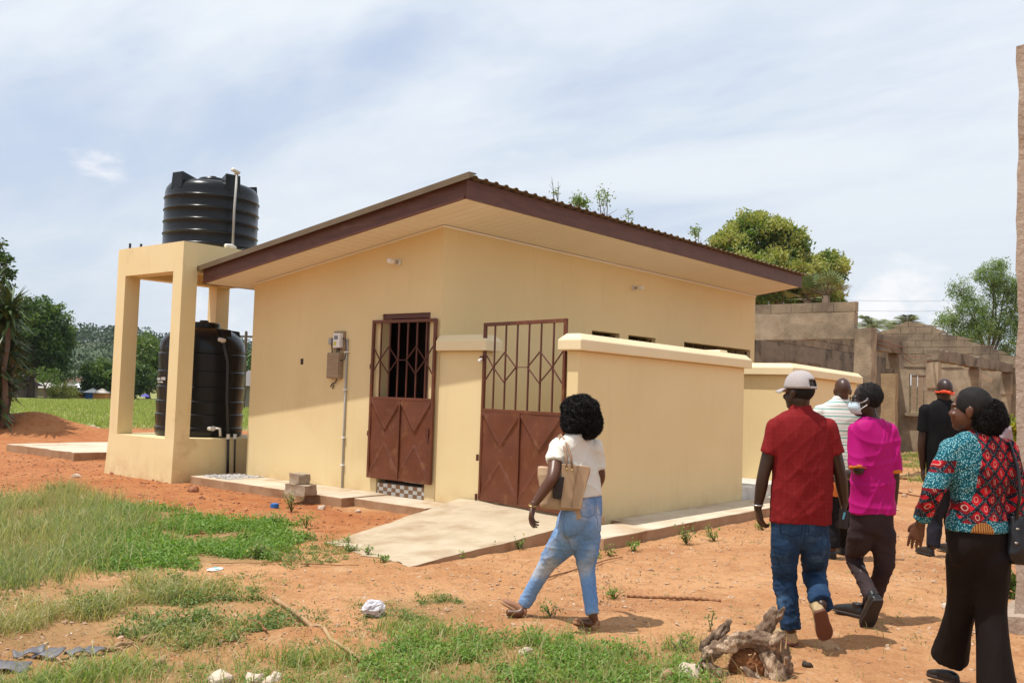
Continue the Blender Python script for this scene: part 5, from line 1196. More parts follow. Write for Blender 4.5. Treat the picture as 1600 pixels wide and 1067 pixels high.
def pattern_mat(name, base, fn, rough=.85):
    M = cloth_mat(name, base); nt = M.node_tree; b = nt.nodes['Principled BSDF']; N = nt.nodes.new; L = nt.links.new
    at = N('ShaderNodeAttribute'); at.attribute_name = 'pc'; sep = N('ShaderNodeSeparateXYZ'); L(at.outputs['Vector'], sep.inputs[0])
    def m_(op, a, b_=None, c_=None):
        n = N('ShaderNodeMath'); n.operation = op
        for i, v in enumerate((a, b_, c_)):
            if v is None: continue
            if isinstance(v, (int, float)): n.inputs[i].default_value = v
            else: L(v, n.inputs[i])
        return n.outputs[0]
    def mix(f, a, b_):
        n = N('ShaderNodeMix'); n.data_type = 'RGBA'
        L(f, n.inputs[0])
        for i_, q in ((6, a), (7, b_)):
            if isinstance(q, tuple): n.inputs[i_].default_value = (*q, 1)
            else: L(q, n.inputs[i_])
        return n.outputs[2]
    fn(nt, N, L, m_, mix, sep, at, b); return M
def frame_attr(S_, extra=None):
    def f(p):
        o = np.array(S_.p(*S_.org)); q = p-o; r = np.array(S_.r); ff = np.array(S_.f)
        a = {'pc': np.stack([q@r, p[:, 2]-S_.gz, q@ff], 1)}
        if extra: a.update(extra(q@r, p[:, 2]-S_.gz, q@ff))
        return a
    return f
def glassy(): return mat('dark_glasses', (.01,.01,.012), rough=.1) if 'dark_glasses' not in bpy.data.materials else bpy.data.materials['dark_glasses']

def stand_leg(S_, pants, hip, knee, ankle, rp, rb=(.078,.052,.036)):
    H_, K_, A_ = S_.p(*hip), S_.p(*knee), S_.p(*ankle)
    arm_loft(S_.body, [H_, H_.lerp(K_, .5), K_, K_.lerp(A_, .35), A_], [rb[0], rb[0]*.88, rb[1], rb[1]*.98, rb[2]])
    ps = [H_, H_.lerp(K_, .5), K_, K_.lerp(A_, .5), A_]; arm_loft(pants, ps, rp, 20, cap=False); pants.ell(H_, [(rp[0],0,0),(0,rp[0],0),(0,0,rp[0])])

def denim(name, c1, c2, c3, zp, px_=.085, s3=9, t3=(.55, .75)):
    def fn(nt, N, L, m_, mix, sep, at, b):
        x, z, y = sep.outputs[0], sep.outputs[1], sep.outputs[2]
        def noi(s_, d=6): n = N('ShaderNodeTexNoise'); n.inputs['Scale'].default_value = s_; n.inputs['Detail'].default_value = d; L(at.outputs['Vector'], n.inputs[0]); return n.outputs[0]
        def mr(v, a, b_, o=1.0): n = N('ShaderNodeMapRange'); n.inputs[1].default_value = a; n.inputs[2].default_value = b_; n.inputs[4].default_value = o; L(v, n.inputs[0]); return n.outputs[0]
        c = mix(mr(noi(5), .35, .65), c1, c2); c = mix(mr(noi(s3), *t3), c, c3); c = mix(mr(noi(60, 3), .45, .7, .35), c, tuple(q*.6 for q in c1))
        ax = m_('ABSOLUTE', x); dx = m_('SUBTRACT', m_('ABSOLUTE', m_('SUBTRACT', ax, px_)), .062); dz = m_('SUBTRACT', m_('ABSOLUTE', m_('SUBTRACT', z, zp)), .068)
        sd = m_('ABSOLUTE', m_('MAXIMUM', dx, m_('ADD', dz, m_('MULTIPLY', m_('ABSOLUTE', m_('SUBTRACT', ax, px_)), .25)))); pk = m_('MULTIPLY', m_('LESS_THAN', sd, .0035), m_('LESS_THAN', y, 0))
        seam = m_('MULTIPLY', m_('LESS_THAN', ax, .003), m_('GREATER_THAN', z, zp-.14)); yoke = m_('LESS_THAN', m_('ABSOLUTE', m_('SUBTRACT', m_('ADD', z, m_('MULTIPLY', ax, -.25)), zp+.085)), .003)
        out = m_('LESS_THAN', m_('ABSOLUTE', y), .003)
        ln = m_('MAXIMUM', m_('MAXIMUM', pk, seam), m_('MAXIMUM', yoke, m_('MULTIPLY', out, .7))); c = mix(m_('MULTIPLY', ln, .6), c, tuple(q*.35 for q in c1)); L(c, b.inputs['Base Color'])
    return pattern_mat(name, c1, fn)

# ---- man in the dark red shirt and cap
def red_man():
    S_ = Per('man in dark red plaid shirt, blue jeans and a pale grey cap', 6.26, 6, (1250, 1000)); S_.org = (1250, 740)
    B = S_.body; f, u = S_.face(38); hc = S_.p(1248, 613); head_mb(B, hc, f, u, 1.0, S_.p(1250, 650), .060)
    T = [(1251,640,17,.06),(1251,648,34,.085),(1252,658,47,.10),(1253,680,50,.12),(1254,715,49,.125),(1253,755,48,.125),(1251,795,49,.13),(1250,817,50,.135)]
    B.loft(S_.secs(T, .84), 24); sh = MB(); sh.loft(S_.secs(T), 32)
    # collar
    cl = MB(); cl.loft([(S_.p(1251,632), S_.r*.066, S_.f*.064), (S_.p(1251,637), S_.r*.073, S_.f*.070), (S_.p(1251,644), S_.r*.085, S_.f*.08), (S_.p(1251,652), S_.r*.10, S_.f*.09)], 28)
    for (s0, e0, w0, hd) in (((1213,668),(1193,742),(1184,793),(1188,815)), ((1293,668),(1313,742),(1319,786),(1318,812))):
        a, e, w_ = S_.p(*s0), S_.p(*e0), S_.p(*w0, .02); arm_loft(B, [a, a.lerp(e, .5), e, e.lerp(w_, .4), w_], [.052, .049, .041, .040, .027])
        hand_mb(S_.fine, w_, S_.p(*hd, .03)-w_, (RT if s0[0] < 1250 else -RT)+FW*.3, FW*1.0, .5, 1.02)
        sh_e = a.lerp(e, .56); arm_loft(sh, [a, a.lerp(sh_e, .5), sh_e], [.068, .066, .068], 20, cap=False); sh.ell(a, [(.068,0,0),(0,.068,0),(0,0,.066)])
    pants = MB(); pants.loft(S_.secs([(1250,798,44,.115),(1250,822,46,.120),(1250,842,46,.105),(1250,858,42,.06)]), 28)
    stand_leg(S_, pants, (1227,848), (1226,905,.05), (1236,984,0), [.100,.090,.078,.074,.070]); stand_leg(S_, pants, (1273,848), (1272,898,.12), (1284,944,-.18), [.100,.090,.080,.074,.074])
    up, so = Pair(), Pair(); h1 = S_.p(1241, 1005, -.04); h1.z = S_.gz+.006; t1 = h1+S_.f*.27-S_.r*.03; t1.z = S_.gz+.006; shoe_mb(up, so, h1, t1, (0,0,1), 1.12, .05)
    h2 = S_.p(1282, 955, -.27); t2 = S_.p(1292, 1000, -.14); shoe_mb(up, so, h2, t2, FW+Vector((0,0,.22)), 1.12, .05)
    B.loft([(S_.p(1236,970), S_.r*.035, S_.f*.035), (h1+S_.f*.06+Vector((0,0,.03)), S_.r*.03, S_.f*.04)], 12)
    S_.done()
    def plaid(nt, N, L, m_, mix, sep, at, b):
        def line(v, per, w_): return m_('LESS_THAN', m_('ABSOLUTE', m_('SUBTRACT', m_('FRACT', m_('DIVIDE', v, per)), .5)), w_)
        g = m_('MAXIMUM', line(sep.outputs[0], .055, .035), line(sep.outputs[1], .055, .035)); g2 = m_('MAXIMUM', line(sep.outputs[0], .0275, .05), line(sep.outputs[1], .0275, .05))
        c = mix(m_('MULTIPLY', g, .07), (.20,.013,.015), (.42,.10,.08)); c = mix(m_('MULTIPLY', g2, .25), c, (.15,.008,.012)); L(c, b.inputs['Base Color'])
    M = pattern_mat('red_plaid_cloth', (.3,.02,.02), plaid)
    dress('shirt', sh, M, S_.t, .009, 5, [lambda p: crease(p, 3, .0035, (12, 30), .5), lambda p: crease(p*np.array([1,1,.35]), 4, .006, (16, 34))*sstep(.0, .25, 1.35-(p[:, 2]-S_.gz))], attr=frame_attr(S_))
    dress('collar', cl, M, S_.t, .007, 2, attr=frame_attr(S_))
    dress('jeans', pants, denim('blue_denim', (.014,.034,.078), (.032,.070,.14), (.07,.14,.25), .80), S_.t, .008, 12, [lambda p: crease(p*np.array([1,1,1.15]), 5, .0042, (18, 44), 1.0)*(.6+.9*sstep(.75, .45, p[:, 2]-S_.gz))], attr=frame_attr(S_))
    dress('shoe', up, mat('tan_suede', (.42,.30,.16), (.34,.23,.12), rough=.8, ns=20, bump=.2, bs=150, bd=.001), S_.t, .006, 2); dress('sole', so, mat('brown_rubber', (.13,.05,.03), rough=.8), S_.t, .006, 1)
    # cap: crown, brim, strap opening at the back
    capm = mat('grey_cap_cloth', (.42,.375,.37), (.36,.325,.32), rough=.85, ns=10, bump=.2, bs=300, bd=.001)
    r = f.cross(u); c0 = hc+u*.030-f*.012; m_ = MB(); rows = []; nA = 40
    vs, fs = [], []
    for i in range(13):
        t_ = i/12*math.pi/2; z = math.sin(t_)*.117; q = math.cos(t_)**.85
        for j in range(nA):
            a = 2*math.pi*j/nA; back = max(0, math.cos(a-math.pi))**8
            vs.append(c0+r*math.sin(a)*.087*q+f*math.cos(a)*.110*q+u*(z-.005))
    for i in range(12):
        for j in range(nA):
            a = 2*math.pi*(j+.5)/nA; zz = (i+.5)/12
            if math.cos(a) < -.86 and .08 < zz < .30: continue
            fs.append((i*nA+j, i*nA+(j+1) % nA, (i+1)*nA+(j+1) % nA, (i+1)*nA+j))
    m_.add(vs, fs); me = m_.mesh('cap_crown', wloc(S_.t)); cap = link('cap_crown', me, capm, S_.t, smooth='all'); so_ = cap.modifiers.new('s', 'SOLIDIFY'); so_.thickness = .004
    m_ = MB(); vs = []; 
    for i in range(9):
        for j in range(13):
            a = R_(-62+124*j/12); k_ = i/8; ext = .075*math.cos(a*.9)*k_
            vs.append(c0+r*math.sin(a)*(.087+ext*.25)+f*(math.cos(a)*.108+ext)-u*(.004+.02*k_*k_+.018*abs(math.sin(a))**2*k_))
    fs = [(i*13+j, i*13+j+1, (i+1)*13+j+1, (i+1)*13+j) for i in range(8) for j in range(12)]; m_.add(vs, fs); me = m_.mesh('cap_brim', wloc(S_.t)); o = link('cap_brim', me, capm, cap, smooth='all'); q = o.modifiers.new('s', 'SOLIDIFY'); q.thickness = .004
    m_ = MB(); m_.ell(c0+u*.113, [r*.008, f*.008, u*.005]); m_.build('cap_button', capm, cap, smooth='all')
    # hair under the cap
    hair_mass(S_, [(hc-f*.022+u*.022, [r*.0765, f*.093, u*.085])], M_hairs, .0008, 80, 1, 0)
    w1 = S_.p(1184, 789); tor = MB(); d_ = (S_.p(1184,793,.02)-S_.p(1193,742)).normalized(); 
    wr = [w1+(RT*math.cos(q)*.034+FW*math.sin(q)*.030) for q in np.linspace(0, 2*math.pi, 22)]; tor.tube(wr, .005, 6); tor.build('wristwatch', M_metal, S_.t, smooth='all')
    ph = MB(); c_ = S_.p(1319, 812, -.035); ph.beam(c_+Vector((0,0,.06)), c_-Vector((0,0,.055))-RT*.01, .068, .010, FW+RT*.4); ph.build('phone', mat('black_phone', (.01,.012,.02), rough=.15), S_.t, bev=.003)
    ph = MB(); ph.beam(c_+Vector((0,0,.05))-FW*.008, c_+Vector((0,0,.005))-RT*.01-FW*.008, .012, .004, FW+RT*.4); ph.build('phone_edge', mat('cyan_edge', (.1,.45,.6), rough=.3), S_.t)
    return S_
red_man()

# ---- woman in white top and pale jeans
def jeans_woman():
    S_ = Per('woman in white top and faded blue jeans, walking left with a beige tote', 6.6, 58, (880, 975), (.092,.036,.019)); S_.org = (905, 740)
    B = S_.body; f, u = S_.face(30); hc = S_.p(903, 649, .02); head_mb(B, hc, f, u, .96, S_.p(904, 684), .047)
    T = [(903,676,15,.05),(902,682,28,.062),(900,692,36,.078),(900,710,38,.092),(905,730,36,.098),(910,748,33,.095),(912,762,33,.10),(912,774,35,.108)]
    B.loft(S_.secs(T, .84), 24); sh = MB(); sh.loft(S_.secs(T), 32)
    a, e, w_ = S_.p(872,697,-.07), S_.p(863,746,-.26), S_.p(833,791,-.30); arm_loft(B, [a, a.lerp(e, .5), e, e.lerp(w_, .4), w_], [.052, .050, .041, .038, .024])
    hand_mb(S_.fine, w_, S_.p(829,815,-.30)-w_, -FW*.4+RT, -RT*.2-FW, .75, .95)
    q = a.lerp(e, .55); arm_loft(sh, [a, a.lerp(q, .5), q], [.066, .064, .064], 20, cap=False); sh.ell(a, [(.066,0,0),(0,.066,0),(0,0,.064)])
    a, e, w_ = S_.p(930,700,.10), S_.p(937,748,.12), S_.p(926,772,.28); arm_loft(B, [a, a.lerp(e, .5), e, w_], [.05, .046, .038, .026]); hand_mb(S_.fine, w_, FW-RT*.4, -RT, Vector((0,0,1)), .6, .95)
    q = a.lerp(e, .68); arm_loft(sh, [a, a.lerp(q, .5), q], [.062, .058, .056], 20, cap=False); sh.ell(a, [(.062,0,0),(0,.062,0),(0,0,.06)])
    pants = MB(); pants.loft(S_.secs([(912,768,30,.098),(911,785,34,.110),(908,805,38,.118),(904,826,37,.09),(902,840,26,.04)]), 32)
    pants.ell(S_.p(917,818,-.02), [RT*.105, FW*.110, Vector((0,0,.15))]); pants.ell(S_.p(893,824,-.03), [RT*.112, FW*.112, Vector((0,0,.17))])
    stand_leg(S_, pants, (887,838,-.02), (853,884,.10), (818,945,.16), [.110,.090,.063,.052,.048], (.09,.052,.034)); stand_leg(S_, pants, (915,838,0), (917,892,.0), (926,960,-.12), [.106,.088,.061,.052,.048], (.09,.052,.034))
    up, so = Pair(), Pair(); h1 = S_.p(819, 964, .12); h1.z = max(h1.z, .01); t1 = h1-RT*.17+FW*.05+Vector((0,0,.085)); shoe_mb(up, so, h1, t1, Vector((0,0,1))+RT*.4, .95, 0, True)
    h2 = S_.p(936, 983, -.14); h2.z = S_.gz+.008; t2 = h2-RT*.16+FW*.15; t2.z = S_.gz+.004; shoe_mb(up, so, h2, t2, (0,0,1), .95, 0, True)
    for an, hh in ((S_.p(818,945,.16), h1-RT*.03+Vector((0,0,.03))), (S_.p(926,960,-.12), h2-RT*.03+FW*.03+Vector((0,0,.03)))): arm_loft(B, [an, hh, hh-RT*.08], [.034, .032, .024])
    S_.done()
    dress('shirt', sh, cloth_mat('white_jersey', (.74,.70,.62), (.70,.66,.58), ns=3), S_.t, .008, 4, [lambda p: crease(p*np.array([1,1,.8]), 13, .006, (16, 38))])
    dress('jeans', pants, denim('faded_denim', (.15,.27,.50), (.23,.36,.58), (.44,.47,.54), .83, .075, 4.5, (.50, .64)), S_.t, .008, 12, [lambda p: crease(p*np.array([1,1,1.2]), 15, .0026, (20, 55), 1.0)*(.6+1.2*sstep(.75, .5, p[:, 2]-S_.gz)*sstep(.3,.5,p[:, 2]-S_.gz)+.9*sstep(.25,.12,p[:, 2]-S_.gz))], attr=frame_attr(S_))
    dress('shoe', up, mat('brown_flats', (.28,.13,.07), rough=.6), S_.t, .006, 1); dress('sole', so, mat('tan_sole', (.36,.2,.11), rough=.8), S_.t, .006, 1)
    r = f.cross(u)
    hair_mass(S_, [(hc+u*.036-f*.03, [r*.135, f*.120, u*.105]), (hc-u*.065-f*.05+r*.075, [r*.080, f*.070, u*.085]), (hc-u*.055-f*.05-r*.075, [r*.080, f*.075, u*.070]), (hc-u*.03-f*.05, [r*.152, f*.10, u*.085]), (hc-u*.10-f*.055+r*.03, [r*.06, f*.05, u*.055])], M_hair, .006, 75, 7, 9000, .026, .005)
    # tote
    t = thing('tote_bag', 'beige leather tote bag hanging under the arm of the woman in jeans', 'handbag', S_.p(880, 795, -.2))
    M_tote = mat('beige_leather', (.50,.33,.20), (.45,.29,.17), rough=.5, ns=6, bump=.1, bs=60, bd=.002)
    ax = (RT*.99+FW*.1).normalized(); dp = Vector((0,0,1)).cross(ax)
    def q(x, y, d): return S_.p(x, y, d)
    m_ = MB()
    rows = [((846,788),(905,795),.055), ((850,797),(900,800),.045)]
    def sect(x0, x1, y0, y1, dc, hd): 
        a, b_ = q(x0, y0, dc), q(x1, y1, dc); return ((a+b_)/2, (b_-a)/2, FW*hd)
    m_.loft([sect(850,901,793,798,-.17,.050), sect(845,909,790,795,-.17,.062), sect(846,912,770,775,-.17,.058), sect(842,918,745,750,-.165,.048), sect(841,922,729,731,-.16,.035)], 28, ex=5)
    me = fuse(m_, .007, 3); p = vco(me); p = p+vno(me)*crease(p, 81, .005, (9, 20))[:, None]-np.array(wloc(t)); me.vertices.foreach_set('co', p.astype(np.float32).ravel()); link('bag_body', me, M_tote, t, smooth='all')
    m_ = MB(); A, B_, C, D_ = q(878,724,-.245), q(922,729,-.225), q(907,795,-.245), q(876,793,-.25); n_ = -FW*.004
    m_.hexa([D_, C, B_, A, D_+n_*2, C+n_*2, B_+n_*2, A+n_*2]); m_.build('flap_panel', M_tote, t, bev=.003)
    m_ = MB(); A, B_ = q(903.5,727,-.249), q(893,792,-.262); m_.beam(A, B_, .006, .010, FW); m_.build('seam', mat('dark_stitch', (.25,.15,.09), rough=.7), t)
    for pts in ([(885,730,-.25),(885,714,-.225),(882,700,-.195),(877,690,-.15),(874,683,-.09),(873,681,-.02)], [(894,730,-.25),(892,712,-.225),(887,697,-.195),(881,686,-.15),(877,681,-.09),(876,679,-.02)]):
        m_ = MB(); m_.tube([q(*a) for a in pts], .0085, 8); m_.build('strap', mat('strap_leather', (.30,.18,.11), rough=.5), t, smooth='all')
    m_ = MB(); m_.beam(q(875,744,-.262), q(870,779,-.262), .062, .012, FW+RT*.3); m_.build('black_wallet', mat('black_wallet', (.015,.015,.02), rough=.25), t, bev=.004)
    m_ = MB(); m_.beam(q(899,798,-.19), q(903,811,-.19), .055, .006, FW); m_.build('leather_tag', M_tote, t)
    for a in ((886,733),(894,735)): m_ = MB(); m_.ell(q(*a,-.258), [RT*.007, FW*.004, Vector((0,0,.007))]); m_.build('stud', mat('brass', (.6,.42,.15), rough=.3, metal=1) if 'brass' not in bpy.data.materials else bpy.data.materials['brass'], t, smooth='all')
    c_ = S_.p(833, 789, -.30); m_ = MB(); m_.tube([c_+RT*math.cos(z)*.028+(FW*.8+Vector((0,0,.3)))*math.sin(z)*.026 for z in np.linspace(0, 6.283, 20)], .0045, 6); m_.build('bracelet', bpy.data.materials['brass'], S_.t, smooth='all')
    return S_
jeans_woman()

# ---- man in magenta smock
def pink_man():
    S_ = Per('man in a bright magenta smock and dark trousers, head turned left showing a face mask', 6.9, 14, (1360, 965), (.026,.013,.010)); S_.org = (1364, 740)
    B = S_.body; f, u = S_.face(72); hc = S_.p(1352, 626); head_mb(B, hc, f, u, .98, S_.p(1363, 663), .054)
    T = [(1363,652,15,.055),(1363,658,25,.075),(1364,667,34,.09),(1365,685,36,.11),(1365,715,34,.115),(1364,750,34,.115),(1363,785,36,.125),(1362,802,37,.13)]
    B.loft(S_.secs(T, .82), 24); sh = MB(); sh.loft(S_.secs(T), 32); trim = Pair()
    a, e, w_ = S_.p(1337,674,0), S_.p(1341,736,-.08), S_.p(1318,744,.22); arm_loft(B, [a, a.lerp(e, .5), e, e.lerp(w_, .5), w_], [.05, .047, .040, .036, .027]); hand_mb(S_.fine, w_, FW-RT*.3, -Vector((0,0,1))+RT, FW*.1+Vector((0,0,1)), .6)
    q = a.lerp(e, .93); arm_loft(sh, [a, a.lerp(q, .5), q], [.062, .063, .060], 20, cap=False); sh.ell(a, [(.062,0,0),(0,.062,0),(0,0,.06)]); trim.append(MB()); arm_loft(trim[-1], [a.lerp(e, .86), a.lerp(e, .945)], [.0645, .0635], 20, cap=False)
    a, e, w_ = S_.p(1390,674,0), S_.p(1397,742,0), S_.p(1396,788,.04); arm_loft(B, [a, a.lerp(e, .5), e, e.lerp(w_, .4), w_], [.05, .047, .039, .037, .026]); hand_mb(S_.fine, w_, S_.p(1391,815,.06)-w_, -RT+FW*.2, FW, .6)
    q = a.lerp(e, .93); arm_loft(sh, [a, a.lerp(q, .5), q], [.060, .060, .058], 20, cap=False); sh.ell(a, [(.06,0,0),(0,.06,0),(0,0,.06)]); trim.append(MB()); arm_loft(trim[-1], [a.lerp(e, .86), a.lerp(e, .945)], [.0622, .0612], 20, cap=False)
    pants = MB(); pants.loft(S_.secs([(1362,786,33,.11),(1362,808,35,.115),(1362,828,35,.10),(1362,842,32,.055)]), 28)
    stand_leg(S_, pants, (1345,834,0), (1335,876,.12), (1364,935,-.22), [.095,.084,.064,.056,.056]); stand_leg(S_, pants, (1379,834,0), (1381,888,.02), (1358,950,.16), [.093,.082,.070,.062,.062])
    up, so = Pair(), Pair(); h2 = S_.p(1374, 938, -.32); t2 = S_.p(1353, 984, -.16); shoe_mb(up, so, h2, t2, FW+Vector((0,0,.2))+RT*-.15, 1.1, .03)
    h1 = S_.p(1348, 966, .12); h1.z = S_.gz+.006; t1 = h1+S_.f*.25-S_.r*.07; shoe_mb(up, so, h1, t1, (0,0,1), 1.1, .03)
    S_.done()
    dress('smock', sh, cloth_mat('magenta_cotton', (.40,.006,.145), (.46,.010,.185), ns=3, rough=.6), S_.t, .008, 4, [lambda p: crease(p*np.array([1,1,.45]), 23, .0085, (12, 32))])
    dress('cuff_trim', trim, cloth_mat('orange_trim', (.62,.20,.03)), S_.t, .006, 1)
    dress('trousers', pants, cloth_mat('dark_plum_trousers', (.034,.022,.024), (.048,.033,.034), ns=4), S_.t, .0085, 12, [lambda p: crease(p*np.array([1,1,1.0]), 25, .0045, (16, 40), 1.0)*(.3+sstep(.85, .4, p[:, 2]-S_.gz))])
    dress('shoe', up, mat('black_leather', (.014,.013,.014), rough=.35), S_.t, .006, 1); dress('sole', so, mat('dark_sole', (.03,.022,.02), rough=.7), S_.t, .006, 1)
    r = f.cross(u); hair_mass(S_, [(hc-f*.026+u*.036, [r*.081, f*.100, u*.098])], M_hairs, .0015, 120, 9, 3000, .008, .003, .008)
    # mask and glasses
    m_ = MB(); m_.loft([(hc+f*.045-u*.100, r*.045, f*.045), (hc+f*.058-u*.075, r*.060, f*.052), (hc+f*.062-u*.045, r*.066, f*.058), (hc+f*.058-u*.014, r*.058, f*.050)], 24)
    me = fuse(m_, .006, 2); p = vco(me)-np.array(wloc(S_.t)); me.vertices.foreach_set('co', p.astype(np.float32).ravel()); mk = link('face_mask', me, mat('pale_blue_mask', (.55,.66,.74), rough=.7), S_.t, smooth='all')
    for s_ in (-1, 1):
        for z_ in (-.02, -.085): m_ = MB(); m_.tube([hc+r*s_*.060+f*.055+u*z_, hc+r*s_*.074+f*.02+u*(z_*.6), hc+r*s_*.086-f*.010+u*(.008 if z_ > -.05 else -.03)], .0028, 6); m_.build('ear_loop', M_white, mk, smooth='all')
        m_ = MB(); c_ = hc+r*s_*.033+f*.104+u*.012; m_.tube([c_+r*math.cos(z)*.024+u*math.sin(z)*.018 for z in np.linspace(0, 6.283, 20)], .0028, 6); gl = m_.build('glasses_rim', glassy(), S_.t, smooth='all')
        m_ = MB(); m_.tube([hc+r*s_*.058+f*.098+u*.016, hc+r*s_*.080+f*.03+u*.016, hc+r*s_*.085-f*.012+u*.010], .0028, 6); m_.build('glasses_temple', glassy(), S_.t, smooth='all')
        m_ = MB(); m_.ell(hc+r*s_*.031+f*.067+u*.004, [r*.011, f*.011, u*.009]); m_.build('eye', M_eye, S_.t, smooth='all')
    return S_
pink_man()

# ---- man in white shirt with teal stripes
def striped_man():
    S_ = Per('bald man in a white shirt with thin teal stripes, walking ahead of the cap wearer', 9.7, 2, (1306, 868), (.06,.028,.018)); S_.org = (1312, 690)
    B = S_.body; f, u = S_.face(-5); hc = S_.p(1316, 611); head_mb(B, hc, f, u, 1.05, S_.p(1314, 634), .062)
    T = [(1313,624,13,.06),(1312,630,24,.085),(1311,638,31,.10),(1310,655,34,.125),(1309,690,33,.13),(1309,720,33,.135),(1309,748,34,.14)]
    B.loft(S_.secs(T, .84), 24); sh = MB(); sh.loft(S_.secs(T), 32); sh.loft([(S_.p(1313,619), S_.r*.064, S_.f*.062), (S_.p(1313,627), S_.r*.085, S_.f*.08), (S_.p(1313,632), S_.r*.10, S_.f*.09)], 24)
    for s_ in (-1, 1):
        a, e, w_ = S_.p(1310+s_*29,642), S_.p(1310+s_*35,690), S_.p(1310+s_*34,722,.05); arm_loft(B, [a, a.lerp(e, .5), e, e.lerp(w_, .4), w_], [.055, .05, .042, .04, .028]); hand_mb(S_.fine, w_, (0,0,-1), RT*-s_, FW, .5)
        q = a.lerp(e, .6); arm_loft(sh, [a, a.lerp(q, .5), q], [.072, .07, .072], 20, cap=False); sh.ell(a, [(.07,0,0),(0,.07,0),(0,0,.07)])
    pants = MB(); pants.loft(S_.secs([(1309,738,31,.125),(1309,755,33,.13),(1309,768,31,.12)]), 28)
    stand_leg(S_, pants, (1298,766), (1300,815,.05), (1302,856), [.105,.092,.076,.070,.068]); stand_leg(S_, pants, (1321,766), (1320,812,.1), (1318,848,.3), [.105,.092,.076,.070,.068])
    up, so = Pair(), Pair()
    for px, py, dd in ((1303, 869, -.02), (1319, 860, .28)): h1 = S_.p(px, py, dd); h1.z = S_.gz+.006; shoe_mb(up, so, h1, h1+S_.f*.28, (0,0,1), 1.1, .03)
    S_.done(.009, 2)
    def st(nt, N, L, m_, mix, sep, at, b):
        v = m_('FRACT', m_('DIVIDE', sep.outputs[1], .072)); a = m_('LESS_THAN', m_('ABSOLUTE', m_('SUBTRACT', v, .3)), .07); c = m_('LESS_THAN', m_('ABSOLUTE', m_('SUBTRACT', v, .72)), .045)
        q = mix(a, (.70,.70,.66), (.10,.36,.34)); q = mix(m_('MULTIPLY', c, .7), q, (.16,.22,.26)); L(q, b.inputs['Base Color'])
    dress('shirt', sh, pattern_mat('teal_striped_cloth', (.7,.7,.66), st), S_.t, .009, 4, [lambda p: crease(p*np.array([1,1,.6]), 33, .005, (12, 26))], attr=frame_attr(S_))
    dress('trousers', pants, cloth_mat('black_trousers', (.010,.009,.011)), S_.t, .010, 3, [lambda p: crease(p, 35, .006, (18, 34))])
    dress('shoe', up, mat('black_shoes', (.014,.013,.014), rough=.3), S_.t, .007, 1); dress('sole', so, mat('black_sole', (.02,.02,.02), rough=.7), S_.t, .007, 1)
    m_ = MB(); m_.loft([(S_.p(1307,752,-.13), RT*.045, FW*.015), (S_.p(1308,763,-.13), RT*.05, FW*.018), (S_.p(1307,776,-.12), RT*.035, FW*.014)], 14); o = dress('orange_cloth', m_, cloth_mat('orange_cloth', (.55,.16,.04)), S_.t, .006, 1)
striped_man()

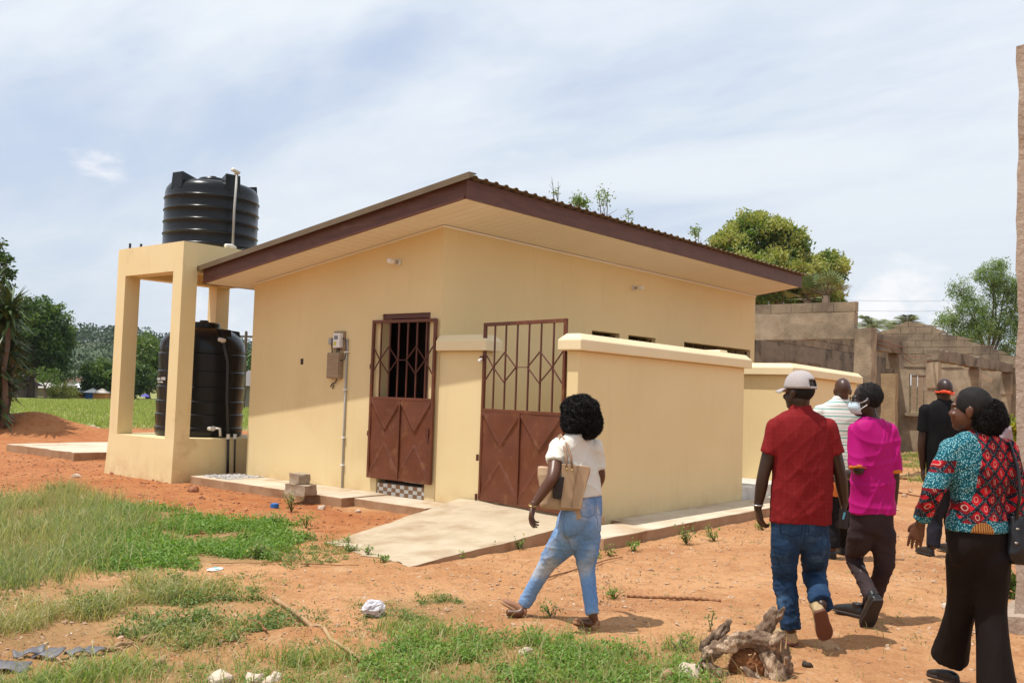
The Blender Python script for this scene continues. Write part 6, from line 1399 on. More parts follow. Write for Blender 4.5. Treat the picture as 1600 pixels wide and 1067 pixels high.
# ---- man in black shirt with an orange strap round his head
def black_man():
    S_ = Per('bald man in a black shirt with an orange strap around the back of his head', 10.1, 8, (1460, 862), (.034,.016,.012)); S_.org = (1474, 690)
    B = S_.body; f, u = S_.face(0); hc = S_.p(1475, 611); head_mb(B, hc, f, u, 1.04, S_.p(1475, 634), .060)
    T = [(1475,625,13,.06),(1475,630,22,.085),(1474,638,28,.10),(1474,655,31,.12),(1474,690,30,.125),(1475,720,29,.13),(1476,748,30,.13)]
    B.loft(S_.secs(T, .84), 24); sh = MB(); sh.loft(S_.secs(T), 32); sh.loft([(S_.p(1475,621), S_.r*.062, S_.f*.060), (S_.p(1475,628), S_.r*.085, S_.f*.08), (S_.p(1475,632), S_.r*.10, S_.f*.09)], 24)
    for s_ in (-1, 1):
        a, e, w_ = S_.p(1474+s_*27,641), S_.p(1474+s_*34,695), S_.p(1474+s_*32,732,.05); arm_loft(B, [a, a.lerp(e, .5), e, e.lerp(w_, .4), w_], [.055, .05, .042, .04, .028]); hand_mb(S_.fine, w_, (0,0,-1), RT*-s_, FW, .5)
        q = a.lerp(e, .62); arm_loft(sh, [a, a.lerp(q, .5), q], [.072, .07, .074], 20, cap=False); sh.ell(a, [(.07,0,0),(0,.07,0),(0,0,.07)])
    pants = MB(); pants.loft(S_.secs([(1476,740,28,.12),(1476,756,30,.125),(1476,768,29,.12)]), 28)
    stand_leg(S_, pants, (1465,766), (1462,812,.05), (1458,854), [.102,.090,.076,.072,.070]); stand_leg(S_, pants, (1486,766), (1486,812,.1), (1488,846,.3), [.102,.090,.076,.070,.068])
    up, so = Pair(), Pair()
    for px, py, dd in ((1457, 864, -.02), (1489, 857, .28)): h1 = S_.p(px, py, dd); h1.z = S_.gz+.006; shoe_mb(up, so, h1, h1+S_.f*.28, (0,0,1), 1.1, .03)
    S_.done(.009, 2)
    dress('shirt', sh, cloth_mat('black_cotton', (.006,.006,.007), (.010,.010,.011), ns=3), S_.t, .009, 4, [lambda p: crease(p*np.array([1,1,.6]), 43, .006, (12, 26))])
    dress('trousers', pants, cloth_mat('navy_trousers', (.016,.016,.024), (.022,.022,.03), ns=4), S_.t, .010, 3, [lambda p: crease(p, 45, .006, (18, 34))])
    dress('shoe', up, mat('dark_shoes', (.02,.018,.02), rough=.4), S_.t, .007, 1); dress('sole', so, mat('dark_shoe_sole', (.02,.02,.02), rough=.7), S_.t, .007, 1)
    r = f.cross(u); m_ = MB(); pts = [hc+(r*math.sin(a)*.084+f*(-math.cos(a)*.108-.008))*1.04+u*(-.012-.012*math.sin(3*a)*(abs(a) < 1.2)) for a in np.linspace(-1.75, 1.75, 25)]
    m_.tube(pts, .010, 8); m_.tube([p_-u*.012 for p_ in pts[6:19]], .008, 8); st = m_.build('orange_strap', mat('orange_strap', (.75,.075,.02), rough=.5), S_.t, smooth='all')
    m_ = MB(); m_.ell(hc-f*.125-u*.014, [r*.022, f*.012, u*.016]); m_.build('strap_knot', bpy.data.materials['orange_strap'], st, smooth='all')
black_man()

# ---- hidden companion in mauve
def mauve_person():
    S_ = Per('person in pale mauve mostly hidden behind the hair puff of the print blouse woman', 9.0, 10, (1552, 900), (.05,.025,.017)); S_.org = (1552, 700)
    B = S_.body; f, u = S_.face(-20); hc = S_.p(1552, 643); head_mb(B, hc, f, u, .95, S_.p(1552, 668), .05)
    T = [(1552,656,11,.055),(1552,660,20,.07),(1552,668,25,.09),(1551,690,27,.11),(1551,720,26,.11),(1551,765,28,.12)]
    B.loft(S_.secs(T, .84), 24); sh = MB(); sh.loft(S_.secs(T), 28)
    for s_ in (-1, 1):
        a, e, w_ = S_.p(1551+s_*20,672), S_.p(1551+s_*24,725,.05), S_.p(1551+s_*18,750,.2); arm_loft(B, [a, a.lerp(e, .5), e, w_], [.048, .044, .038, .026]); hand_mb(S_.fine, w_, FW-Vector((0,0,.4)), RT*-s_, Vector((0,0,1)), .5, .9)
        q = a.lerp(e, .55); arm_loft(sh, [a, q], [.058, .06], 18, cap=False); sh.ell(a, [(.058,0,0),(0,.058,0),(0,0,.058)])
    pants = MB(); pants.loft(S_.secs([(1551,758,25,.115),(1551,785,26,.12)]), 24)
    stand_leg(S_, pants, (1543,785), (1543,838,.05), (1543,888), [.09,.08,.07,.065,.06]); stand_leg(S_, pants, (1560,785), (1559,836,.1), (1558,880,.25), [.09,.08,.07,.065,.06])
    up, so = Pair(), Pair()
    for px, py, dd in ((1543, 902, -.02), (1558, 893, .22)): h1 = S_.p(px, py, dd); h1.z = S_.gz+.006; shoe_mb(up, so, h1, h1+S_.f*.25, (0,0,1), 1.0, .02)
    S_.done(.010, 2); r = f.cross(u); hair_mass(S_, [(hc-f*.022+u*.034, [r*.080, f*.098, u*.096])], M_hairs, .001, 80, 3, 0)
    dress('top', sh, cloth_mat('mauve_cotton', (.36,.28,.31)), S_.t, .010, 3, [lambda p: crease(p, 53, .005, (12, 26))]); dress('trousers', pants, cloth_mat('grey_trousers', (.05,.05,.06)), S_.t, .012, 3); dress('shoe', up, M_blackpipe, S_.t, .008, 1); dress('sole', so, M_dark, S_.t, .008, 1)
    m_ = MB(); m_.tube([hc+r*.070+f*.05-u*.02, hc+r*.082-f*.004+u*.0, hc+r*.074+f*.03-u*.06], .003, 6); m_.build('mask_strap', M_white, S_.t, smooth='all')
mauve_person()

# ---- woman in the print blouse
def print_woman():
    S_ = Per('woman in teal and red wax print blouse and wide dark trousers, carrying a handbag', 5.2, 18, (1545, 1085), (.090,.034,.018)); S_.org = (1528, 740)
    B = S_.body; f, u = S_.face(58, .03); hc = S_.p(1515, 641); head_mb(B, hc, f, u, .98, S_.p(1528, 682), .050)
    T = [(1528,672,20,.058),(1528,680,36,.075),(1529,690,47,.09),(1530,712,52,.108),(1530,745,50,.115),(1528,775,45,.108),(1528,795,46,.118),(1528,812,50,.132),(1528,829,52,.142)]
    B.loft(S_.secs([(x, y, hw-7, hd) for x, y, hw, hd in T], .86), 24); sh = MB(); sh.loft(S_.secs(T), 36)
    a, e, w_ = S_.p(1488,702,-.02), S_.p(1458,768,-.06), S_.p(1438,818,.03); arm_loft(B, [a, a.lerp(e, .5), e, e.lerp(w_, .5), w_], [.052, .048, .04, .036, .025]); hand_mb(S_.fine, w_, S_.p(1424,862,.06)-w_, RT*.5+FW*.6, FW-RT, .32, .98)
    arm_loft(sh, [a, a.lerp(e, .5), e, e.lerp(w_, .55), e.lerp(w_, .88)], [.068, .066, .058, .050, .048], 22, cap=False); sh.ell(a, [(.068,0,0),(0,.068,0),(0,0,.066)])
    a, e, w_ = S_.p(1570,702,.02), S_.p(1586,770,.0), S_.p(1584,838,-.03); arm_loft(B, [a, a.lerp(e, .5), e, e.lerp(w_, .5), w_], [.052, .048, .04, .036, .025]); hand_mb(S_.fine, w_, S_.p(1572,866,-.05)-w_, -RT, FW, .8, .98)
    arm_loft(sh, [a, a.lerp(e, .5), e, e.lerp(w_, .4), e.lerp(w_, .7)], [.066, .064, .056, .050, .048], 22, cap=False); sh.ell(a, [(.066,0,0),(0,.066,0),(0,0,.064)])
    pants = MB(); pants.loft(S_.secs([(1528,812,44,.115),(1528,832,47,.130),(1527,856,49,.125),(1527,880,44,.06)]), 32)
    stand_leg(S_, pants, (1546,872,-.02), (1548,955,-.02), (1556,1072,-.10), [.108,.096,.084,.086,.100], (.09,.06,.036)); stand_leg(S_, pants, (1508,872,.02), (1502,950,.12), (1484,1028,.26), [.106,.094,.080,.086,.105], (.09,.06,.036))
    up, so = Pair(), Pair(); h1 = S_.p(1497, 1050, .20); h1.z = S_.gz+.02; t1 = h1-RT*.08+FW*.20; t1.z = S_.gz+.004; shoe_mb(up, so, h1, t1, (0,0,1), .95, 0, True)
    h2 = S_.p(1560, 1094, -.08); h2.z = S_.gz+.008; shoe_mb(up, so, h2, h2+S_.f*.23, (0,0,1), .95, 0, True)
    S_.done()
    def ext(lat, z, fw):
        # where the red lozenges lie: a band down the back and along the left sleeve; teal speckle elsewhere
        back = sstep(.19, .13, np.abs(lat-.065-.12*(z-1.2)))*sstep(.95, 1.02, z)
        neck = sstep(.10, .03, np.abs(lat+.02))*sstep(1.36, 1.42, z)
        sl = sstep(-.17, -.20, lat)*(sstep(.10, .06, np.abs(z-1.07))+sstep(.06, .03, np.abs(z-.87))+sstep(.045, .02, np.abs(z-1.27)))+sstep(.07,.04,np.abs(lat+.10))*sstep(.08,.04,np.abs(z-1.03))
        rs = sstep(.17, .21, lat)*(.4+.6*np.sin(z*22))
        return {'dm': np.clip(np.maximum.reduce([back, neck, sl, rs]), 0, 1), 'bp': np.exp(-((lat+.065)/.06)**2-((z-.93)/.055)**2)}
    def pr(nt, N, L, m_, mix, sep, at, b):
        def attf(n_): q = N('ShaderNodeAttribute'); q.attribute_name = n_; return q.outputs['Fac']
        x = sep.outputs[0]; z = sep.outputs[1]; c_ = .088
        U = m_('DIVIDE', m_('ADD', m_('MULTIPLY', x, 1.0), m_('MULTIPLY', z, .92)), c_); V = m_('DIVIDE', m_('SUBTRACT', m_('MULTIPLY', x, 1.0), m_('MULTIPLY', z, .92)), c_)
        fu = m_('SUBTRACT', m_('FRACT', U), .5); fv = m_('SUBTRACT', m_('FRACT', V), .5)
        edge = m_('GREATER_THAN', m_('MAXIMUM', m_('ABSOLUTE', fu), m_('ABSOLUTE', fv)), .37)
        rx = m_('MULTIPLY', m_('ADD', fu, fv), 1.5); rz = m_('SUBTRACT', fu, fv)
        rad = m_('SQRT', m_('ADD', m_('MULTIPLY', rx, rx), m_('MULTIPLY', rz, rz))); ring0 = m_('LESS_THAN', m_('ABSOLUTE', m_('SUBTRACT', rad, .30)), .055)
        alt = m_('GREATER_THAN', m_('FRACT', m_('MULTIPLY', m_('ADD', m_('MULTIPLY', m_('FLOOR', U), 1.7), m_('MULTIPLY', m_('FLOOR', V), 2.3)), .5)), .45); bars = m_('MULTIPLY', m_('LESS_THAN', m_('ABSOLUTE', m_('SUBTRACT', m_('ABSOLUTE', m_('ADD', rx, m_('MULTIPLY', rz, .4))), .13)), .05), m_('LESS_THAN', m_('ABSOLUTE', rz), .34))
        ring = m_('ADD', m_('MULTIPLY', alt, ring0), m_('MULTIPLY', m_('SUBTRACT', 1, alt), bars))
        vo = N('ShaderNodeTexVoronoi'); vo.inputs['Scale'].default_value = 130; L(at.outputs['Vector'], vo.inputs['Vector'])
        rp = N('ShaderNodeValToRGB'); L(vo.outputs['Distance'], rp.inputs[0]); e = rp.color_ramp.elements; e[0].color = (.50,.66,.62,1); e[0].position = .18; e[1].color = (.006,.075,.105,1); e[1].position = .52; q = e.new(.34); q.color = (.05,.26,.32,1)
        no = N('ShaderNodeTexNoise'); no.inputs['Scale'].default_value = 9; L(at.outputs['Vector'], no.inputs[0])
        dk = m_('MULTIPLY', m_('GREATER_THAN', no.outputs[0], .50), .8)
        red = mix(dk, (.46,.012,.022), (.10,.008,.010)); red = mix(m_('MULTIPLY', ring, .6), red, (.62,.42,.34))
        v2 = N('ShaderNodeTexVoronoi'); v2.inputs['Scale'].default_value = 150; L(at.outputs['Vector'], v2.inputs['Vector'])
        bd = mix(m_('LESS_THAN', v2.outputs['Distance'], .25), (.012,.016,.028), (.30,.34,.30)); dia = mix(edge, red, bd)
        thr = m_('GREATER_THAN', m_('ADD', attf('dm'), m_('MULTIPLY', m_('SUBTRACT', no.outputs[0], .5), .8)), .5)
        c = mix(thr, rp.outputs[0], dia)
        w_ = N('ShaderNodeTexWave'); w_.inputs['Scale'].default_value = 28; w_.inputs['Distortion'].default_value = 3; L(at.outputs['Vector'], w_.inputs[0])
        bp_ = mix(w_.outputs['Fac'], (.13,.02,.02), (.42,.22,.05)); c = mix(m_('GREATER_THAN', attf('bp'), .45), c, bp_); L(c, b.inputs['Base Color'])
    dress('blouse', sh, pattern_mat('wax_print_cloth', (.1,.3,.35), pr), S_.t, .0075, 4, [lambda p: crease(p*np.array([1,1,.7]), 63, .0045, (14, 30))], attr=frame_attr(S_, ext))
    dress('trousers', pants, cloth_mat('brown_black_trousers', (.009,.006,.005), (.013,.009,.008), ns=4, rough=.7), S_.t, .0085, 14, [lambda p: crease(p*np.array([1,1,.35]), 65, .004, (14, 34), .5)])
    dress('sandal', up, mat('black_sandal', (.015,.013,.013), rough=.4), S_.t, .006, 1); dress('sole', so, mat('sandal_sole', (.03,.02,.018), rough=.7), S_.t, .006, 1)
    r = f.cross(u)
    hair_mass(S_, [(hc-f*.020+u*.034, [r*.0805, f*.1005, u*.098])], M_hairs, .0012, 90, 11, 0, name='smoothed_hair')
    bc = S_.p(1544, 652, -.03); hair_mass(S_, [(bc, [RT*.100, FW*.085, Vector((0,0,.098))])], M_hair, .007, 80, 12, 6500, .022, .0045, name='hair_puff')
    for s_ in (-1, 1): m_ = MB(); m_.ell(hc+r*s_*.031+f*.067+u*.004, [r*.011, f*.011, u*.009]); m_.build('eye', M_eye, S_.t, smooth='all')
    # black handbag
    t = thing('handbag', 'shiny black handbag on the arm of the print blouse woman, cut by the right edge', 'handbag', S_.p(1600, 882, -.08)); Mh = mat('black_bag_leather', (.010,.010,.012), (.016,.016,.018), rough=.28, ns=8, bump=.3, bs=30, bd=.004)
    m_ = MB(); m_.loft([(S_.p(1603,882,-.08), RT*.085, FW*.05), (S_.p(1603,872,-.08), RT*.115, FW*.065), (S_.p(1603,845,-.08), RT*.11, FW*.06), (S_.p(1603,822,-.08), RT*.095, FW*.045), (S_.p(1602,806,-.08), RT*.085, FW*.025)], 26, ex=3)
    me = fuse(m_, .007, 2); p = vco(me); p = p+vno(me)*crease(p, 71, .004, (20, 40))[:, None]-np.array(wloc(t)); me.vertices.foreach_set('co', p.astype(np.float32).ravel()); link('bag_body', me, Mh, t, smooth='all')
    m_ = MB(); m_.tube([S_.p(1588,812,-.13), S_.p(1594,770,-.12), S_.p(1590,730,-.10), S_.p(1578,694,-.05), S_.p(1574,686,.03)], .009, 8); m_.build('strap', Mh, t, smooth='all')
    for a in ((1590,826),(1588,848)): m_ = MB(); m_.ell(S_.p(*a,-.145), [RT*.010, FW*.004, Vector((0,0,.006))]); m_.build('buckle', M_metal, t, smooth='all')
print_woman()
# ================================================================ plants and litter on the ground
M_gt = leafmat('tall_grass', (.17,.22,.09), (.33,.36,.17), (.56,.50,.30), tr=.45)
M_gd = leafmat('dry_grass', (.24,.25,.09), (.48,.40,.21), (.62,.50,.30), tr=.4)
M_gb = leafmat('fresh_grass', (.16,.23,.065), (.32,.37,.13), (.50,.45,.23), tr=.45)
M_cov = leafmat('cover_leaf', (.10,.19,.03), (.20,.32,.06), (.36,.40,.12), tr=.35)
M_wd = leafmat('weed_leaf', (.09,.14,.035), (.20,.26,.07), (.45,.40,.15), tr=.3)
def gl(x, y): return gz_np(x, y)
rg = np.random.default_rng(202)
def thin(x, y, sc, th, sd, rg):
    k_ = vnoise(x, y, sc, sd)+.35*vnoise(x, y, sc*3.1, sd+1) > th+.25*rg.random(len(x)); return x[k_], y[k_]
x, y = scatter_poly(Z_TALL, 26000, rg, .45); x, y = thin(x, y, 1.9, .52, 31, rg); n = len(x)
blades('tall_grass', x, y, gl(x, y)-.01, .07+.19*rg.random(n)**1.6, .0022+.002*rg.random(n), .25+.7*rg.random(n), rg, M_gt, 'fine blue green grass left of the path')
x, y = scatter_poly(Z_SCRUB+[], 24000, rg, .4); x, y = thin(x, y, 1.7, .70, 33, rg); k_ = rg.random(len(x)) < sstep(.9, -.3, (x-2.2)*.64-(y-5.2)*.77)*.9+.22; x, y = x[k_], y[k_]; n = len(x)
blades('dry_grass', x, y, gl(x, y)-.01, .05+.13*rg.random(n)**1.5, .002+.0015*rg.random(n), .4+.9*rg.random(n), rg, M_gd, 'straw coloured grass at the lower left')
x, y = scatter_poly(Z_BOT, 40000, rg, .3); x, y = thin(x, y, 2.2, .66, 35, rg); k_ = rg.random(len(x)) < sstep(4.6, 2.5, x-1.25*y+3.2)*.9+.12; x, y = x[k_], y[k_]; n = len(x)
blades('fresh_grass', x, y, gl(x, y)-.01, .05+.12*rg.random(n)**1.5, .0022+.0016*rg.random(n), .4+.8*rg.random(n), rg, M_gb, 'green grass along the bottom of the view')
x, y = scatter_poly(Z_TALL+[], 7000, rg, .6); n = len(x); blades('straw_stalks', x, y, gl(x, y), .08+.30*rg.random(n)**2, .0018+.001*rg.random(n), .1+.6*rg.random(n), rg, M_gd, 'dry stalks among the tall grass')
x, y = scatter_poly(Z_BOT, 7000, rg, .5); n = len(x); blades('straw_stalks', x, y, gl(x, y), .04+.14*rg.random(n)**2, .0016+.001*rg.random(n), .2+.9*rg.random(n), rg, M_gd, 'dry stalks along the bottom edge')
def far_tufts(poly, n, lab, mt, h=.10, w=.006):
    x, y = scatter_poly(poly, n, rg, .3); x, y = thin(x, y, 1.2, .5, 37, rg); m_ = len(x); blades('grass_tufts', x, y, gl(x, y), h*(.5+rg.random(m_)), w+w*.6*rg.random(m_), .3+.6*rg.random(m_), rg, mt, lab)
far_tufts([(1395,712),(1500,705),(1560,715),(1560,760),(1470,765),(1400,745)], 9000, 'grass patch in front of the roofless building', M_gb)
far_tufts([(0,662),(160,668),(240,668),(330,676),(330,690),(120,680),(0,668)], 2500, 'grass creeping over the edge of the red soil', M_gb)
far_tufts([(1330,940),(1600,900),(1700,960),(1400,1067),(1200,1067)], 260, 'sparse grass by the stump', M_gd, .05, .002)
def ground_weeds(x, y, rg, sz, nl, mt, name, label, leaf=.028, ht=.10, aspect=.5, kind='stuff'):
    """many small leafy plants: stems of leaves fanning from each root"""
    n = len(x); s = sz*(.5+.9*rg.random(n)); z = gl(x, y); root = np.stack([x, y, z], 1)
    d = rg.normal(size=(n, nl, 3)); d[..., 2] = np.abs(d[..., 2])*.8; d = unit(d); t_ = rg.random((n, nl, 1))**.6
    pts = root[:, None, :]+d*t_*s[:, None, None]*np.array([1, 1, ht/sz])
    V = leaf_quads(pts.reshape(-1, 3), leaf*(.6+.8*rg.random(n*nl)), leaf*aspect*(.7+.6*rg.random(n*nl)), .8, d.reshape(-1, 3), .4, .1, rg)
    sh = np.repeat(rg.random(n), nl); o = link(name, quads_mesh(name, V, np.clip(.5*sh+.5*rg.random(n*nl), 0, 1)), mt)
    if kind: o['kind'] = kind; o['label'] = label
    return o
x, y = scatter_poly(Z_BROAD, 1700, rg, .3); x, y = thin(x, y, 2.2, .42, 41, rg); ground_weeds(x, y, rg, .12, 34, M_cov, 'ground_cover', 'bright green broad leaved ground cover beside the red soil', .034, .11)
x, y = scatter_poly([(140,935),(250,925),(420,940),(450,985),(340,1010),(180,990),(130,960)], 560, rg, .2); x, y = thin(x, y, 3, .42, 43, rg); ground_weeds(x, y, rg, .10, 30, M_wd, 'creeping_weeds', 'low olive green weeds left of the long stick', .026, .13)
x, y = scatter_poly(Z_MID, 220, rg, .2); x, y = thin(x, y, 3, .45, 45, rg); ground_weeds(x, y, rg, .075, 28, M_wd, 'creeping_weeds', 'low weeds right of the white plastic bag', .02, .06)
x, y = scatter_poly([(560,1040),(640,1000),(700,985),(820,995),(1000,1015),(1100,1005),(1120,1100),(560,1100)], 620, rg, .15); x, y = thin(x, y, 3, .42, 47, rg); ground_weeds(x, y, rg, .075, 40, M_cov, 'leafy_weeds', 'bright leafy weeds along the bottom centre', .026, .11)
x, y = scatter_poly([(200,1050),(560,1035),(560,1110),(150,1110)], 160, rg, .15); ground_weeds(x, y, rg, .06, 24, M_cov, 'leafy_weeds', 'small weeds in the grass at the bottom edge', .02, .05)
x, y = scatter_poly([(-100,890),(130,900),(260,905),(420,900),(430,930),(150,930),(-100,960)], 200, rg, .3); x, y = thin(x, y, 2.4, .5, 51, rg); ground_weeds(x, y, rg, .07, 20, M_wd, 'creeping_weeds', 'sparse weeds on the bare strip below the green patch', .02, .07)
x, y = scatter_poly([(380,835),(520,840),(560,870),(480,890),(400,880)], 170, rg, .15); x, y = thin(x, y, 3, .4, 48, rg); ground_weeds(x, y, rg, .07, 26, M_wd, 'creeping_weeds', 'sparse weeds between the grass and the ramp', .024, .08)
x, y = scatter_poly([(-200,780),(700,800),(1000,860),(1400,830),(1600,1100),(-200,1100)], 160, rg, .1); ground_weeds(x, y, rg, .045, 12, M_wd, 'seedlings', 'tiny scattered seedlings on the dirt', .015, .03)
x, y = scatter_poly([(430,955),(560,960),(620,1000),(560,1020),(430,1000)], 60, rg, .1); ground_weeds(x, y, rg, .05, 18, M_wd, 'seedlings', 'seedlings along the eroded bank', .017, .04)
# single plants one can pick out
def weed(px, py, hgt, wid, label, seed, n_st=7, leaf=.035, mt=None):
    rg = np.random.default_rng(seed); random.seed(seed); b = G(px, py); t = thing('weed_plant', label, 'weed', b, 'weeds growing singly in the dirt'); m_ = MB(); C_, D_ = [], []
    for i in range(n_st):
        a = random.uniform(0, 6.28); e = b+Vector((math.cos(a)*wid*random.uniform(.2, 1), math.sin(a)*wid*random.uniform(.2, 1), hgt*random.uniform(.5, 1))); mid = b.lerp(e, .5)+Vector((0,0,hgt*.12)); m_.tube([b, mid, e], [.0035, .003, .0015], 4)
        for k_ in range(int(5+6*random.random())):
            u = random.uniform(.2, 1); p = b.lerp(mid, u*2) if u < .5 else mid.lerp(e, u*2-1); C_.append(np.array(p)+rg.normal(size=3)*leaf*.55); D_.append(np.array((e-b).normalized()))
    m_.build('stem', mat('weed_stem', (.12,.14,.05)) if 'weed_stem' not in bpy.data.materials else bpy.data.materials['weed_stem'], t, smooth='all')
    C_ = np.array(C_); V = leaf_quads(C_, leaf*(.7+.7*rg.random(len(C_))), leaf*.5, .7, np.array(D_), .35, .1, rg); link('leaves', quads_mesh('leaves', V, rg.random(len(V)), tuple(b)), mt or M_cov, t)
for i, a in enumerate([(1072, 850, .22, .15, 'largest leafy weed against the kerb of the yard wall apron', 16), (1116, 845, .16, .16, 'sprawling weed right of the largest one by the apron kerb', 12), (990, 862, .14, .10, 'weed by the apron kerb left of the largest one', 9), (952, 868, .08, .06, 'tiny weed at the left end of the apron kerb', 6),
        (935, 872, .07, .05, 'small weed touching the back leg of the woman in jeans', 5), (1192, 828, .12, .14, 'weed behind the left hand of the man in the cap', 10), (812, 858, .12, .10, 'weed beside the ramp edge near the front leg of the woman in jeans', 9), (770, 862, .08, .05, 'small weed halfway along the ramp edge', 5), (722, 872, .07, .05, 'tiny sprig close to the ramp edge', 4),
        (455, 800, .26, .16, 'upright bushy weed below the blue cap on the red soil', 16), (432, 825, .2, .18, 'leafy weed lower left of the bushy one', 14), (478, 825, .2, .16, 'spreading weed right of the bushy one', 12), (402, 872, .15, .14, 'dense low weed beside the path left of the ramp', 16), (378, 850, .15, .12, 'weed at the right end of the green patch', 10),
        (575, 868, .14, .10, 'sprig at the foot of the ramp', 6), (548, 862, .08, .12, 'flat weed on the ramp edge', 8), (600, 878, .06, .08, 'small yellowing weed by the ramp corner', 5), (540, 850, .1, .06, 'thin seedling beside the ramp', 4), (265, 915, .12, .16, 'low weed on the bare patch left of the stick', 14), (860, 962, .1, .12, 'small weed between the feet of the woman in jeans', 8),
        (960, 935, .1, .12, 'dry weed clump right of the trailing foot of the woman in jeans', 10), (1110, 985, .14, .04, 'single upright stalk behind the stump', 3), (1060, 1020, .12, .1, 'weed at the left of the stump', 10), (395, 925, .05, .08, 'flat weed in the middle of the path left', 6), (85, 772, .16, .2, 'leafy weed at the back of the grass on the left', 14)]):
    weed(*a[:5], 300+i, a[5], .036 if i < 18 else .028, M_cov if i % 3 else M_wd)
# pebbles, chips and dead leaves
M_peb = mat('pebble', (.36,.22,.13), (.48,.34,.23), rough=.9, ns=20); M_pebr = mat('red_pebble', (.30,.12,.055), (.42,.20,.10), rough=.95, ns=20); M_grav = mat('grey_gravel', (.32,.31,.30), (.5,.48,.46), rough=.9, ns=40)
def pebbles(name, x, y, s, rg, mt, label, z=None):
    n = len(x); ph = (1+5**.5)/2; ico = unit(np.array([(-1,ph,0),(1,ph,0),(-1,-ph,0),(1,-ph,0),(0,-1,ph),(0,1,ph),(0,-1,-ph),(0,1,-ph),(ph,0,-1),(ph,0,1),(-ph,0,-1),(-ph,0,1)], float))
    F_ = np.array([(0,11,5),(0,5,1),(0,1,7),(0,7,10),(0,10,11),(1,5,9),(5,11,4),(11,10,2),(10,7,6),(7,1,8),(3,9,4),(3,4,2),(3,2,6),(3,6,8),(3,8,9),(4,9,5),(2,4,11),(6,2,10),(8,6,7),(9,8,1)])
    V = ico[None]*(1+.35*rg.normal(size=(n, 12, 1)))*np.stack([.7+.6*rg.random(n), .7+.6*rg.random(n), .35+.4*rg.random(n)], 1)[:, None, :]*s[:, None, None]
    a = rg.random(n)*6.283; c, si = np.cos(a)[:, None], np.sin(a)[:, None]; V = np.stack([V[..., 0]*c-V[..., 1]*si, V[..., 0]*si+V[..., 1]*c, V[..., 2]], 2); V += np.stack([x, y, (gl(x, y) if z is None else z)+s*.15], 1)[:, None, :]
    V = V[:, F_.ravel(), :].reshape(n*20, 3, 3); o = link(name, quads_mesh(name, V, np.repeat(rg.random(n), 20)), mt); o['kind'] = 'stuff'; o['label'] = label; return o
x, y = scatter_poly([(-100,700),(380,735),(560,800),(660,800),(520,850),(-100,850)], 6000, rg, .3); pebbles('gravel', x, y, .005+.022*rg.random(len(x))**4, rg, M_pebr, 'loose red gravel in front of the building')
x, y = scatter_poly([(-200,850),(640,900),(1000,870),(1300,810),(1600,780),(1800,1100),(-200,1100)], 9000, rg, .3); pebbles('gravel', x, y, .003+.016*rg.random(len(x))**5, rg, M_peb, 'small pale stones on the path')
x, y = scatter_poly([(1400,800),(1700,800),(1750,1100),(1440,1067)], 260, rg, .2); pebbles('gravel', x, y, .006+.022*rg.random(len(x))**3, rg, M_peb, 'stones by the pillar foot')
x, y = scatter_poly([(1340,705),(1620,700),(1620,800),(1370,800)], 500, rg, .3); pebbles('gravel', x, y, .02+.05*rg.random(len(x))**3, rg, M_peb, 'rubble in front of the roofless building')
x = rg.uniform(8.55, 9.2, 420); y = rg.uniform(12.55, 13.25, 420); pebbles('gravel', x, y, .014+.014*rg.random(420), rg, M_grav, 'grey gravel filling the apron corner', z=np.full(420, .125))
M_lit = leafmat('dead_leaf', (.16,.085,.04), (.38,.24,.13), (.62,.52,.42), tr=.1)
for poly, n, lab in (([(-200,900),(450,960),(520,1040),(400,1067),(-200,1090)], 1500, 'dead leaves and bark scraps at the lower left'), ([(500,850),(640,886),(860,860),(1190,810),(1200,850),(900,900),(640,905),(500,880)], 700, 'dry litter along the kerb and ramp'), ([(880,900),(1000,900),(1000,960),(880,960)], 260, 'dry litter behind the woman in jeans'), ([(1200,900),(1600,850),(1700,1067),(1200,1100)], 260, 'scattered dry scraps on the right of the path'), ([(450,930),(700,920),(1100,960),(1100,1050),(450,1040)], 420, 'scattered dry scraps on the path')):
    x, y = scatter_poly(poly, n, rg, .2); C_ = np.stack([x, y, gl(x, y)+.006], 1); V = leaf_quads(C_, .012+.035*rg.random(len(x))**2, .008+.012*rg.random(len(x)), 1.5, None, 0, 0, rg); V[..., 2] = np.maximum(V[..., 2], C_[:, None, 2]-.004)
    o = link('leaf_litter', quads_mesh('leaf_litter', V, rg.random(len(V))), M_lit); o['kind'] = 'stuff'; o['label'] = lab
# single stones and chunks
def stone(px, py, size, label, mt, seed, name='stone', cat='stone', flat=.6, z=None):
    rg = np.random.default_rng(seed); m_ = MB(); c = G(px, py) if z is None else Vector((*onz(px, py, z)[:2], z)); s = size
    m_.ell((0,0,0), [(s*.5,0,0), (0,s*.38,0), (0,0,s*.5*flat)], 12, 8); vs = []
    for v in m_.v:
        v = Vector(v); q = mnoise.noise_vector(v*(2.2/s)+Vector((seed, 0, 0))); vs.append(v+q*s*.22)
    m_.v = vs; m_.v = [tuple(c+v+Vector((0,0,s*.15))) for v in vs]; o = m_.build(name, mt); tag(o, label, cat); centre(o); return o
M_rock = mat('pale_rock', (.52,.40,.30), (.62,.52,.42), rough=.95, ns=12, bump=.6, bs=30, bd=.01); M_red = mat('laterite_rock', (.28,.11,.06), (.36,.17,.09), rough=.95, ns=12, bump=.8, bs=30, bd=.01)
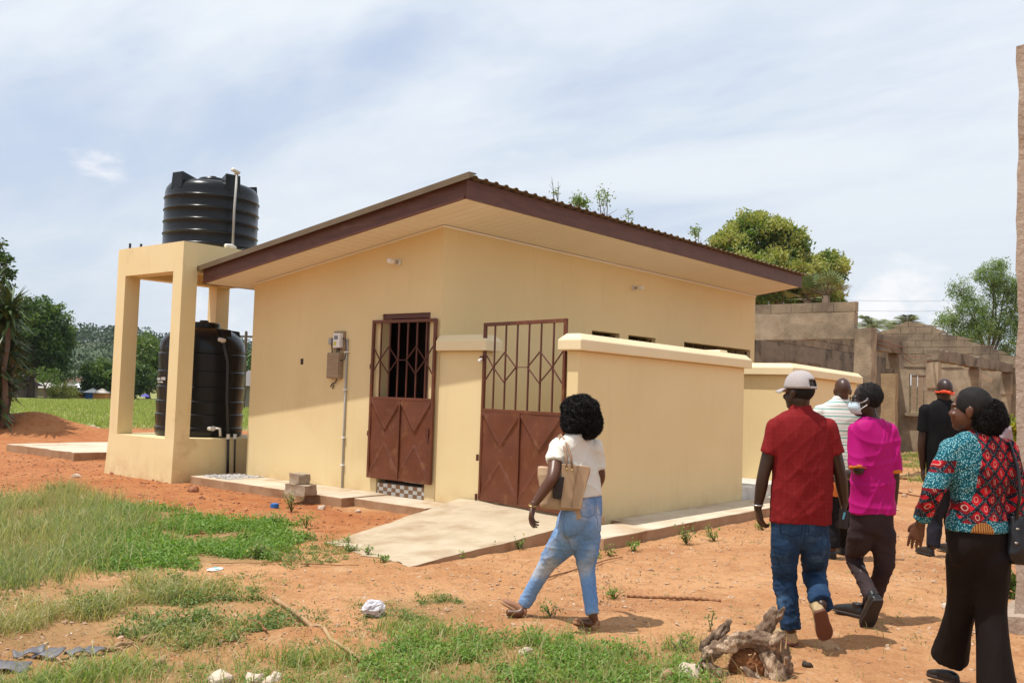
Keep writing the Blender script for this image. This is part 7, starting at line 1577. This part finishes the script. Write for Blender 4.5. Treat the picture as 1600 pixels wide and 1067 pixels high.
for i, (px, py, s, lb, mt_) in enumerate([(303, 768, .16, 'largest red lump lying near the tank stand corner', M_red), (316, 780, .10, 'dark red lump right below the largest lump', M_red), (297, 789, .09, 'small red lump below the two by the tank stand', M_red), (222, 755, .05, 'tiny dark stone left of the tank stand base', M_red), (234, 784, .06, 'small grey stone left of the red lumps', M_rock), (120, 746, .14, 'flat pale brown stone in front of the old slab', M_rock), (176, 741, .10, 'flat stone at the left foot of the tank stand', M_red),
        (345, 1068, .15, 'white rock at the bottom edge, left of the pair', M_rock), (397, 1064, .11, 'white rock at the bottom edge, middle one', M_rock), (425, 1065, .10, 'white rock at the bottom edge, right one', M_rock), (1075, 1058, .16, 'pinkish rock just left of the stump', M_rock), (820, 1022, .10, 'pale stone among the bottom weeds', M_rock), (1480, 950, .10, 'stone near the feet of the print blouse woman', M_rock), (1555, 962, .14, 'flat stone right of the print blouse woman', M_rock),
        (143, 676, .5, 'pale stone on the red soil behind the old slab', M_rock), (97, 673, .4, 'grey stone on the red mound shadow edge', M_rock), (503, 795, .12, 'flat pale stone at the end of the apron', M_rock), (560, 800, .08, 'small pale stone under the second apron', M_rock), (1222, 872, .05, 'small pale pebble left of the blue jeans', M_rock)]):
    stone(px, py, s, lb, mt_, 400+i)
# two concrete lumps on the apron
def concrete_lump(p, sx, sy, sz, ang, label):
    bm = bmesh.new(); bmesh.ops.create_cube(bm, size=1); bmesh.ops.subdivide_edges(bm, edges=bm.edges[:], cuts=5, use_grid_fill=True)
    for v in bm.verts:
        c = Vector((v.co.x*sx, v.co.y*sy, v.co.z*sz)); c *= 1-.10*(c.length/(sx*.7))**2; c += mnoise.noise_vector(c*9+Vector(p))*.018+mnoise.noise_vector(c*30)*.006; v.co = c
    me = bpy.data.meshes.new('concrete_lump'); bm.to_mesh(me); bm.free(); o = link('concrete_lump', me, M_lump, smooth=True); o.location = (p[0], p[1], p[2]+sz/2); o.rotation_euler = (0,0,ang); tag(o, label, 'concrete block')
M_lump = mat('crumbly_concrete', (.42,.33,.23), (.32,.24,.16), rough=1, ns=14, bump=1, bs=40, bd=.012)
q = onz(470, 772, .125); concrete_lump((q[0], q[1], .12), .40, .24, .145, R_(95), 'wider lower concrete block lying on the apron by the wall')
concrete_lump((q[0]+.01, q[1]+.05, .262), .26, .20, .145, R_(80), 'smaller concrete block stacked on top of the wider one')
# litter
def crumple(name, c, rx, ry, rz, mt, label, cat, seed, fr=14, amp=.3):
    m_ = MB(); m_.ell((0,0,0), [(rx,0,0),(0,ry,0),(0,0,rz)], 26, 18); out = []
    for v in m_.v:
        v = Vector(v); n1 = mnoise.noise_vector(v*fr+Vector((seed,0,0))); n2 = abs(mnoise.noise(v*fr*2.1+Vector((0,seed,0)))); out.append(tuple(Vector(c)+v*(1-.35*n2)+n1*amp*min(rx, rz)+Vector((0,0,rz*.8))))
    m_.v = out; o = m_.build(name, mt); tag(o, label, cat); centre(o); return o
M_bag = mat('crinkled_white_plastic', (.66,.62,.64), (.50,.47,.50), rough=.35, ns=25, bump=.6, bs=60, bd=.004)
crumple('plastic_bag', G(583, 962), .10, .07, .065, M_bag, 'crumpled white plastic bag lying on the path', 'plastic bag', 3)
crumple('water_sachet', G(336, 892), .085, .05, .018, mat('sachet_plastic', (.70,.68,.64), rough=.4), 'flattened white and teal water sachet on the path edge', 'sachet', 5, 10, .2)
o = MB().box((-.035,-.02,0), (.035,.02,.004)).build('sachet_print', mat('teal_print', (.04,.38,.40), rough=.4)); o.location = G(338, 892)+Vector((0,0,.022)); o.rotation_euler = (.1, -.15, YAW+.5); tag(o, 'teal printed patch lying on the water sachet', 'sachet print')
c_ = G(429, 793); m_ = MB(); m_.tube([c_, c_+Vector((0,0,.05))], .055, 20); m_.tube([c_+Vector((0,0,.048)), c_+Vector((0,0,.058))], .048, 20); o = m_.build('bottle_cap', mat('blue_plastic', (.02,.14,.42), rough=.4), smooth=True, bev=.003); tag(o, 'round blue plastic cap on the red soil', 'plastic cap'); centre(o)
M_stick = mat('peeled_stick', (.42,.27,.14), (.34,.2,.1), rough=.85, ns=12, bump=.4, bs=60, bd=.003); M_stick2 = mat('brown_stick', (.27,.12,.055), (.2,.09,.04), rough=.9, ns=12)
def stick(a, b, r, label, mt, wob=.02, name='stick', lift=(.02, .02), seed=1):
    random.seed(seed); A = G(*a)+Vector((0,0,lift[0])); B = G(*b)+Vector((0,0,lift[1])); n = 14; pts = []
    for i in range(n+1):
        u = i/n; p = A.lerp(B, u)+mnoise.noise_vector(Vector((u*4, seed, 0)))*wob; p.z = max(p.z, gz(p.x, p.y)+r*.6); pts.append(p)
    m_ = MB(); m_.tube(pts, [r*(1-.35*i/n)*(1+.12*random.uniform(-1, 1)) for i in range(n+1)], 8); o = m_.build(name, mt, smooth='all'); tag(o, label, 'stick'); centre(o); return o
stick((428, 940), (560, 1038), .017, 'long pale stick lying across the eroded bank', M_stick, .03, seed=2, lift=(.03, .03))
stick((397, 972), (415, 992), .012, 'short brown stick left of the long pale one', M_stick2, .01, seed=3)
stick((852, 906), (972, 872), .009, 'thin brown stick behind the woman in jeans', M_stick2, .015, seed=4)
stick((470, 884), (560, 886), .005, 'very thin twig lying left of the ramp', M_stick2, .01, seed=5)
stick((330, 884), (470, 880), .004, 'thin twig lying across the weeds beside the sachet', M_stick2, .01, seed=15)
stick((1395, 748), (1445, 752), .03, 'pole lying on the ground behind the magenta smock', M_stick2, .03, seed=6)
stick((1400, 770), (1442, 777), .02, 'thinner pole lying nearer than the other', M_stick2, .03, seed=7)
# twisted iron rod
A, B = G(978, 933)+Vector((0,0,.012)), G(1126, 940)+Vector((0,0,.012)); m_ = MB(); pts = [A.lerp(B, i/60)+Vector((0,0,.004*math.sin(i*1.5)))+mnoise.noise_vector(Vector((i/14, 4, 0)))*.012 for i in range(61)]; m_.tube(pts, [.010+.003*(i % 2) for i in range(61)], 8); o = m_.build('twisted_rod', M_stick2, smooth='all'); tag(o, 'knotted brown rope like rod lying on the path', 'rod'); centre(o)
# broken dark roofing pieces
def shard(px, py, w_, h_, ang, tilt, label, seed):
    random.seed(seed); n = 8; vs = []
    for i in range(n+1):
        for j in range(5):
            u = (i/n-.5)*w_; v = (j/4-.5)*h_*(1-.3*abs(i/n-.4)*random.uniform(.6, 1.2)); vs.append((u, v, .014*math.cos(i*1.1+seed)+.02*(j/4)*math.sin(i*.8+seed)))
    fs = [(i*5+j, (i+1)*5+j, (i+1)*5+j+1, i*5+j+1) for i in range(n) for j in range(4)]
    m_ = MB(); m_.add(vs, fs); o = m_.build('roofing_piece', M_shard, smooth=True); o.location = G(px, py)+Vector((0,0,.035)); o.rotation_euler = (tilt*.7, random.uniform(-.15, .15), YAW-1.57+ang); q = o.modifiers.new('s', 'SOLIDIFY'); q.thickness = .006; tag(o, label, 'roofing scrap')
M_shard = mat('grey_roofing', (.10,.095,.105), (.16,.15,.165), rough=.5, ns=10, bump=.3, bs=40)
shard(8, 1048, .24, .13, .1, .25, 'large bent grey roofing piece at the left edge', 1); shard(45, 1026, .16, .06, .5, .5, 'narrow upturned grey roofing piece above the large one', 2); shard(75, 1028, .17, .10, -.1, .35, 'flat blue grey roofing piece right of the upturned one', 3); shard(116, 1026, .11, .08, -.5, .3, 'curled dark roofing piece, third from the left edge', 4); shard(146, 1024, .13, .06, .2, .35, 'rightmost curled dark roofing piece', 5)
M_barkp = mat('bark_scrap', (.30,.17,.09), (.42,.27,.16), rough=.95, ns=12, bump=.5, bs=40)
for i, (a, b, r, lb) in enumerate([((160,1020),(208,1006),.016,'curved bark strip right of the roofing pieces'), ((222,1004),(246,998),.018,'short bark piece with a shaded hollow'), ((245,1042),(258,1030),.02,'upturned bark chunk near the grass'), ((160,1018),(190,1018),.01,'thin bark strip lying below the curved one'), ((90,1035),(128,1046),.008,'thin straw coloured stick between the roofing pieces')]): stick(a, b, r, lb, M_barkp, .02, 'bark_piece', seed=20+i)
# stump with roots
def stump():
    D = 5.55; t = thing('tree_stump', 'gnarled uprooted stump with bark and a red earth hollow at the bottom right', 'stump', G(1170, 1062)); M_st = mat('stump_bark', (.31,.205,.135), (.11,.065,.04), rough=.95, ns=26, det=8, sc=(1,1,.45), bump=1.0, bs=70, bd=.02, c3=(.56,.40,.27), s3=11, t3=(.56,.62))
    q = lambda x, y, d=0: P(x, y, D+d)
    def br(name, pts, rad, seed):
        m_ = MB(); arm_loft(m_, [q(*p) for p in pts], rad, 16); me = fuse(m_, .0065, 1); p = vco(me); nn = vno(me); ax = np.array((q(*pts[-1])-q(*pts[0])).normalized()); al = p@ax
        perp = p-al[:, None]*ax; r_ = np.random.default_rng(seed); d = np.zeros(len(p))
        for i in range(7): k_ = unit(r_.normal(size=3))*r_.uniform(60, 140); d += np.abs(np.sin(perp@k_+al*8+r_.uniform(0, 6)+1.5*np.sin(p@unit(r_.normal(size=3))*30)))
        d2 = np.zeros(len(p))
        for i in range(5): k_ = unit(r_.normal(size=3))*r_.uniform(220, 420); d2 += np.abs(np.sin(perp@k_+al*14+r_.uniform(0, 6)))
        p = p+nn*((d/7-.6)*.045+(d2/5-.6)*.010+.010*(vnoise(al*.8+perp[:, 0], perp[:, 1]+al, 28, seed)-.5))[:, None]-np.array(wloc(t)); me.vertices.foreach_set('co', p.astype(np.float32).ravel()); link(name, me, M_st, t, smooth='all')
    br('arched_root', [(1102,1035,.05),(1112,1018,0),(1135,1008,0),(1165,998,.02),(1198,1001,.02),(1218,1012,.0),(1228,1036,-.02),(1233,1060,0)], [.034,.042,.042,.044,.048,.042,.028,.020], 1)
    br('upright_branch', [(1186,1008,.03),(1190,992,.05),(1200,974,.06),(1210,956,.07)], [.040,.038,.042,.026], 2)
    br('branch_fork', [(1204,972,.06),(1216,962,.05),(1224,951,.04)], [.020,.017,.010], 3)
    br('side_branch', [(1100,1012,.12),(1113,998,.12),(1128,984,.13),(1139,972,.14)], [.022,.026,.026,.016], 4)
    br('trunk_stub', [(1200,1022,0),(1210,1042,-.02),(1217,1075,-.05)], [.045,.056,.060], 5)
    br('low_root', [(1105,1040,0),(1118,1056,-.03),(1130,1080,-.05)], [.030,.048,.055], 6)
    br('small_root', [(1160,1042,-.06),(1172,1052,-.08),(1186,1062,-.09),(1204,1072,-.08)], [.012,.017,.018,.014], 7)
    br('broken_end', [(1208,1002,-.02),(1219,994,-.03),(1226,989,-.03)], [.026,.022,.010], 8)
    m_ = MB(); m_.ell(q(1168,1040,.06), [RT*.115, FW*.10, Vector((0,0,.12))]); me = fuse(m_, .008, 2); p = vco(me); nn = vno(me); p = p+nn*(.012*(vnoise(p[:, 0]+p[:, 2], p[:, 1]+p[:, 2]*.7, 60, 4)-.5)+.01*(vnoise(p[:, 0]-p[:, 2], p[:, 1]-p[:, 2], 120, 5)-.5))[:, None]-np.array(wloc(t)); me.vertices.foreach_set('co', p.astype(np.float32).ravel())
    link('earth_clod', me, mat('red_earth_clod', (.30,.12,.045), (.22,.085,.03), rough=1, ns=30, bump=1, bs=120, bd=.01), t, smooth='all')
    for k_ in range(9):
        random.seed(k_+50); x = random.uniform(1110, 1230); y = random.uniform(1010, 1060); m_ = MB(); a = q(x, y, -.07); m_.tube([a, a+Vector((random.uniform(-.03,.03), random.uniform(-.03,.03), random.uniform(-.05,.07)))], [.006, .002], 5); m_.build('splinter', M_stick, t)
stump()
random.seed(9)
stick((1038, 1062), (1070, 1050), .035, 'thick broken brown log end left of the stump', M_barkp, .02, 'log_piece', seed=31); stick((1052, 1056), (1090, 1050), .02, 'pinkish splintered wood piece between the log end and the stump', mat('pink_wood', (.48,.28,.18), (.36,.18,.1), rough=.95, ns=12), .02, 'log_piece', seed=32)
stick((1255, 1042), (1268, 1044), .02, 'small charred lump right of the stump', M_dark, .01, 'charred_lump', seed=33)
stick((1220, 1045), (1234, 1047), .014, 'charred stick touching the stump', M_dark, .01, 'charred_lump', seed=34)
# haze over the distance
hz = MB().box((-900, -900, -3), (1600, 1600, 45)).build('haze', bpy.data.materials.new('haze_air')); hz['kind'] = 'stuff'; hz['label'] = 'thin bluish haze'
HM = hz.data.materials[0]; HM.use_nodes = True; HM.node_tree.nodes.clear(); nt = HM.node_tree; pv = nt.nodes.new('ShaderNodeVolumePrincipled'); pv.inputs['Color'].default_value = (.80,.88,1,1); pv.inputs['Density'].default_value = .00016; pv.inputs['Anisotropy'].default_value = .2
ou = nt.nodes.new('ShaderNodeOutputMaterial'); nt.links.new(pv.outputs[0], ou.inputs['Volume']); S.cycles.volume_bounces = 0
